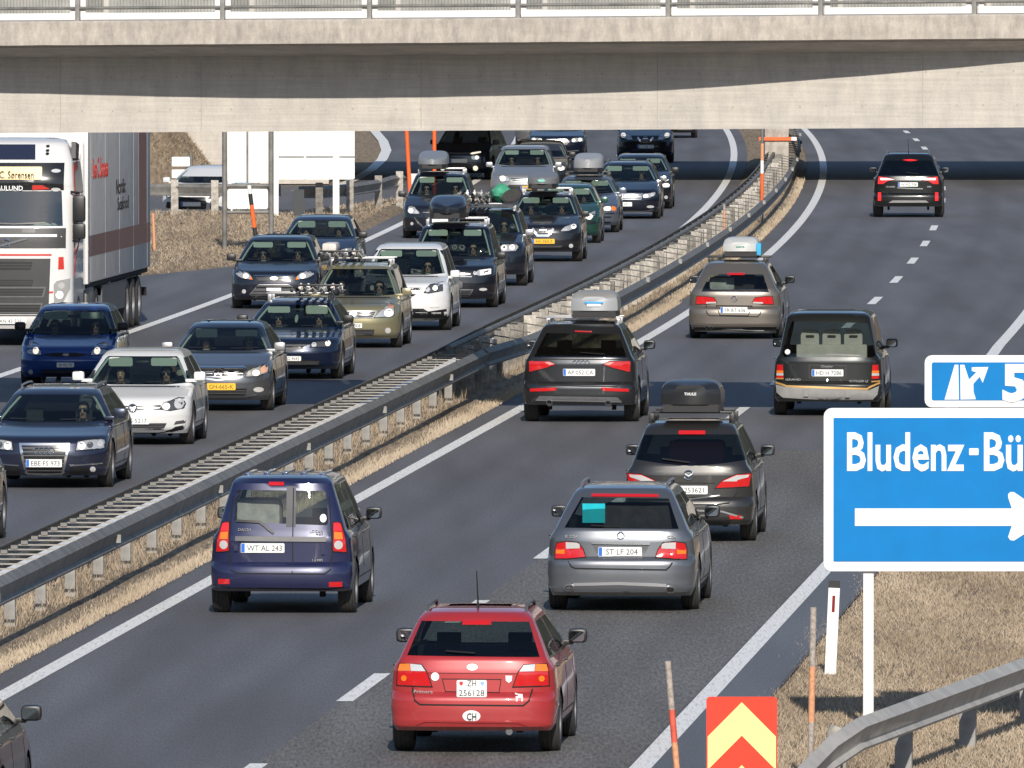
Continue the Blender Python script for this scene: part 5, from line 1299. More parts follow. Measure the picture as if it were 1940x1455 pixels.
c.stick(P((228, 1175), (265, 1135), (690, 1140), (1090, 1148), (1130, 1190), (690, 1182)), 'back', 'diffuser', GREYP, 0.008)
c.line(P((225, 1178), (330, 1180), (690, 1186), (1040, 1192), (1132, 1195)), 'back', 'chrome_strip', SATIN, 0.018, 0.014)
for q in ((370, 1208), (990, 1212)):
    x, z = P(q)[0]; c.stick(ell(x, z, 0.055, 0.055, 18), 'back', 'exhaust', CHROME, 0.03); c.stick(ell(x, z, 0.035, 0.035, 16), 'back', 'exhaust_mouth', UNDER, 0.032)
for i in range(4): x, z = P((640 + i*42, 792))[0]; c.ring_badge(x, z, 0.032, CHROME, 0.006)
c.line(P((195, 905), (215, 975), (260, 1020), (680, 1032), (1075, 1038), (1150, 990), (1180, 920)), 'back', 'tailgate_gap', SEAM, 0.018)
c.line(P((210, 758), (1180, 762)), 'back', 'window_edge', SEAM, 0.016); c.line(P((620, 480), (800, 486)), 'back', 'brake_light', RED, 0.02, 0.012)
c.line(P((690, 690), (950, 708)), 'back', 'wiper', BLACK, 0.016, 0.02)
c.crossbars(SATIN, (c.f - c.rl - 0.60, c.f - c.rl - 1.50), 0.06, 0.06)
BLUEH = simple('blue_handle', (0.05, 0.35, 0.70), 0.5)
t = roof_box('silver roof box with blue handle on the dark sports utility', c, 1.60, 0.76, 0.42, simple('silver_lid', (0.46, 0.47, 0.48), 0.35, 0.4), 0.19, c.f - c.rl - 0.95, 0.5, 0.72)
obj('handle', box_me('handle', -0.15, 0.15, -0.83, -0.80, 0.215, 0.25, BLUEH, 0.008), None, t); obj('handle_label', box_me('handle_label', -0.11, 0.11, -0.825, -0.80, 0.17, 0.212, STICK), None, t)
# --- old dark people carrier with gold stripe
Z = (1450, 580, 6.615)
c = Car('people_carrier', 'old dark boxy people carrier with gold stripe and pale seats', 'car', True, 1567, 786, 4.60, 1.83, 1.72, paint('paint_dark_green_black', (0.022, 0.026, 0.027), 0.3, 0.30, 0.10), hl=0.82, cowl=1.04, belt=1.02, bt=0.55, rake=0.30, rw=0.76, wr=0.32, oh=0.85, bw=0.90, zb=0.24)
c.build(); P = lambda *a: c.P(Z, a)
c.glazing(bk=P((320, 200), (1245, 218), (1275, 240), (1375, 615), (1340, 645), (235, 640), (200, 605), (295, 230)), gb=G_REAR)
c.close(None, visors=False, pillar=False)
tl = taillight(c, P((1350, 735), (1430, 732), (1442, 900), (1430, 918), (1340, 914)), [(P((1348, 812), (1436, 812), (1436, 842), (1346, 840)), AMBER), (P((1346, 843), (1437, 845), (1437, 875), (1345, 873)), LENSW)])
c.plate('HD·H 7286', *reversed(P((775, 838))[0]), 'D')
c.line(P((540, 742), (1012, 748), (1010, 905), (540, 900), (540, 742)), 'back', 'plate_surround', BLACK, 0.02, 0.006)
GOLD = simple('gold_stripe', (0.62, 0.36, 0.12), 0.35, 0.4); BUMPG = simple('grey_bumper', (0.27, 0.265, 0.26), 0.45, var=0.1)
c.stick(P((105, 985), (225, 1012), (775, 1035), (1310, 1052), (1440, 1000), (1420, 1110), (1360, 1172), (775, 1178), (200, 1150), (115, 1085)), 'back', 'bumper', BUMPG, 0.05, 0.08)
c.line(P((100, 960), (215, 990), (240, 1002), (775, 1022), (1290, 1036), (1330, 1010), (1450, 962)), 'back', 'gold_stripe', GOLD, 0.03, 0.054)
c.line(P((105, 912), (205, 912)), 'back', 'gold_trim', GOLD, 0.022, 0.02); c.line(P((1340, 948), (1450, 942)), 'back', 'gold_trim', GOLD, 0.022, 0.02)
for q in ((470, 1032, 530, 1132), (1008, 1044, 1066, 1142)): c.stick(P(*box_pts(q)), 'back', 'overrider', BUMPG, 0.085, 0.06)
c.badge('Chrysler', P((690, 755))[0][0], P((845, 755))[0][0], P((0, 756))[0][1], 0.035); c.badge('GRAND', P((245, 920))[0][0], P((440, 920))[0][0], P((0, 922))[0][1], 0.032); c.badge('VOYAGER LE', P((1045, 938))[0][0], P((1285, 938))[0][0], P((0, 940))[0][1], 0.036)
c.stick(ell(*P((255, 577))[0], 0.045, 0.042, 18), 'back', 'round_sticker', STICK, 0.008); c.stick(ell(*P((770, 930))[0], 0.022, 0.022, 12), 'back', 'lock', CHROME, 0.012)
c.line(P((760, 605), (930, 610), (1190, 622)), 'back', 'wiper', BLACK, 0.02, 0.02)
c.line(P((205, 700), (205, 940), (230, 980), (1300, 1012), (1335, 980), (1335, 740)), 'back', 'tailgate_gap', SEAM, 0.016)
c.line(P((205, 700), (1335, 730)), 'back', 'crease', SEAM, 0.010)
SEATP = simple('pale_seat_cloth', (0.46, 0.46, 0.42), 0.9, var=0.1)
def hole_seat():
    bm = bmesh.new(); b_prism(bm, [(-0.15, 0.0), (0.15, 0.0), (0.15, 0.16), (0.12, 0.24), (0.05, 0.26), (-0.05, 0.26), (-0.12, 0.24), (-0.15, 0.16)], 'y', -0.05, 0.06)
    bmesh.ops.recalc_face_normals(bm, faces=bm.faces[:]); return bm_mesh(bm, 'rear_headrest', None, SEATP)
hs = hole_seat(); hb = prism_me('headrest_opening', rrect(-0.07, 0.07, 0.12, 0.165, 0.015), 'y', -0.056, -0.051, INTER)
for px in (533, 805, 1078):
    x, z = P((px, 505))[0]; q = obj('rear_headrest', hs, None, c.root, (x, c.r + 0.80, z)); obj('headrest_opening', hb, None, q)
x0, z0 = P((362, 572))[0]; x1, z1 = P((1252, 495))[0]; obj('rear_seat_back', box_me('rear_seat_back', x0, x1, 0.72, 0.86, z0 - 0.25, z1, SEATP, 0.03), None, c.root, (0, c.r, 0))
# --- brown estate with pale roof box
Z = (1290, 450, 7.274)
c = Car('estate_car', 'bronze brown estate car with pale roof box near the median', 'car', True, 1391, 640, 4.77, 1.82, 1.49, paint('paint_bronze', (0.20, 0.175, 0.15), 0.6, 0.32, 0.06), hl=0.74, cowl=0.98, belt=0.97, bt=0.60, rake=0.50, rw=0.66, wr=0.32, oh=1.0, bw=0.90)
c.build(); P = lambda *a: c.P(Z, a)
c.glazing(bk=P((390, 508), (1120, 516), (1210, 756), (275, 748)))
c.close(None, visors=False, pillar=False)
tl = taillight(c, P((983, 898), (1025, 828), (1160, 812), (1272, 812), (1290, 922), (1140, 922)), [(P((1000, 888), (1138, 892), (1138, 914), (992, 908)), LENSW)])
c.stick(P(*box_pts((622, 492, 868, 522))), 'back', 'brake_light', RED, 0.02)
e = c.ring_badge(*P((730, 848))[0], 0.052, CHROME); x, z = P((730, 848))[0]
c.line([(x - 0.035, z + 0.03), (x - 0.014, z - 0.035), (x, z + 0.0), (x + 0.014, z - 0.035), (x + 0.035, z + 0.03)], 'back', 'emblem_letter', CHROME, 0.010, 0.014, parent=e)
c.line(P((478, 938), (985, 944), (930, 1078), (530, 1072), (478, 938)), 'back', 'plate_surround', SEAM, 0.016)
c.plate('FR·BT 636', *reversed(P((730, 1000))[0]), 'D')
c.line(P((330, 935), (342, 1040), (380, 1078), (1065, 1092), (1105, 1050), (1120, 950)), 'back', 'tailgate_gap', SEAM, 0.018)
c.stick(P((140, 1215), (1330, 1235), (1320, 1320), (160, 1300)), 'back', 'diffuser', BLACK, 0.006); c.line(P((440, 1262), (800, 1272), (1150, 1280)), 'back', 'chrome_strip', SATIN, 0.025, 0.012)
c.line(P((140, 1170), (730, 1190), (1330, 1195)), 'back', 'bumper_crease', c.paint, 0.03, 0.012)
for q in ((340, 1250), (405, 1252)): x, z = P(q)[0]; c.stick(ell(x, z, 0.04, 0.035, 14), 'back', 'exhaust', CHROME, 0.03); c.stick(ell(x, z, 0.028, 0.024, 12), 'back', 'exhaust_mouth', UNDER, 0.032)
c.crossbars(BLACK, (c.f - c.rl - 0.60, c.f - c.rl - 1.35), 0.10, 0.06)
t = roof_box('pale grey roof box with blue cloth at its side on the brown estate', c, 1.55, 0.68, 0.37, simple('pale_lid', (0.55, 0.56, 0.54), 0.4, 0.1), 0.07, c.f - c.rl - 0.95, 0.62, 0.66, text='atera', accent=simple('green_print', (0.15, 0.45, 0.32), 0.5))
obj('blue_cloth', box_me('blue_cloth', 0.30, 0.40, -0.72, -0.45, 0.02, 0.26, simple('blue_cloth', (0.05, 0.38, 0.62), 0.8), 0.03), None, t)
obj('cargo', box_me('cargo', -0.5, 0.0, -0.2, 0.25, 0, 0.26, simple('pale_bag', (0.40, 0.42, 0.40), 0.9, var=0.25), 0.08), None, c.root, (-0.02, c.r + 0.95, 0.92)); obj('cargo', box_me('cargo', -0.25, 0.25, -0.2, 0.25, 0, 0.32, DUF, 0.10), None, c.root, (0.12, c.r + 1.0, 0.92))
# --- black sports utility far ahead
Z = (1630, 280, 10.03)
c = Car('sports_utility_car', 'black sports utility with lit brake lights farthest up the right carriageway', 'car', True, 1720, 411, 4.69, 1.885, 1.71, paint('paint_black', (0.014, 0.016, 0.016), 0.3, 0.25, 0.08), hl=0.88, cowl=1.12, belt=1.10, bt=0.62, rake=0.45, rw=0.68, wr=0.36, oh=0.92, bw=0.90, zb=0.29)
c.build(); P = lambda *a: c.P(Z, a)
c.glazing(bk=P((480, 235), (1335, 240), (1490, 520), (335, 528)), gb=G_DARK, gs=G_DARK)
c.close(None, rails=SATIN, antenna='rear', visors=False, pillar=False)
tl = taillight(c, P((1152, 605), (1300, 565), (1480, 545), (1502, 692), (1395, 690), (1300, 632)), [(P((1165, 606), (1320, 578), (1450, 575), (1440, 615), (1320, 612)), LIT)], REDLIT)
c.both(P((1432, 850), (1492, 850), (1494, 1005), (1430, 1005)), 'reflector', REDLIT, 0.012)
c.stick(P((790, 235), (940, 222), (1090, 240), (940, 258)), 'back', 'brake_light', REDLIT, 0.02)
c.plate('W·MZ 708', *reversed(P((900, 698))[0]), 'A')
c.stick(P(*box_pts((470, 728, 645, 756))), 'back', 'lettering_bar', CHROME, 0.012); c.stick(P(*box_pts((1275, 728, 1355, 752))), 'back', 'lettering_bar', CHROME, 0.012)
c.line(P((690, 760), (900, 772), (1190, 780)), 'back', 'chrome_strip', CHROME, 0.03, 0.012); c.stick(ell(*P((900, 575))[0], 0.055, 0.03), 'back', 'emblem', CHROME, 0.012)
c.line(P((480, 760), (500, 880), (560, 905), (1290, 905), (1330, 870), (1350, 770)), 'back', 'tailgate_gap', SEAM, 0.018)
c.stick(P((520, 1045), (600, 1000), (1250, 1000), (1310, 1040)), 'back', 'bumper_panel', BUMPG, 0.01)
c.line(P((860, 470), (1110, 500)), 'back', 'wiper', BLACK, 0.018, 0.02)
# --- car cut off at the lower left corner
c = Car('hatchback_car', 'dark grey car cut off at the lower left corner', 'car', True, -196, 1592, 4.30, 1.80, 1.47, paint('paint_slate', (0.030, 0.032, 0.036), 0.5, 0.3, 0.10), wr=0.32, oh=0.85, rw=0.68)
c.build(); c.glazing(); c.close(None, visors=False, pillar=False)
taillight(c, [(0.52, 0.80), (0.80, 0.82), (0.82, 0.92), (0.60, 0.92)], [])
c.plate('', 0.72, 0, 'D')
# ================================================================ oncoming cars (left carriageway)
def headlight(c, poly, lenses=(), subs=(), mat=LAMPC):
    a = c.both(poly, 'headlight', mat, 0.010)
    for x, z, rx, rz, m in lenses: c.lens(x, z, rx, rz, m, a)
    for pl, m in subs: c.both(pl, 'lens', m, 0.014, parent=a)
    rim(c, poly, a)
    return a
def grille(c, poly, mat=BLACK, slats=0, smat=None, frame=None, fw=0.02, name='grille'):
    g_ = c.stick(poly, 'front', name, mat, 0.004)
    zs = [p[1] for p in poly]; z0, z1 = min(zs), max(zs)
    for i in range(slats):
        z = z0 + (z1 - z0)*(i + 1)/(slats + 1); xs = []
        for (xa, za), (xb, zb_) in zip(poly, poly[1:] + poly[:1]):
            if (za > z) != (zb_ > z): xs.append(xa + (xb - xa)*(z - za)/(zb_ - za))
        if len(xs) >= 2: c.line([(min(xs) + 0.01, z), (0.5*(min(xs) + max(xs)), z), (max(xs) - 0.01, z)], 'front', 'slat', smat or GREYP, 0.012, 0.012, parent=g_)
    if frame: c.line(list(poly) + [poly[0]], 'front', 'grille_frame', frame, fw, 0.014, parent=g_)
    return g_
def sym(poly):   # right half (x>=0 first point on the axis side) -> whole outline
    return list(poly) + [(-x, z) for x, z in reversed(poly)]
def wipers(c):
    z = c.cowl + 0.035
    for sg, a in ((1, 0.05), (-1, 0.02)): c.line([(sg*0.12, z + 0.02), (sg*0.62*c.W/1.8, z + 0.035)], 'front', 'wiper', BLACK, 0.018, 0.012)
def hood(c):
    h = c.hw(c.cowl)
    c.line([(-h*0.90, c.cowl - 0.012), (-h*0.4, c.cowl - 0.004), (h*0.4, c.cowl - 0.004), (h*0.90, c.cowl - 0.012)], 'front', 'cowl_panel', BLACK, 0.02, 0.004)

# --- dark blue saloon with big chrome grille
Z = (0, 720, 6.615)
c = Car('estate_car', 'dark blue estate with tall chrome grille and four-ring badge at left edge', 'car', False, 84, 922, 4.93, 1.86, 1.41, paint('paint_night_blue', (0.026, 0.034, 0.075), 0.45, 0.28, 0.08), hl=0.72, cowl=0.905, cy=1.25, rl=2.1, wr=0.335, oh=0.95, rw=0.68)
c.build(); P = lambda *a: c.P(Z, a); c.glazing(); c.close(c.paint, rails=SATIN, visors=False)
headlight(c, P((960, 885), (985, 770), (1100, 752), (1200, 745), (1312, 752), (1318, 858)), [(*P((1035, 825))[0], 0.055, 0.055, LIT), (*P((1265, 800))[0], 0.04, 0.045, LENSW)], [(ell(*P((1140, 815))[0], 0.045, 0.045, 14), LAMPD)])
gp_ = [(0, P((0, 805))[0][1])] + [(-x, z) for x, z in P((868, 805), (862, 850), (798, 1160), (770, 1182))] + [(0, P((0, 1186))[0][1])]
grille(c, sym([(abs(x), z) for x, z in gp_]), TRIM, 7, GREYP, CHROME, 0.035)
for i in range(4): x, z = P((468 + i*58, 888))[0]; c.ring_badge(x, z, 0.048, CHROME, 0.008)
c.plate('EBE·FS 973', *reversed(P((553, 1042))[0]), 'D')
c.both(P((885, 1090), (1125, 1092), (1120, 1185), (880, 1190)), 'intake', BLACK, 0.005); c.lens(*P((1175, 1122))[0], 0.04, None, LENSW, None, 'fog_lamp'); c.both(P((888, 1068), (1298, 1042), (1298, 1056), (888, 1084)), 'chrome_strip', CHROME, 0.012)
c.people(('driver in dark jacket with pale collar behind the four-ring grille', 'dark', 'dark')); wipers(c); hood(c)
# --- dark car cut off by the left edge
c = Car('sports_utility_car', 'dark car cut off by the left edge in front of the blue estate', 'car', False, -176, 1036, 4.70, 1.90, 1.66, paint('paint_graphite', (0.022, 0.023, 0.025), 0.5, 0.3, 0.12), hl=0.86, cowl=1.08, wr=0.36, oh=0.92, zb=0.25)
c.build(); c.glazing(); c.close(c.paint); headlight(c, [(0.55, 0.80), (0.80, 0.86), (0.86, 0.96), (0.62, 0.92)], [(0.70, 0.88, 0.05, 0.05, LIT)]); grille(c, rrect(-0.45, 0.45, 0.55, 0.82, 0.05), TRIM, 4); c.plate('', 0.48, 0, 'D')
# --- white hatchback
Z = (140, 650, 7.185)
c = Car('hatchback_car', 'white hatchback with black-rimmed headlights at left', 'car', False, 251, 841, 4.26, 1.80, 1.45, paint('paint_white', (0.70, 0.70, 0.69), 0.0, 0.35, 0.10), hl=0.71, cowl=0.90, cy=1.08, rl=1.92, wr=0.32, oh=0.87, rw=0.70)
c.build(); P = lambda *a: c.P(Z, a); c.glazing(); c.close(c.paint)
headlight(c, P((1188, 900), (1235, 815), (1330, 785), (1420, 745), (1500, 755), (1528, 830), (1505, 888), (1330, 918)), [(*P((1440, 825))[0], 0.075, 0.085, LENSW), (*P((1268, 862))[0], 0.06, 0.055, LIT)], (), LAMPD)
zt0, zb0 = P((0, 852))[0][1], P((0, 908))[0][1]; xg = abs(P((1195, 860))[0][0]); grille(c, [(-xg, zt0 + .01), (0, zt0 - 0.005), (xg, zt0 + .01), (xg*0.98, zb0), (0, zb0 - 0.01), (-xg*0.98, zb0)], TRIM, 1, CHROME)
c.ring_badge(*P((800, 887))[0], 0.062, CHROME, 0.012, TRIM); x, z = P((800, 887))[0]; c.line([(x - 0.04, z + 0.035), (x - 0.016, z - 0.04), (x, z), (x + 0.016, z - 0.04), (x + 0.04, z + 0.035)], 'front', 'emblem_letter', CHROME, 0.012, 0.016)
c.plate('MI·DS 5217', *reversed(P((800, 1055))[0]), 'CH')
x1 = abs(P((1275, 0))[0][0]); x2 = abs(P((1230, 0))[0][0]); za, zb_ = P((0, 1092))[0][1], P((0, 1180))[0][1]; grille(c, [(-x1, za), (x1, za), (x2, zb_), (-x2, zb_)], BLACK, 3, GREYP, None, name='lower_grille')
c.both(P((1372, 1112), (1400, 1066), (1535, 1050), (1525, 1096)), 'fog_lamp', LAMPD, 0.006); c.both(P((1250, 1200), (1345, 1172), (1392, 1140), (1530, 1120), (1502, 1180), (1330, 1215)), 'intake', BLACK, 0.005)
c.line([(-0.62, P((0, 1228))[0][1] + .03), (-0.4, P((0, 1228))[0][1]), (0.4, P((0, 1228))[0][1]), (0.62, P((0, 1228))[0][1] + .03)], 'front', 'lip_gap', SEAM, 0.014)
c.people(('driver of the white hatchback with both hands on the wheel', 'dark', 'dark'), ('passenger low in the seat of the white hatchback', 'dark', 'brown', False)); wipers(c); hood(c)
# --- blue small hatchback
Z = (20, 565, 8.083)
c = Car('hatchback_car', 'bright blue small hatchback in front of the truck', 'car', False, 125, 733, 3.92, 1.685, 1.42, paint('paint_bright_blue', (0.008, 0.055, 0.26), 0.4, 0.3, 0.05), hl=0.69, cowl=0.87, cy=0.95, rl=1.72, wr=0.30, oh=0.80, rw=0.72)
c.build(); P = lambda *a: c.P(Z, a); c.glazing(); c.close(None)
headlight(c, P((1235, 872), (1262, 790), (1310, 718), (1400, 690), (1478, 712), (1482, 850), (1400, 868)), [(*P((1335, 805))[0], 0.055, 0.06, LIT), (*P((1440, 712))[0], 0.035, 0.028, AMBER)])
zg = P((0, 868))[0][1]; grille(c, [(-0.42, zg + .005), (-0.2, zg + .035), (0.2, zg + .035), (0.42, zg + .005), (0.2, zg - .03), (-0.2, zg - .03)], TRIM, 0); c.stick(ell(*P((850, 866))[0], 0.06, 0.025), 'front', 'emblem', CHROME, 0.014)
c.plate('ZH 950 797', *reversed(P((843, 1022))[0]), 'CH', 0.30, 0.082, size=0.055); za = P((0, 1100))[0][1]; grille(c, [(-0.45, za), (0.45, za), (0.42, za - 0.10), (-0.42, za - 0.10)], BLACK, 2, name='lower_grille'); c.lens(*P((280, 1140))[0], 0.045, None, LENSW, None, 'fog_lamp')
c.people(('driver of the bright blue hatchback in dark clothes', 'dark', 'dark'), ('passenger of the bright blue hatchback in pale top', 'pale', 'dark')); wipers(c); hood(c)
# --- grey saloon with yellow plate
Z = (330, 600, 7.865)
c = Car('saloon_car', 'grey saloon with star badge and yellow number plate', 'car', False, 412, 777, 4.58, 1.77, 1.45, paint('paint_indium_grey', (0.115, 0.122, 0.135), 0.6, 0.3, 0.08), hl=0.73, cowl=0.96, cy=1.15, rl=2.0, wr=0.32, oh=0.85, rw=0.69, rake=0.9)
c.build(); P = lambda *a: c.P(Z, a); c.glazing(); c.close(SATIN)
headlight(c, P((1065, 897), (1112, 800), (1240, 755), (1350, 712), (1402, 738), (1402, 828), (1250, 890)), [(*P((1230, 840))[0], 0.06, 0.05, LIT), (*P((1130, 845))[0], 0.03, 0.035, LENSW)], [(P((1295, 765), (1352, 722), (1396, 745), (1394, 822), (1310, 850)), simple('amber_clear', (0.75, 0.42, 0.25), 0.15, coat=0.8))])
gz_ = [(0, P((0, 752))[0][1])] + [(abs(x), z) for x, z in P((1040, 748), (1082, 775), (1022, 895))] + [(0, P((0, 945))[0][1])]
grille(c, sym(gz_), TRIM, 3, CHROME, CHROME, 0.03)
c.ring_badge(*P((655, 842))[0], 0.082, CHROME, 0.014, TRIM); x, z = P((655, 842))[0]
for a in (90, 210, 330): c.line([(x, z), (x + 0.075*math.cos(R(a)), z + 0.075*math.sin(R(a)))], 'front', 'emblem_ray', CHROME, 0.018, 0.02)
c.plate('GH-665-K', *reversed(P((684, 1042))[0]), 'NL'); x1 = abs(P((1095, 0))[0][0]); za, zb_ = P((0, 1070))[0][1], P((0, 1175))[0][1]; grille(c, [(-x1, za), (x1, za), (x1*0.94, zb_), (-x1*0.94, zb_)], BLACK, 2, GREYP, None, name='lower_grille')
c.both(ell(*P((1270, 1090))[0], 0.085, 0.042, 16), 'fog_lamp', LENSW, 0.01); c.line([(-0.66, P((0, 1190))[0][1] + .03), (-0.45, P((0, 1205))[0][1]), (0.45, P((0, 1205))[0][1]), (0.66, P((0, 1190))[0][1] + .03)], 'front', 'chrome_strip', SATIN, 0.022, 0.012)
c.people(('driver of the grey star-badged saloon gripping the wheel', 'dark', 'dark'), ('passenger of the grey star-badged saloon in brown', 'cream', 'brown')); wipers(c); hood(c)
# --- dark blue estate with ski holder
Z = (470, 535, 7.657)
c = Car('estate_car', 'dark blue estate with open ski holders on its roof', 'car', False, 549, 717, 4.69, 1.78, 1.39, paint('paint_deep_blue', (0.012, 0.024, 0.068), 0.4, 0.28, 0.06), hl=0.69, cowl=0.87, cy=1.15, rl=2.02, wr=0.32, oh=0.93, rw=0.68)
c.build(); P = lambda *a: c.P(Z, a); c.glazing(); c.close(None)
headlight(c, P((905, 938), (945, 868), (1100, 852), (1205, 848), (1222, 905), (1140, 935)), [(*P((965, 905))[0], 0.045, 0.045, LENSW), (*P((1165, 885))[0], 0.045, 0.05, LIT)], (), LAMPD)
zg = P((0, 880))[0][1]; grille(c, [(-0.36, zg + .01), (0, zg + .02), (0.36, zg + .01), (0.24, zg - .11), (0, zg - .15), (-0.24, zg - .11)], TRIM, 2); c.plate('SG 9642', P((0, 1105))[0][1], -0.05, 'CH', 0.30, 0.082, size=0.055)
za = P((0, 1145))[0][1]; grille(c, [(-0.55, za + 0.02), (0.55, za + 0.02), (0.52, za - 0.08), (-0.52, za - 0.08)], BLACK, 2, name='lower_grille'); c.people(('driver of the dark blue estate with ski holders', 'dark', 'dark'), ('passenger of the dark blue estate with ski holders in green', 'green', 'brown')); wipers(c); hood(c)
ORN = c.stick(ell(0.0, c.cowl + 0.17, 0.03, 0.07, 10), 'front', 'hanging_charm', simple('pale_charm', (0.6, 0.62, 0.5), 0.8), -0.18)
c.crossbars(SATIN, (c.f - c.rl - 0.45, c.f - c.rl - 1.25), 0.06, 0.08)
def ski_rack(label, car, n, seed, skis=True, side=1, wd=0.5, lg=1.7, dz=0.0):
    """a pile of skis with bindings lying on the bars"""
    r_ = random.Random(seed); out = []; ski_names = ['first', 'second', 'third', 'fourth', 'fifth', 'sixth', 'seventh', 'eighth']; label = label.replace('ski ', 'ski from the middle ', 1)
    cols = [simple('ski_%s' % k, v_, 0.3) for k, v_ in (('white', (0.75, 0.74, 0.70)), ('black', (0.03, 0.03, 0.035)), ('grey', (0.30, 0.29, 0.29)), ('cream', (0.62, 0.56, 0.48)))]
    for i in range(n):
        x = side*(0.02 + wd*i/max(1, n-1)); bm = bmesh.new()
        P_ = [(-0.036, -lg/2), (0.036, -lg/2), (0.030, 0.0), (0.045, lg*0.40), (0.030, lg*0.47), (0.0, lg*0.5), (-0.030, lg*0.47), (-0.045, lg*0.40), (-0.030, 0.0)]
        b_prism(bm, P_, 'z', 0.0, 0.022)
        for v_ in bm.verts:
            if v_.co.y > lg*0.38: v_.co.z += (v_.co.y - lg*0.38)**2*2.2
        bmesh.ops.recalc_face_normals(bm, faces=bm.faces[:]); bm.normal_update()
        t = empty('ski'); t.matrix_world = car.M @ Matrix.Translation((x, car.f - car.rl - 0.80 + r_.uniform(-0.1, 0.1), car.zbar + 0.004 + dz))
        tag(t, label.replace('ski ', ski_names[i] + ' ski ', 1), 'ski', label); obj('blade', bm_mesh(bm, 'blade', 40, cols[(i + seed) % 4]), None, t)
        bb = bmesh.new(); b_box(bb, -0.03, 0.03, 0.06, 0.20, 0.022, 0.085, 0.012); b_box(bb, -0.035, 0.035, -0.22, -0.06, 0.022, 0.105, 0.015); b_tube(bb, [(0, -0.14, 0.10), (0, -0.16, 0.14)], 0.02, 6); bb.normal_update()
        obj('binding', bm_mesh(bb, 'binding', 40, cols[(i + seed + 2) % 4]), None, t)
    return out
def holder(car, x0, x1, y, hgt, name='ski_clamp'):
    bm = bmesh.new(); z = car.zbar
    b_box(bm, x0, x1, y - 0.03, y + 0.03, z + hgt - 0.02, z + hgt + 0.015, 0.01); b_box(bm, x0, x0 + 0.05, y - 0.03, y + 0.03, z, z + hgt - 0.022, 0.01)
    bm.normal_update(); return obj(name, bm_mesh(bm, name, 40, BLACK), None, car.root)
ski_rack('ski lying on the roof of the dark blue estate', c, 6, 1, wd=-0.72, side=1)
holder(c, -0.75, 0.05, c.f - c.rl - 0.45, 0.13); holder(c, 0.12, 0.78, c.f - c.rl - 0.45, 0.10)
# --- black hatchback with trapezoid bumper grille
Z = (430, 400, 7.185)
c = Car('hatchback_car', 'black hatchback with wide trapezoid lower grille near the grass', 'car', False, 519, 584, 4.34, 1.84, 1.49, paint('paint_black_blue', (0.020, 0.025, 0.045), 0.4, 0.3, 0.10), hl=0.75, cowl=0.94, cy=1.05, rl=1.90, wr=0.32, oh=0.87, rw=0.70)
c.build(); P = lambda *a: c.P(Z, a); c.glazing(); c.close(None)
headlight(c, P((935, 937), (965, 880), (1010, 838), (1150, 802), (1190, 812), (1188, 868), (1100, 915)), [(*P((1040, 885))[0], 0.06, 0.05, LIT), (*P((1130, 850))[0], 0.04, 0.035, LENSW)], [(P((938, 932), (962, 890), (985, 930)), AMBER)])
zg = P((0, 888))[0][1]; grille(c, [(-0.42, zg), (0.42, zg), (0.34, zg - .11), (-0.34, zg - .11)], TRIM, 2, GREYP); c.line([(-0.43, zg + 0.015), (0, zg + 0.022), (0.43, zg + 0.015)], 'front', 'chrome_strip', CHROME, 0.022, 0.016)
c.stick(ell(*P((640, 914))[0], 0.085, 0.036, 18), 'front', 'emblem', CHROME, 0.02); za = P((0, 1000))[0][1]; grille(c, [(-0.32, za), (0.32, za), (0.52, za - 0.20), (0.44, za - 0.28), (-0.44, za - 0.28), (-0.52, za - 0.20)], GREYP, 3, BLACK, SATIN, 0.012, name='lower_grille'); c.plate('', P((0, 1058))[0][1], 0, 'CH', 0.30, 0.09)
c.lens(*P((215, 1095))[0], 0.045, None, LENSW, None, 'fog_lamp'); c.people(('driver of the black hatchback looking at the wheel', 'dark', 'dark'), ('passenger of the black hatchback in a white scarf', 'pale', 'dark')); wipers(c); hood(c)
# --- dark blue hatchback behind it
c = Car('hatchback_car', 'dark blue hatchback half hidden behind the black hatchback', 'car', False, 600, 536, 4.25, 1.78, 1.47, paint('paint_midnight', (0.014, 0.026, 0.065), 0.4, 0.3, 0.08), hl=0.74, cowl=0.98, rw=0.70)
c.build(); c.glazing(); c.close(None); headlight(c, [(0.45, 0.66), (0.75, 0.72), (0.80, 0.80), (0.55, 0.76)], [(0.64, 0.73, 0.05, 0.045, LENSW)]); grille(c, rrect(-0.36, 0.36, 0.60, 0.72, 0.04), TRIM, 2); c.plate('', 0.42, 0, 'D')
c.people(('bald driver in sunglasses of the half hidden dark blue hatchback', 'dark', 'none'), ('passenger of the half hidden dark blue hatchback', 'dark', 'brown')); wipers(c); hood(c)
# --- gold people carrier
Z = (600, 470, 6.929)
c = Car('people_carrier', 'gold beige people carrier with skis and two people in sunglasses', 'car', False, 669, 658, 4.36, 1.77, 1.57, paint('paint_gold_beige', (0.26, 0.235, 0.135), 0.45, 0.32, 0.05), hl=0.78, cowl=0.95, cy=1.0, rl=1.85, wr=0.32, oh=0.85, rw=0.70)
c.build(); P = lambda *a: c.P(Z, a); c.glazing(); c.close(c.paint, visors=False, rails=BLACK)
headlight(c, P((760, 912), (832, 830), (900, 790), (955, 728), (1012, 742), (1028, 885), (990, 902)), [(*P((955, 852))[0], 0.085, 0.075, LIT), (*P((980, 762))[0], 0.045, 0.045, AMBER)])
zg = P((0, 828))[0][1]; xg = abs(P((790, 0))[0][0]); grille(c, [(-xg, zg), (xg, zg), (xg*0.86, zg - .125), (-xg*0.86, zg - .125)], TRIM, 2, GREYP, CHROME, 0.012); c.stick(ell(*P((480, 862))[0], 0.075, 0.05, 18), 'front', 'emblem', CHROME, 0.02); c.stick(ell(*P((480, 905))[0], 0.09, 0.018, 14), 'front', 'chrome_strip', CHROME, 0.018)
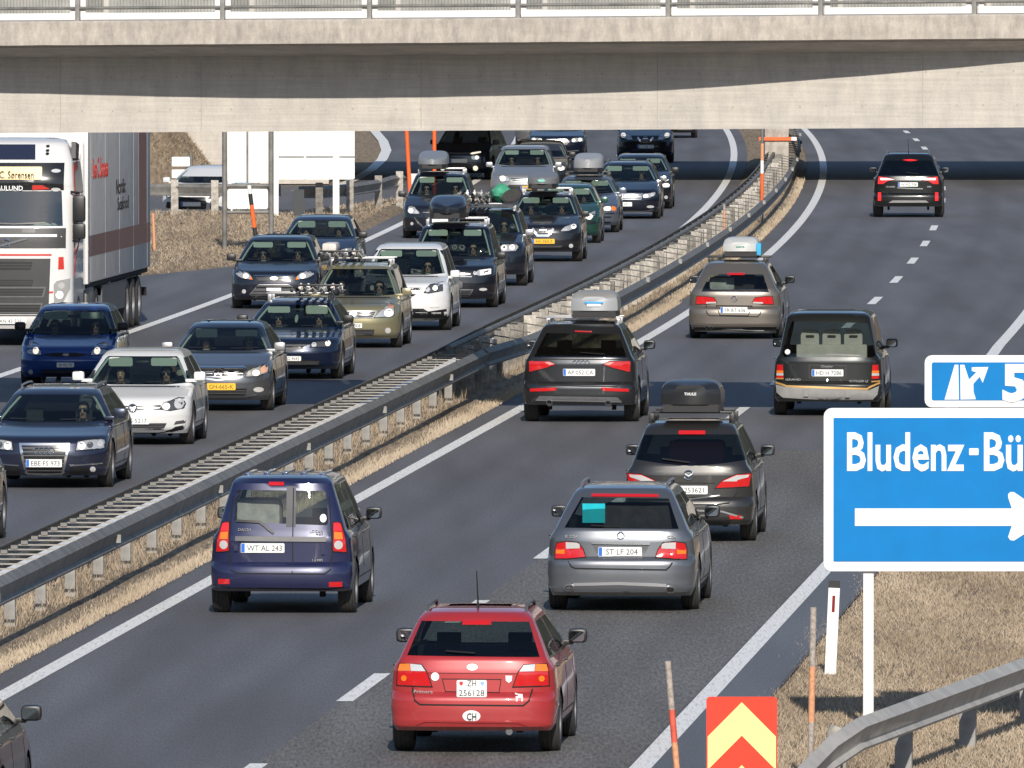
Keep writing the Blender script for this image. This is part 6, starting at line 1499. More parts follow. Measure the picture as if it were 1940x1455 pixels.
c.plate('ZH 47838', P((0, 1018))[0][1], 0, 'CH', 0.34, 0.09, size=0.06); za = P((0, 1070))[0][1]; xg = abs(P((765, 0))[0][0]); grille(c, [(-xg, za), (xg, za), (xg*0.96, za - .11), (-xg*0.96, za - .11)], BLACK, 3, GREYP, None, name='lower_grille')
c.lens(*P((945, 1086))[0], 0.055, None, LENSW, None, 'fog_lamp'); c.people(('driver in teal jumper and sunglasses of the gold people carrier', 'teal', 'dark'), ('passenger in pale top and sunglasses of the gold people carrier', 'pale', 'brown')); wipers(c); hood(c)
c.crossbars(SATIN, (c.f - c.rl - 0.50, c.f - c.rl - 1.30), 0.08, 0.08); ski_rack('ski lying on the roof of the gold people carrier', c, 6, 4, side=1, wd=0.75); holder(c, -0.02, 0.80, c.f - c.rl - 0.50, 0.12)
bag = obj('ski_bag', box_me('ski_bag', -0.12, 0.16, -0.5, 0.5, 0.0, 0.17, simple('pink_bag', (0.62, 0.58, 0.54), 0.8, var=0.15), 0.06)); bag.matrix_world = c.M @ Matrix.Translation((0.60, c.f - c.rl - 1.1, c.zbar + 0.10)); tag(bag, 'pale ski bag on the roof of the gold people carrier', 'bag')
# --- white sports utility
c = Car('sports_utility_car', 'white sports utility with black lower bumper behind the gold people carrier', 'car', False, 764, 625, 4.57, 1.82, 1.68, MATS['paint_white'], hl=0.90, cowl=1.06, cy=1.0, rl=1.85, wr=0.35, oh=0.88, rw=0.71, zb=0.26)
c.build(); P = lambda *a: c.P(Z, a); c.glazing(); c.close(c.paint)
headlight(c, P((1415, 585), (1450, 525), (1495, 478), (1660, 446), (1662, 562), (1480, 592)), [(*P((1462, 545))[0], 0.05, 0.05, LENSW), (*P((1562, 525))[0], 0.05, 0.05, LIT), (*P((1595, 480))[0], 0.045, 0.03, LENSW)], (), LAMPD)
zg = P((0, 520))[0][1]; grille(c, sym([(0, zg), (0.36, zg), (0.30, zg - .10), (0.20, zg - .17), (0, zg - .19)]), TRIM, 2, CHROME); c.ring_badge(0, zg - 0.09, 0.06, CHROME)
za = P((0, 795))[0][1]; c.stick(sym([(0, za), (0.40, za), (0.50, za - 0.055), (0.86, za - 0.01), (0.86, za - 0.19), (0.62, za - 0.24), (0, za - 0.26)]), 'front', 'lower_bumper', BLACK, 0.008)
for dz_ in (0.09, 0.15): c.line([(-0.5, za - dz_), (0.5, za - dz_)], 'front', 'slat', GREYP, 0.012, 0.014)
c.both(ell(*P((1560, 770))[0], 0.09, 0.02, 12), 'bumper_crease', c.paint, 0.012); c.plate('', P((0, 740))[0][1], 0, 'CH', 0.3, 0.085); c.people(('driver of the white sports utility with pale sleeves', 'pale', 'dark')); wipers(c); hood(c)
# --- black people carrier with round black box
Z = (780, 370, 6.6125)
c = Car('people_carrier', 'black people carrier carrying a domed black roof box', 'car', False, 853, 582, 4.85, 1.90, 1.72, paint('paint_deep_black', (0.012, 0.014, 0.026), 0.35, 0.25, 0.10), hl=0.84, cowl=1.03, cy=1.0, rl=1.95, wr=0.34, oh=0.93, rw=0.72)
c.build(); P = lambda *a: c.P(Z, a); c.glazing(); c.close(None)
headlight(c, P((765, 988), (850, 932), (1002, 915), (1006, 990), (870, 1012)), [(*P((800, 975))[0], 0.04, 0.04, LENSW)], [(P((862, 940), (1000, 925), (1000, 985), (870, 1000)), LIT), (P((888, 950), (970, 945), (965, 978), (890, 985)), LAMPD)])
zg = P((0, 985))[0][1]; grille(c, [(-0.46, zg + .03), (0.46, zg + .03), (0.42, zg - .03), (-0.42, zg - .03)], TRIM, 1, CHROME); c.ring_badge(0, zg, 0.06, CHROME); c.line([(-0.46, zg - 0.055), (0.46, zg - 0.055)], 'front', 'chrome_strip', CHROME, 0.02, 0.012)
za = P((0, 1185))[0][1]; grille(c, [(-0.48, za), (0.48, za), (0.40, za - 0.13), (-0.40, za - 0.13)], BLACK, 2, GREYP, SATIN, 0.014, name='lower_grille'); c.both(ell(*P((905, 1180))[0], 0.085, 0.03, 14), 'fog_lamp', LENSW, 0.01); c.stick(rrect(-0.26, 0.26, P((0, 1120))[0][1] - 0.06, P((0, 1120))[0][1] + 0.06, 0.01), 'front', 'plate_holder', GREYP, 0.01)
c.people(('driver of the black people carrier with hands low on the wheel', 'dark', 'dark')); wipers(c); hood(c); c.crossbars(SATIN, (c.f - c.rl - 0.50, c.f - c.rl - 1.40), 0.0, 0.09)
roof_box('domed black roof box on the black people carrier', c, 1.90, 0.78, 0.46, simple('blue_black_lid', (0.012, 0.014, 0.022), 0.22, coat=0.5), 0.18, c.f - c.rl - 0.85, 0.42, 0.9)
# --- dark sports utility with skis and green bag
c = Car('sports_utility_car', 'dark blue sports utility with twin square headlights carrying skis and green bag', 'car', False, 915, 541, 4.65, 1.88, 1.68, paint('paint_carbon_blue', (0.016, 0.020, 0.036), 0.4, 0.28, 0.10), hl=0.92, cowl=1.12, cy=1.05, rl=1.92, wr=0.36, oh=0.90, rw=0.70, zb=0.26)
c.build(); c.glazing(); c.close(SATIN, visors=False)
a = headlight(c, P((1108, 650), (1140, 612), (1310, 606), (1350, 650), (1312, 700), (1130, 706)), [(*P((1165, 655))[0], 0.06, 0.055, LIT), (*P((1265, 650))[0], 0.06, 0.055, LIT)], [], LAMPC)
for q in (1165, 1265): c.both(ell(*P((q, 650))[0], 0.03, 0.03, 12), 'lens', LAMPD, 0.018, parent=a)
zg = P((0, 640))[0][1]
for sg in (-1, 1): grille(c, [(sg*x, zg + z_) for x, z_ in ((0.03, 0.06), (0.30, 0.06), (0.32, 0.0), (0.26, -0.12), (0.05, -0.12))], TRIM, 0, None, CHROME, 0.018)
za = P((0, 850))[0][1]; grille(c, [(-0.5, za + 0.06), (0.5, za + 0.06), (0.44, za - 0.10), (-0.44, za - 0.10)], BLACK, 3, GREYP, None, name='lower_grille'); c.plate('', za + 0.02, 0, 'D')
c.people(('driver of the dark blue sports utility under the green bag', 'green', 'dark')); wipers(c); hood(c); c.crossbars(SATIN, (c.f - c.rl - 0.45, c.f - c.rl - 1.35), 0.02, 0.08); ski_rack('ski lying on the roof of the dark blue sports utility', c, 8, 2, side=1, wd=0.70); ski_rack('ski stacked on top of others on the dark blue sports utility', c, 5, 3, side=1, wd=0.62, dz=0.13)
holder(c, 0.0, 0.75, c.f - c.rl - 0.45, 0.12)
def blob(name, label, cat, car, loc, sc, mat, seed, rot=0):
    bm = bmesh.new(); bmesh.ops.create_icosphere(bm, subdivisions=3, radius=1.0); r_ = random.Random(seed); ph = [r_.uniform(0, 6) for _ in range(6)]
    for v_ in bm.verts:
        n_ = v_.co.copy(); k = 1 + 0.09*math.sin(n_.x*5 + ph[0]) + 0.08*math.sin(n_.y*6 + ph[1] + n_.z*3) + 0.06*math.sin(n_.z*9 + ph[2] + n_.x*4); v_.co = n_*k
    bm.normal_update(); o = obj(name, bm_mesh(bm, name, 25, mat)); o.matrix_world = car.M @ Matrix.Translation(loc) @ Matrix.Rotation(rot, 4, 'Y') @ Matrix.Diagonal((*sc, 1)); tag(o, label, cat); return o
blob('gear_bag', 'crumpled green bag strapped on the dark blue sports utility', 'bag', c, (-0.27, c.f - c.rl - 0.75, c.zbar + 0.22), (0.24, 0.45, 0.20), simple('green_bag_cloth', (0.07, 0.36, 0.21), 0.7, var=0.25, vscale=5), 3)
bm = bmesh.new(); b_prism(bm, ell(0, 0, 0.22, 0.15, 20), 'y', -0.35, 0.35); bmesh.ops.bevel(bm, geom=[e for e in bm.edges if abs(e.verts[0].co.y - e.verts[1].co.y) < 1e-6], offset=0.03, segments=2, affect='EDGES'); bmesh.ops.recalc_face_normals(bm, faces=bm.faces[:]); bm.normal_update()
o = obj('black_bag', bm_mesh(bm, 'black_bag', 40, simple('black_bag_cloth', (0.035, 0.034, 0.033), 0.8, var=0.2))); o.matrix_world = c.M @ Matrix.Translation((-0.52, c.f - c.rl - 0.55, c.zbar + 0.16)) @ Matrix.Rotation(R(18), 4, 'Y'); tag(o, 'round black bag beside the green bag on the roof', 'bag')
# --- dark crossover with V grille and yellow plate
Z = (960, 320, 8.083)
def vgrille(c, P, pts, eb, hp, hl_):
    headlight(c, hp, hl_); c.line(pts, 'front', 'grille_frame', CHROME, 0.055, 0.016); xs = [p[0] for p in pts]; zs = [p[1] for p in pts]
    c.stick([pts[0], pts[1], pts[2], pts[3]], 'front', 'grille', TRIM, 0.005); c.ring_badge(*eb, 0.06, CHROME); c.line([(eb[0] - 0.085, eb[1]), (eb[0] + 0.085, eb[1])], 'front', 'emblem', CHROME, 0.025, 0.02)
c = Car('crossover_car', 'dark crossover with chrome V grille and yellow number plate', 'car', False, 1028, 495, 4.38, 1.81, 1.60, paint('paint_ink_black', (0.018, 0.019, 0.026), 0.4, 0.28, 0.10), hl=0.84, cowl=1.06, cy=1.05, rl=1.9, wr=0.35, oh=0.88, rw=0.69, zb=0.24)
c.build(); P = lambda *a: c.P(Z, a); c.glazing(); c.close(None)
x, z = P((553, 935))[0]
vgrille(c, P, [(x + 0.255, z + 0.035), (x + 0.13, z - 0.13), (x - 0.13, z - 0.13), (x - 0.255, z + 0.035)], (x, z), P((825, 958), (890, 890), (1010, 842), (1080, 852), (1082, 902), (950, 952)), [(*P((1032, 882))[0], 0.06, 0.055, LIT), (*P((900, 925))[0], 0.05, 0.03, LENSW)])
c.plate('HV-760-Z', *reversed(P((562, 1108))[0]), 'NL'); za = P((0, 1165))[0][1]; grille(c, [(-0.50, za), (0.50, za), (0.42, za - 0.09), (-0.42, za - 0.09)], BLACK, 2, GREYP, None, name='lower_grille'); c.lens(*P((995, 1180))[0], 0.05, None, LENSW, None, 'fog_lamp'); c.line([(-0.7, za - 0.12), (0, za - 0.14), (0.7, za - 0.12)], 'front', 'bumper_strip_or_glint', GREYP, 0.03, 0.01)
c.people(('driver of the dark crossover with yellow plate', 'dark', 'dark'), ('passenger of the dark crossover with yellow plate', 'dark', 'brown')); wipers(c); hood(c); c.crossbars(SATIN, (c.f - c.rl - 0.45, c.f - c.rl - 1.3), 0.0, 0.07)
t = roof_box('grey roof box with green mark on the dark crossover', c, 1.70, 0.70, 0.36, simple('grey_lid', (0.20, 0.20, 0.205), 0.4, 0.2), 0.10, c.f - c.rl - 0.75, 0.55, 0.8)
obj('green_mark', prism_me('green_mark', [(-0.09, 0.0), (0.07, 0.0), (0.10, 0.05), (-0.06, 0.05)], 'y', 0.845, 0.87, simple('mint_print', (0.2, 0.6, 0.5), 0.5)), None, t, (0, 0, 0.15))
# --- dark people carrier with silver box
Z = (750, 270, 7.656)
c = Car('people_carrier', 'dark blue people carrier with silver roof box beside the orange poles', 'car', False, 829, 451, 4.47, 1.80, 1.63, paint('paint_dark_sapphire', (0.018, 0.022, 0.042), 0.4, 0.28, 0.08), hl=0.80, cowl=1.05, cy=1.0, rl=1.85, wr=0.32, oh=0.9, rw=0.70)
c.build(); P = lambda *a: c.P(Z, a); c.glazing(); c.close(None)
hp = [(abs(x), z) for x, z in P((145, 1005), (160, 935), (232, 915), (300, 980), (335, 1012), (330, 1038), (185, 1035))]
headlight(c, hp, [(abs(P((200, 990))[0][0]), P((200, 990))[0][1], 0.065, 0.06, LIT), (abs(P((285, 1010))[0][0]), P((285, 1010))[0][1], 0.04, 0.04, LENSW)])
zg = P((0, 990))[0][1]; grille(c, [(-0.42, zg + .02), (0.42, zg + .02), (0.36, zg - .10), (-0.36, zg - .10)], TRIM, 1, CHROME, None); c.line([(0.60, zg - 0.16), (0.50, zg - 0.30), (0.35, zg - 0.42)], 'front', 'chrome_strip', CHROME, 0.035, 0.012); c.line([(-0.60, zg - 0.16), (-0.50, zg - 0.30), (-0.35, zg - 0.42)], 'front', 'chrome_strip', CHROME, 0.035, 0.012)
c.plate('', zg - 0.26, 0, 'D'); c.lens(abs(P((218, 1178))[0][0]), P((218, 1178))[0][1], 0.04, None, LENSW, None, 'fog_lamp'); grille(c, [(-0.4, zg - .36), (0.4, zg - .36), (0.35, zg - .46), (-0.35, zg - .46)], BLACK, 1, GREYP, None, name='lower_grille')
c.people(('driver of the dark blue people carrier with silver box', 'cream', 'brown'), ('passenger in white of the dark blue people carrier with silver box', 'pale', 'dark')); wipers(c); hood(c); c.crossbars(SATIN, (c.f - c.rl - 0.50, c.f - c.rl - 1.40), 0.0, 0.07)
roof_box('silver roof box on the dark blue people carrier by the orange poles', c, 1.80, 0.72, 0.42, simple('steel_lid', (0.30, 0.31, 0.325), 0.35, 0.4), 0.22, c.f - c.rl - 0.85, 0.40, 0.85)
# --- silver people carrier
Z = (800, 235, 5.879)
c = Car('people_carrier', 'silver people carrier with small yellow plate behind the green bag', 'car', False, 990, 386, 4.37, 1.82, 1.60, paint('paint_silver', (0.30, 0.305, 0.31), 0.55, 0.32, 0.06), hl=0.80, cowl=1.04, cy=1.0, rl=1.8, wr=0.32, oh=0.88, rw=0.71)
c.build(); P = lambda *a: c.P(Z, a); c.glazing(); c.close(SATIN)
hp = [(abs(x), z) for x, z in P((835, 580), (860, 572), (930, 575), (972, 612), (960, 640), (862, 642))]; headlight(c, hp, [(abs(P((888, 607))[0][0]), P((888, 607))[0][1], 0.085, 0.075, LIT)])
zg = P((0, 612))[0][1]; grille(c, [(-0.34, zg + .02), (0.34, zg + .02), (0.28, zg - .05), (-0.28, zg - .05)], TRIM, 1, CHROME); c.plate('39-NL', P((0, 708))[0][1], -0.10, 'NL', 0.30, 0.10); c.stick(rrect(-0.42, 0.42, P((0, 708))[0][1] - 0.12, P((0, 708))[0][1] + 0.08, 0.05), 'front', 'lower_grille', BLACK, 0.003)
c.people(('driver of the silver people carrier in dark clothes', 'dark', 'brown'), ('passenger in red of the silver people carrier', 'red', 'dark')); wipers(c); hood(c)
# --- dark people carrier merging from the ramp
c = Car('people_carrier', 'dark blue people carrier turned across the lane under the bridge', 'car', False, 869, 339, 4.43, 1.83, 1.63, paint('paint_ocean', (0.014, 0.026, 0.060), 0.4, 0.3, 0.06), hl=0.86, cowl=1.06, cy=0.95, rl=1.8, wr=0.34, oh=0.88, rw=0.70, yaw=R(8.8))
c.build(); c.glazing(gf=glass('dusty_windscreen', (0.5, 0.58, 0.56), 1.5)); c.close(None, visors=False)
c.both(P((535, 330), (560, 315), (650, 302), (655, 318), (560, 338)), 'day_light', LIT, 0.012); c.both(ell(*P((597, 372))[0], 0.13, 0.07, 16), 'headlight', LAMPC, 0.010); c.lens(*P((612, 372))[0], 0.06, 0.06, LIT); c.lens(*P((597, 492))[0], 0.075, None, LIT, None, 'fog_lamp')
grille(c, rrect(-0.42, 0.42, 0.30, 0.46, 0.04), BLACK, 2, name='lower_grille'); c.line([(-0.5, 0.80), (0, 0.78), (0.5, 0.80)], 'front', 'chrome_strip', GREYP, 0.03, 0.01); c.plate('', 0.56, 0, 'F'); wipers(c); hood(c)
# --- dark saloon with double kidney grille
c = Car('saloon_car', 'dark blue saloon with double kidney grille just under the bridge', 'car', False, 1055, 304, 4.90, 1.86, 1.47, paint('paint_imperial', (0.014, 0.022, 0.050), 0.4, 0.28, 0.05), hl=0.76, cowl=0.97, cy=1.25, rl=2.1, wr=0.335, oh=0.85, rw=0.69)
c.build(); c.glazing(); c.close(None)
headlight(c, P((1660, 195), (1690, 156), (1790, 150), (1805, 192), (1690, 206)), [(*P((1690, 180))[0], 0.06, 0.055, LIT), (*P((1765, 175))[0], 0.06, 0.055, LIT)])
for sg in (-1, 1): grille(c, [(sg*x, P((0, 195))[0][1] + z_) for x, z_ in ((0.03, 0.06), (0.33, 0.07), (0.40, 0.0), (0.33, -0.08), (0.06, -0.08))], TRIM, 3, SATIN, CHROME, 0.022)
c.plate('', P((0, 268))[0][1], -0.10, 'D', 0.34); za = P((0, 305))[0][1]; c.line([(-0.72, za + 0.03), (-0.40, za), (0.40, za), (0.72, za + 0.03)], 'front', 'chrome_strip', SATIN, 0.025, 0.01); wipers(c); hood(c)
# --- dark small car behind the silver one
c = Car('hatchback_car', 'small dark car mostly hidden behind the silver people carrier', 'car', False, 1022, 362, 4.05, 1.72, 1.44, paint('paint_dull_black', (0.014, 0.015, 0.018), 0.3, 0.3, 0.10), wr=0.31, oh=0.82, rw=0.71)
c.build(); c.glazing(); c.close(None, visors=False); headlight(c, [(0.45, 0.60), (0.74, 0.62), (0.78, 0.74), (0.55, 0.72)], [(0.64, 0.67, 0.09, 0.07, LIT)]); grille(c, rrect(-0.35, 0.35, 0.55, 0.68, 0.04), TRIM, 2); c.plate('', 0.40, 0, 'D')
# --- grey car behind the kidney-grille saloon
c = Car('estate_car', 'grey car hidden behind the kidney-grille saloon', 'car', False, 1026, 277, 4.5, 1.80, 1.50, paint('paint_warm_grey', (0.16, 0.155, 0.15), 0.5, 0.32, 0.08), rw=0.70)
c.build(); c.glazing(); c.close(None, visors=False); headlight(c, [(0.45, 0.62), (0.78, 0.62), (0.84, 0.76), (0.55, 0.74)], [(0.70, 0.69, 0.09, 0.07, LIT)]); grille(c, rrect(-0.38, 0.38, 0.55, 0.70, 0.04), TRIM, 2); c.plate('', 0.40, 0, 'D')
# --- green hatchback
Z = (960, 320, 8.083)
c = Car('hatchback_car', 'green small hatchback behind the dark crossover', 'car', False, 1073, 460, 3.85, 1.66, 1.44, paint('paint_green', (0.020, 0.105, 0.075), 0.35, 0.3, 0.05), hl=0.70, cowl=0.96, cy=0.95, rl=1.7, wr=0.295, oh=0.78, rw=0.70)
c.build(); P = lambda *a: c.P(Z, a); c.glazing(); c.close(c.paint); headlight(c, P((1195, 765), (1228, 692), (1360, 640), (1365, 700), (1292, 785)), [(*P((1272, 732))[0], 0.085, 0.07, LIT)])
za = P((0, 820))[0][1]; c.line([(-0.80, za), (-0.4, za), (0.4, za), (0.80, za)], 'front', 'bumper_strip_or_glint', BLACK, 0.075, 0.015); grille(c, rrect(-0.35, 0.35, za - 0.28, za - 0.16, 0.03), BLACK, 2, name='lower_grille'); c.plate('', za - 0.08, 0, 'F')
c.people(('driver of the green hatchback', 'dark', 'brown')); wipers(c); hood(c)
# --- blue-grey estate with silver box
Z = (1070, 270, 8.083)
c = Car('estate_car', 'blue grey older estate with amber indicators and grey roof box', 'car', False, 1107, 440, 4.48, 1.74, 1.42, paint('paint_steel_blue', (0.13, 0.155, 0.20), 0.55, 0.3, 0.06), hl=0.69, cowl=0.95, cy=1.15, rl=1.95, wr=0.315, oh=0.78, rw=0.69)
c.build(); P = lambda *a: c.P(Z, a); c.glazing(); c.close(c.paint); headlight(c, P((590, 1048), (602, 980), (722, 970), (724, 1050)), [(*P((660, 1012))[0], 0.10, 0.055, LIT)], [(P((728, 974), (780, 985), (802, 1010), (792, 1046), (728, 1050)), AMBER)])
zg = P((0, 1010))[0][1]
for sg in (-1, 1): grille(c, [(sg*x, zg + z_) for x, z_ in ((0.03, 0.06), (0.20, 0.06), (0.20, -0.07), (0.05, -0.07))], TRIM, 0, None, CHROME, 0.016)
za = P((0, 1085))[0][1]; c.line([(-0.84, za), (-0.4, za), (0.4, za), (0.84, za)], 'front', 'bumper_strip_or_glint', BLACK, 0.035, 0.012)
for q in (1145, 1225): zq = P((0, q))[0][1]; c.both([(0.25, zq + 0.03), (0.70, zq + 0.02), (0.68, zq - 0.02), (0.25, zq - 0.03)], 'intake', BLACK, 0.006)
c.plate('', P((0, 1180))[0][1], 0, 'D'); wipers(c); hood(c); c.crossbars(BLACK, (c.f - c.rl - 0.50, c.f - c.rl - 1.40), 0.02, 0.07)
roof_box('smooth grey roof box on the blue grey older estate', c, 1.80, 0.74, 0.46, simple('dove_lid', (0.36, 0.365, 0.37), 0.4, 0.2), -0.02, c.f - c.rl - 0.80, 0.60, 0.9)
# --- black estate with wide chrome bars
c = Car('estate_car', 'black estate with horizontal chrome grille bars behind the blue grey estate', 'car', False, 1185, 414, 4.77, 1.82, 1.50, paint('paint_pearl_black', (0.012, 0.018, 0.040), 0.4, 0.25, 0.05), hl=0.74, cowl=0.98, cy=1.1, rl=2.0, wr=0.325, oh=0.92, rw=0.68)
c.build(); P = lambda *a: c.P(Z, a); c.glazing(); c.close(CHROME, rails=SATIN); headlight(c, P((1198, 852), (1215, 790), (1300, 775), (1398, 758), (1392, 812), (1300, 852)), [(*P((1245, 818))[0], 0.07, 0.05, LIT), (*P((1345, 800))[0], 0.05, 0.04, LENSW)])
zg = P((0, 825))[0][1]; grille(c, [(-0.47, zg + .075), (0.47, zg + .075), (0.42, zg - .075), (-0.42, zg - .075)], TRIM, 3, CHROME, CHROME, 0.012); c.ring_badge(0, zg, 0.062, CHROME); c.plate('VS', P((0, 945))[0][1], 0, 'CH', 0.34, 0.11); c.both(ell(*P((1320, 985))[0], 0.10, 0.035, 14), 'fog_lamp', LENSW, 0.01); za = P((0, 1055))[0][1]; c.line([(-0.76, za + 0.04), (-0.5, za), (0.5, za), (0.76, za + 0.04)], 'front', 'chrome_strip', CHROME, 0.025, 0.012)
c.people(('driver of the black estate with chrome bars holding a hand up', 'dark', 'none')); wipers(c); hood(c)
# --- black hatchback by the median
c = Car('hatchback_car', 'black hatchback with slim day lights beside the median rail', 'car', False, 1211, 395, 4.3, 1.79, 1.48, paint('paint_onyx', (0.013, 0.017, 0.026), 0.35, 0.28, 0.08), hl=0.76, cowl=1.0, cy=1.05, rl=1.9, wr=0.325, oh=0.88, rw=0.70)
c.build(); P = lambda *a: c.P(Z, a); c.glazing(); c.close(None); c.both(P((1535, 592), (1620, 552), (1625, 566), (1550, 600)), 'day_light', LIT, 0.012); headlight(c, P((1488, 650), (1520, 622), (1622, 615), (1622, 690), (1500, 690)), [(*P((1560, 655))[0], 0.10, 0.055, LIT)]); c.lens(*P((1560, 840))[0], 0.05, None, LENSW, None, 'fog_lamp'); grille(c, rrect(-0.42, 0.42, 0.56, 0.70, 0.04), TRIM, 2); c.plate('', 0.44, 0, 'D')
c.people(('driver of the black hatchback beside the median rail', 'cream', 'brown')); wipers(c); hood(c)
# --- black crossover under the bridge
Z = (1140, 235, 9.7)
c = Car('crossover_car', 'black crossover with chrome V grille just under the bridge', 'car', False, 1222, 308, 4.38, 1.81, 1.60, MATS['paint_ink_black'], hl=0.84, cowl=1.06, cy=1.05, rl=1.9, wr=0.35, oh=0.88, rw=0.69, zb=0.24)
c.build(); P = lambda *a: c.P(Z, a); c.glazing(); c.close(None); x, z = P((800, 268))[0]
vgrille(c, P, [(x + 0.255, z + 0.045), (x + 0.13, z - 0.11), (x - 0.13, z - 0.11), (x - 0.255, z + 0.045)], (x, z), P((1025, 285), (1100, 195), (1250, 165), (1262, 222), (1120, 292)), [(*P((1210, 205))[0], 0.085, 0.075, LIT), (*P((1085, 245))[0], 0.06, 0.06, LENSW)])
c.plate('VS', *reversed(P((805, 415))[0]), 'D'); grille(c, rrect(-0.45, 0.45, 0.34, 0.46, 0.03), BLACK, 2, name='lower_grille')
# --- bumper of a car behind it
c = Car('saloon_car', 'dark car showing only its bumper right of the black crossover', 'car', False, 1273, 261, 4.6, 1.80, 1.46, MATS['paint_dull_black'])
c.build(); c.glazing(); c.close(None, visors=False); headlight(c, [(0.45, 0.62), (0.78, 0.62), (0.84, 0.74), (0.55, 0.74)]); grille(c, rrect(-0.38, 0.38, 0.55, 0.70, 0.04), TRIM, 2); c.stick(rrect(-0.75, 0.75, 0.28, 0.40, 0.04), 'front', 'lower_grille', GREYP, 0.005); c.plate('', 0.46, 0, 'D')
# --- white car on the ramp
Z = (270, 240, 3.804)
c = Car('hatchback_car', 'white car on the ramp behind the guard rail and sign backs', 'car', False, 362, 417, 4.2, 1.78, 1.42, MATS['paint_white'], hl=0.70, cowl=0.95, wr=0.31, oh=0.86, rw=0.70, yaw=R(12))
c.build(); P = lambda *a: c.P(Z, a); c.glazing(); c.close(c.paint, visors=False); grille(c, rrect(-0.42, 0.42, 0.30, 0.62, 0.06), TRIM, 3); c.plate('', P((0, 558))[0][1], 0, 'D'); headlight(c, [(0.46, 0.58), (0.72, 0.60), (0.80, 0.72), (0.58, 0.70)], [(0.66, 0.65, 0.05, 0.04, LENSW)], (), LAMPD); c.both([(0.50, 0.30), (0.74, 0.34), (0.70, 0.50), (0.54, 0.48)], 'intake', BLACK, 0.005); c.people(('driver of the white car on the ramp', 'dark', 'brown')); wipers(c); hood(c)
# ================================================================ the articulated truck at the left
Z = (0, 245, 3.683)
TW = paint('paint_truck_white', (0.70, 0.69, 0.67), 0.0, 0.35, 0.14)
c = Car('articulated_truck', 'white articulated truck with grey trailer at the left edge', 'truck', False, 12, 652, 2.45, 2.5, 3.93, TW, oh=1.4, yaw=R(3.8), wr=0.5)
f, r = c.f, c.r
c.fp = [(0.33, f - 0.10), (0.48, f - 0.02), (0.7, f), (1.6, f), (2.08, f - 0.03), (2.22, f - 0.07), (2.95, f - 0.24), (3.10, f - 0.22), (3.45, f - 0.34), (3.82, f - 0.62), (3.90, f - 0.85), (3.93, f - 1.2)]
c.rp = [(0.33, r + 0.05), (0.6, r), (3.82, r), (3.93, r + 0.15)]
c.wp = [(0.33, 1.20), (0.6, 1.245), (2.9, 1.25), (3.5, 1.20), (3.82, 1.10), (3.90, 1.0), (3.93, 0.8)]
c.cfp = [(0.33, 0.30), (2.0, 0.34), (2.9, 0.26), (3.93, 0.3)]; c.crp = [(0.33, 0.06), (3.93, 0.1)]
c.tap = lambda y: 1.0
c.build(); P = lambda *a: c.P(Z, a)
zh, zl = P((0, 432))[0][1], P((0, 676))[0][1]
c.cut([(-1.06, zl), (1.06, zl), (1.03, zh), (-1.03, zh)], 'front', 'windscreen', glass('truck_windscreen', (0.55, 0.66, 0.62), 2.2))
for sd in ('left', 'right'): c.cut([(f - 0.42, 2.28), (f - 0.52, 2.92), (f - 1.25, 2.92), (f - 1.25, 2.28)], sd, 'side_window', G_SIDE)
c.finish(False)
T = c.root; DG = simple('truck_grey', (0.035, 0.035, 0.036), 0.5, var=0.1); TRED = simple('truck_red_stripe', (0.55, 0.03, 0.02), 0.4)
def H(zy): return P((0, zy))[0][1]
def band(x, y0, y1, mat, name, lift=0.006, x1=None):
    x1 = x1 or x; return c.stick([(-x, H(y0)), (x, H(y0)), (x1, H(y1)), (-x1, H(y1))], 'front', name, mat, lift, step=0.15)
hdr_ = band(1.07, 235, 425, TRIM, 'sun_visor_panel', 0.02)
lb = c.stick(rrect(-0.66, 0.66, H(352), H(262), 0.03), 'front', 'light_box', simple('yellow_light_box', (0.86, 0.68, 0.34), 0.4), 0.05)
for q in (302, 330): c.both(ell(0.92, H(q) + (0.03 if q == 302 else -0.25), 0.09, 0.035, 12), 'marker_lamp', LENSW, 0.03)
def ttext(s_, x0, x1, z, ht, mat, parent, bold=0.0, shear=0, lift=0.06):
    me = text_me(s_, bold, 0.004); me.materials.clear(); me.materials.append(mat); w_ = text_w(me)
    return obj('lettering', me, None, parent, ((x0 + x1)/2, max(c.front(0, z), c.front(0, z - ht/2)) + lift, z), (R(90), 0, math.pi), (abs(x1 - x0)/w_, ht, 1))
xa = lambda q: -(q/Z[2] - c.cx)/c.sc
ttext('C. Sørensen', xa(-8), xa(232), H(316), 0.15, INK, T)
ttext('AULUND', xa(-30), xa(156), H(411), 0.09, STICK, T, 0.02, lift=0.04)
c.stick([(xa(220), H(425)), (xa(345), H(418)), (xa(290), H(392)), (xa(222), H(392))], 'front', 'flag_decal', TRED, 0.03)
c.stick([(-0.52, H(213)), (0.52, H(213)), (0.50, H(108)), (-0.50, H(108))], 'front', 'roof_window', simple('dark_roof_glass', (0.02, 0.025, 0.05), 0.08, coat=1.0), 0.012)
for q in (120, 150, 172): c.both(ell(abs(xa(316)), H(q), 0.035, 0.025, 10), 'roof_lamp', BLACK, 0.02)
band(1.12, 690, 830, DG, 'grey_panel', 0.008)
w_ = c.line([(-0.96, H(742)), (0.96, H(742))], 'front', 'white_strip', STICK, 0.05, 0.03); c.line([(-0.40, H(762)), (0.10, H(812)), (0.40, H(838))], 'front', 'badge_bar', CHROME, 0.04, 0.03)
c.ring_badge(0.0, H(795), 0.075, CHROME, 0.02)
for sg in (1, -1): c.line([(sg*0.25, H(655)), (-sg*0.25 + 0.1*sg, H(660)), (-0.72*1, H(652))] if sg > 0 else [(0.2, H(665)), (0.75, H(658))], 'front', 'wiper', BLACK, 0.025, 0.03)
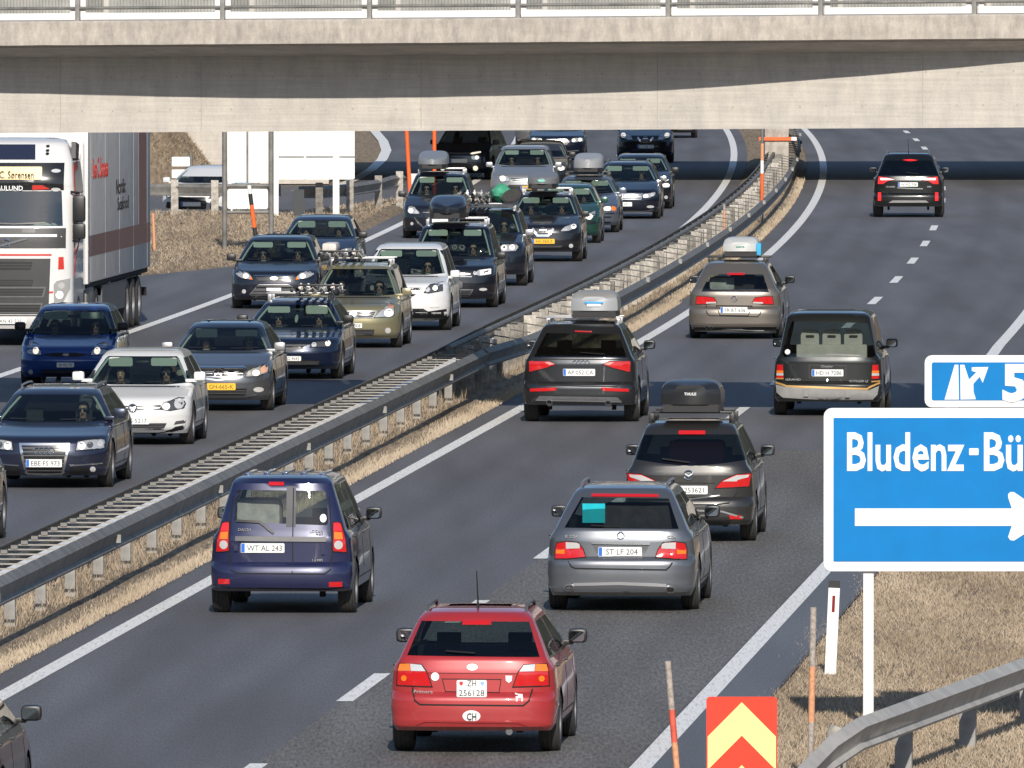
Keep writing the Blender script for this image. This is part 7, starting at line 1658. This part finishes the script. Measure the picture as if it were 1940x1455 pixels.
c.both([(0.30, H(695)), (0.55, H(695)), (0.55, H(722)), (0.30, H(722))], 'step_recess', BLACK, 0.012)
c.line([(-0.86, H(876)), (0.86, H(876))], 'front', 'red_stripe', TRED, 0.035, 0.01)
lg = c.stick([(-0.84, H(902)), (0.84, H(902)), (0.80, H(1290)), (-0.80, H(1290))], 'front', 'lower_grille', DG, 0.006, step=0.2)
for y0, y1, xw in ((925, 980, 0.5), (1105, 1168, 0.74), (1218, 1280, 0.68), (1050, 1092, 0.52)):
    g_ = c.stick([(-xw, H(y0)), (xw, H(y0)), (xw*0.94, H(y1)), (-xw*0.94, H(y1))], 'front', 'air_opening', BLACK, 0.012, parent=lg, step=0.2)
    if y0 > 1100: c.line([(-xw, H(y0)), (xw, H(y0)), (xw*0.94, H(y1)), (-xw*0.94, H(y1)), (-xw, H(y0))], 'front', 'opening_frame', GREYP, 0.03, 0.02, parent=lg)
    for k in (0.35, 0.68): c.line([(-xw*0.95, H(y0 + (y1-y0)*k)), (xw*0.95, H(y0 + (y1-y0)*k))], 'front', 'slat', DG, 0.02, 0.018, parent=lg)
hp = [(abs(xa(a)), H(b)) for a, b in ((375, 1085), (395, 1058), (488, 1040), (486, 1110), (440, 1205), (378, 1228))]
a = c.both(hp, 'headlight', LAMPC, 0.012); c.lens(abs(xa(415)), H(1155), 0.07, 0.075, LIT, a); c.lens(abs(xa(428)), H(1090), 0.06, 0.06, LENSW, a)
c.both([(abs(xa(345)), H(1132)), (abs(xa(372)), H(1130)), (abs(xa(372)), H(1142)), (abs(xa(345)), H(1144))], 'red_dash', TRED, 0.008)
c.stick([(xa(406), H(978)), (xa(446), H(975)), (xa(442), H(890)), (xa(408), H(892))], 'front', 'red_badge', TRED, 0.012)
p = c.plate('AN 43 525', H(1338), -0.08, 'CH', 0.60, 0.10)
c.line([(-1.0, H(1300)), (1.0, H(1300))], 'front', 'bumper_gap', SEAM, 0.02)
# side stripes, mirrors, cabin
for sd, sg in (('left', -1), ('right', 1)):
    c.line([(f - 0.55, 1.75), (f - 0.75, 2.2), (f - 0.62, 2.95), (f - 0.85, 3.35), (f - 1.6, 3.42)], sd, 'side_stripe', TRED, 0.16, 0.006); c.line([(f - 0.4, 1.30), (f - 0.9, 1.75), (f - 1.4, 1.9)], sd, 'side_stripe', TRED, 0.07, 0.006)
    m = empty('wing_mirror'); m.parent = T; m.location = (sg*1.36, f - 0.30, 2.3)
    obj('mirror_housing', box_me('mirror_housing', -0.12, 0.12, -0.09, 0.09, 0.05, 0.55, BLACK, 0.05), None, m); obj('mirror_housing', box_me('mirror_housing', -0.12, 0.12, -0.10, 0.08, -0.28, 0.02, BLACK, 0.05), None, m)
    obj('mirror_arm', tube_me('mirror_arm', [(-sg*0.16, -0.05, 0.62), (0, 0, 0.60), (0, 0, 0.5)], 0.025, BLACK, 6), None, m); obj('mirror_arm', tube_me('mirror_arm', [(-sg*0.2, -0.05, -0.30), (0, 0, -0.32), (0, 0, -0.2)], 0.025, BLACK, 6), None, m)
    obj('side_deflector', prism_me('side_deflector', [(r - 0.02, 1.0), (r - 0.45, 1.0), (r - 0.45, 3.75), (r - 0.02, 3.85)], 'x', sg*1.19, sg*1.23, TW), None, T)
    obj('roof_deflector_fin', prism_me('roof_deflector_fin', [(f - 0.75, 3.55), (f - 1.3, 3.5), (f - 1.5, 3.80), (f - 0.80, 3.86)], 'x', sg*1.17, sg*1.255, BLACK), None, T)
obj('dashboard', box_me('dashboard', -1.1, 1.1, f - 0.95, f - 0.32, 1.9, 2.27, INTER, 0.05), None, T)
for x in (-0.6, 0.6): obj('seat', SEAT, None, T, (x, f - 1.35, 1.62), None, (1.1, 1.1, 1.1))
obj('steering_wheel', WHEEL_S, None, T, (-0.6, f - 0.92, 2.22), (R(-50), 0, 0), (1.2, 1.2, 1.2))
person(T, c.M, -0.6, f - 1.42, 1.74, 'driver high up in the cab of the white truck', 'pale', 'grey', True)
# trailer
TRG = simple('trailer_curtain', (0.50, 0.475, 0.45), 0.6, var=0.12, vscale=2); tr_y0, tr_y1 = r - 0.55, f - 16.4
tr = obj('trailer_body', box_me('trailer_body', -1.275, 1.275, tr_y1, tr_y0, 1.12, 4.02, TRG, 0.02), None, T)
obj('trailer_front', box_me('trailer_front', -1.28, 1.28, tr_y0 - 0.25, tr_y0 + 0.012, 1.10, 4.03, TW, 0.02), None, tr)
for sg in (-1, 1):
    xs = (1.2755, 1.2785) if sg > 0 else (-1.2785, -1.2755)
    n = 5
    for i in range(n):
        y = tr_y0 - 0.6 - (abs(tr_y1 - tr_y0) - 1.3)*i/(n-1); obj('curtain_strap', box_me('curtain_strap', xs[0] if sg < 0 else xs[0], xs[1], y - 0.012, y + 0.012, 1.16, 3.98, simple('strap_grey', (0.52, 0.52, 0.53), 0.6)), None, tr)
    BRN = simple('trailer_maroon', (0.24, 0.12, 0.10), 0.5)
    obj('lower_band', box_me('lower_band', sg*1.276 - 0.002, sg*1.276 + 0.002, tr_y1 + 0.02, tr_y0 - 0.26, 1.62, 2.02, BRN), None, tr)
    obj('rear_band', box_me('rear_band', sg*1.276 - 0.006, sg*1.276 + 0.006, tr_y1 + 0.9, tr_y1 + 2.6, 2.03, 4.0, BRN), None, tr)
    for s_, mt, zz_, ht, yc, ln in (('Sven C. Sørensen', TRED, 3.30, 0.40, tr_y0 - 2.6, 3.2), ('Nordic', INK, 2.86, 0.30, tr_y0 - 6.9, 2.0), ('Seafood', INK, 2.52, 0.26, tr_y0 - 7.4, 2.4)):
        me = text_me(s_, 0.01, 0.003); me.materials.clear(); me.materials.append(mt); w_ = text_w(me)
        obj('lettering', me, None, tr, (sg*1.2795, yc, zz_), (R(90), 0, R(90) if sg > 0 else R(-90)), (ln/w_, ht, 1))
bm = bmesh.new(); b_box(bm, -0.45, 0.45, tr_y1 + 0.1, f - 0.5, 0.75, 1.08); b_box(bm, -1.2, 1.2, tr_y1 + 0.02, tr_y1 + 0.14, 0.55, 0.72); b_box(bm, -1.15, 1.15, r - 1.3, f - 1.0, 0.45, 0.95)
b_box(bm, -1.22, 1.22, tr_y1 + 0.03, tr_y0 - 0.3, 1.02, 1.118); obj('chassis', bm_mesh(bm, 'chassis', None, UNDER), None, T)
for sg in (-1, 1):
    obj('side_skirt', box_me('side_skirt', sg*1.22 - 0.015, sg*1.22 + 0.015, tr_y0 - 8.6, tr_y0 - 3.4, 0.45, 1.0, GREYP), None, T); obj('fuel_tank', box_me('fuel_tank', sg*0.95 - 0.28, sg*0.95 + 0.28, r - 2.3, r - 0.9, 0.45, 1.05, ZINC, 0.08), None, T)
    for yy in (f - 1.4, f - 5.1, tr_y1 + 2.1, tr_y1 + 3.4, tr_y1 + 4.7): wheel(T, sg*1.08, yy, 0.5, 0.33, sg)
    for yy in (tr_y1 + 2.1, tr_y1 + 3.4, tr_y1 + 4.7): obj('mudguard', box_me('mudguard', sg*1.08 - 0.17, sg*1.08 + 0.17, yy - 0.5, yy + 0.5, 1.0, 1.02, UNDER), None, T)
obj('underrun_bar', box_me('underrun_bar', -1.2, 1.2, f - 0.6, f - 0.15, 0.30, 0.5, UNDER), None, T)
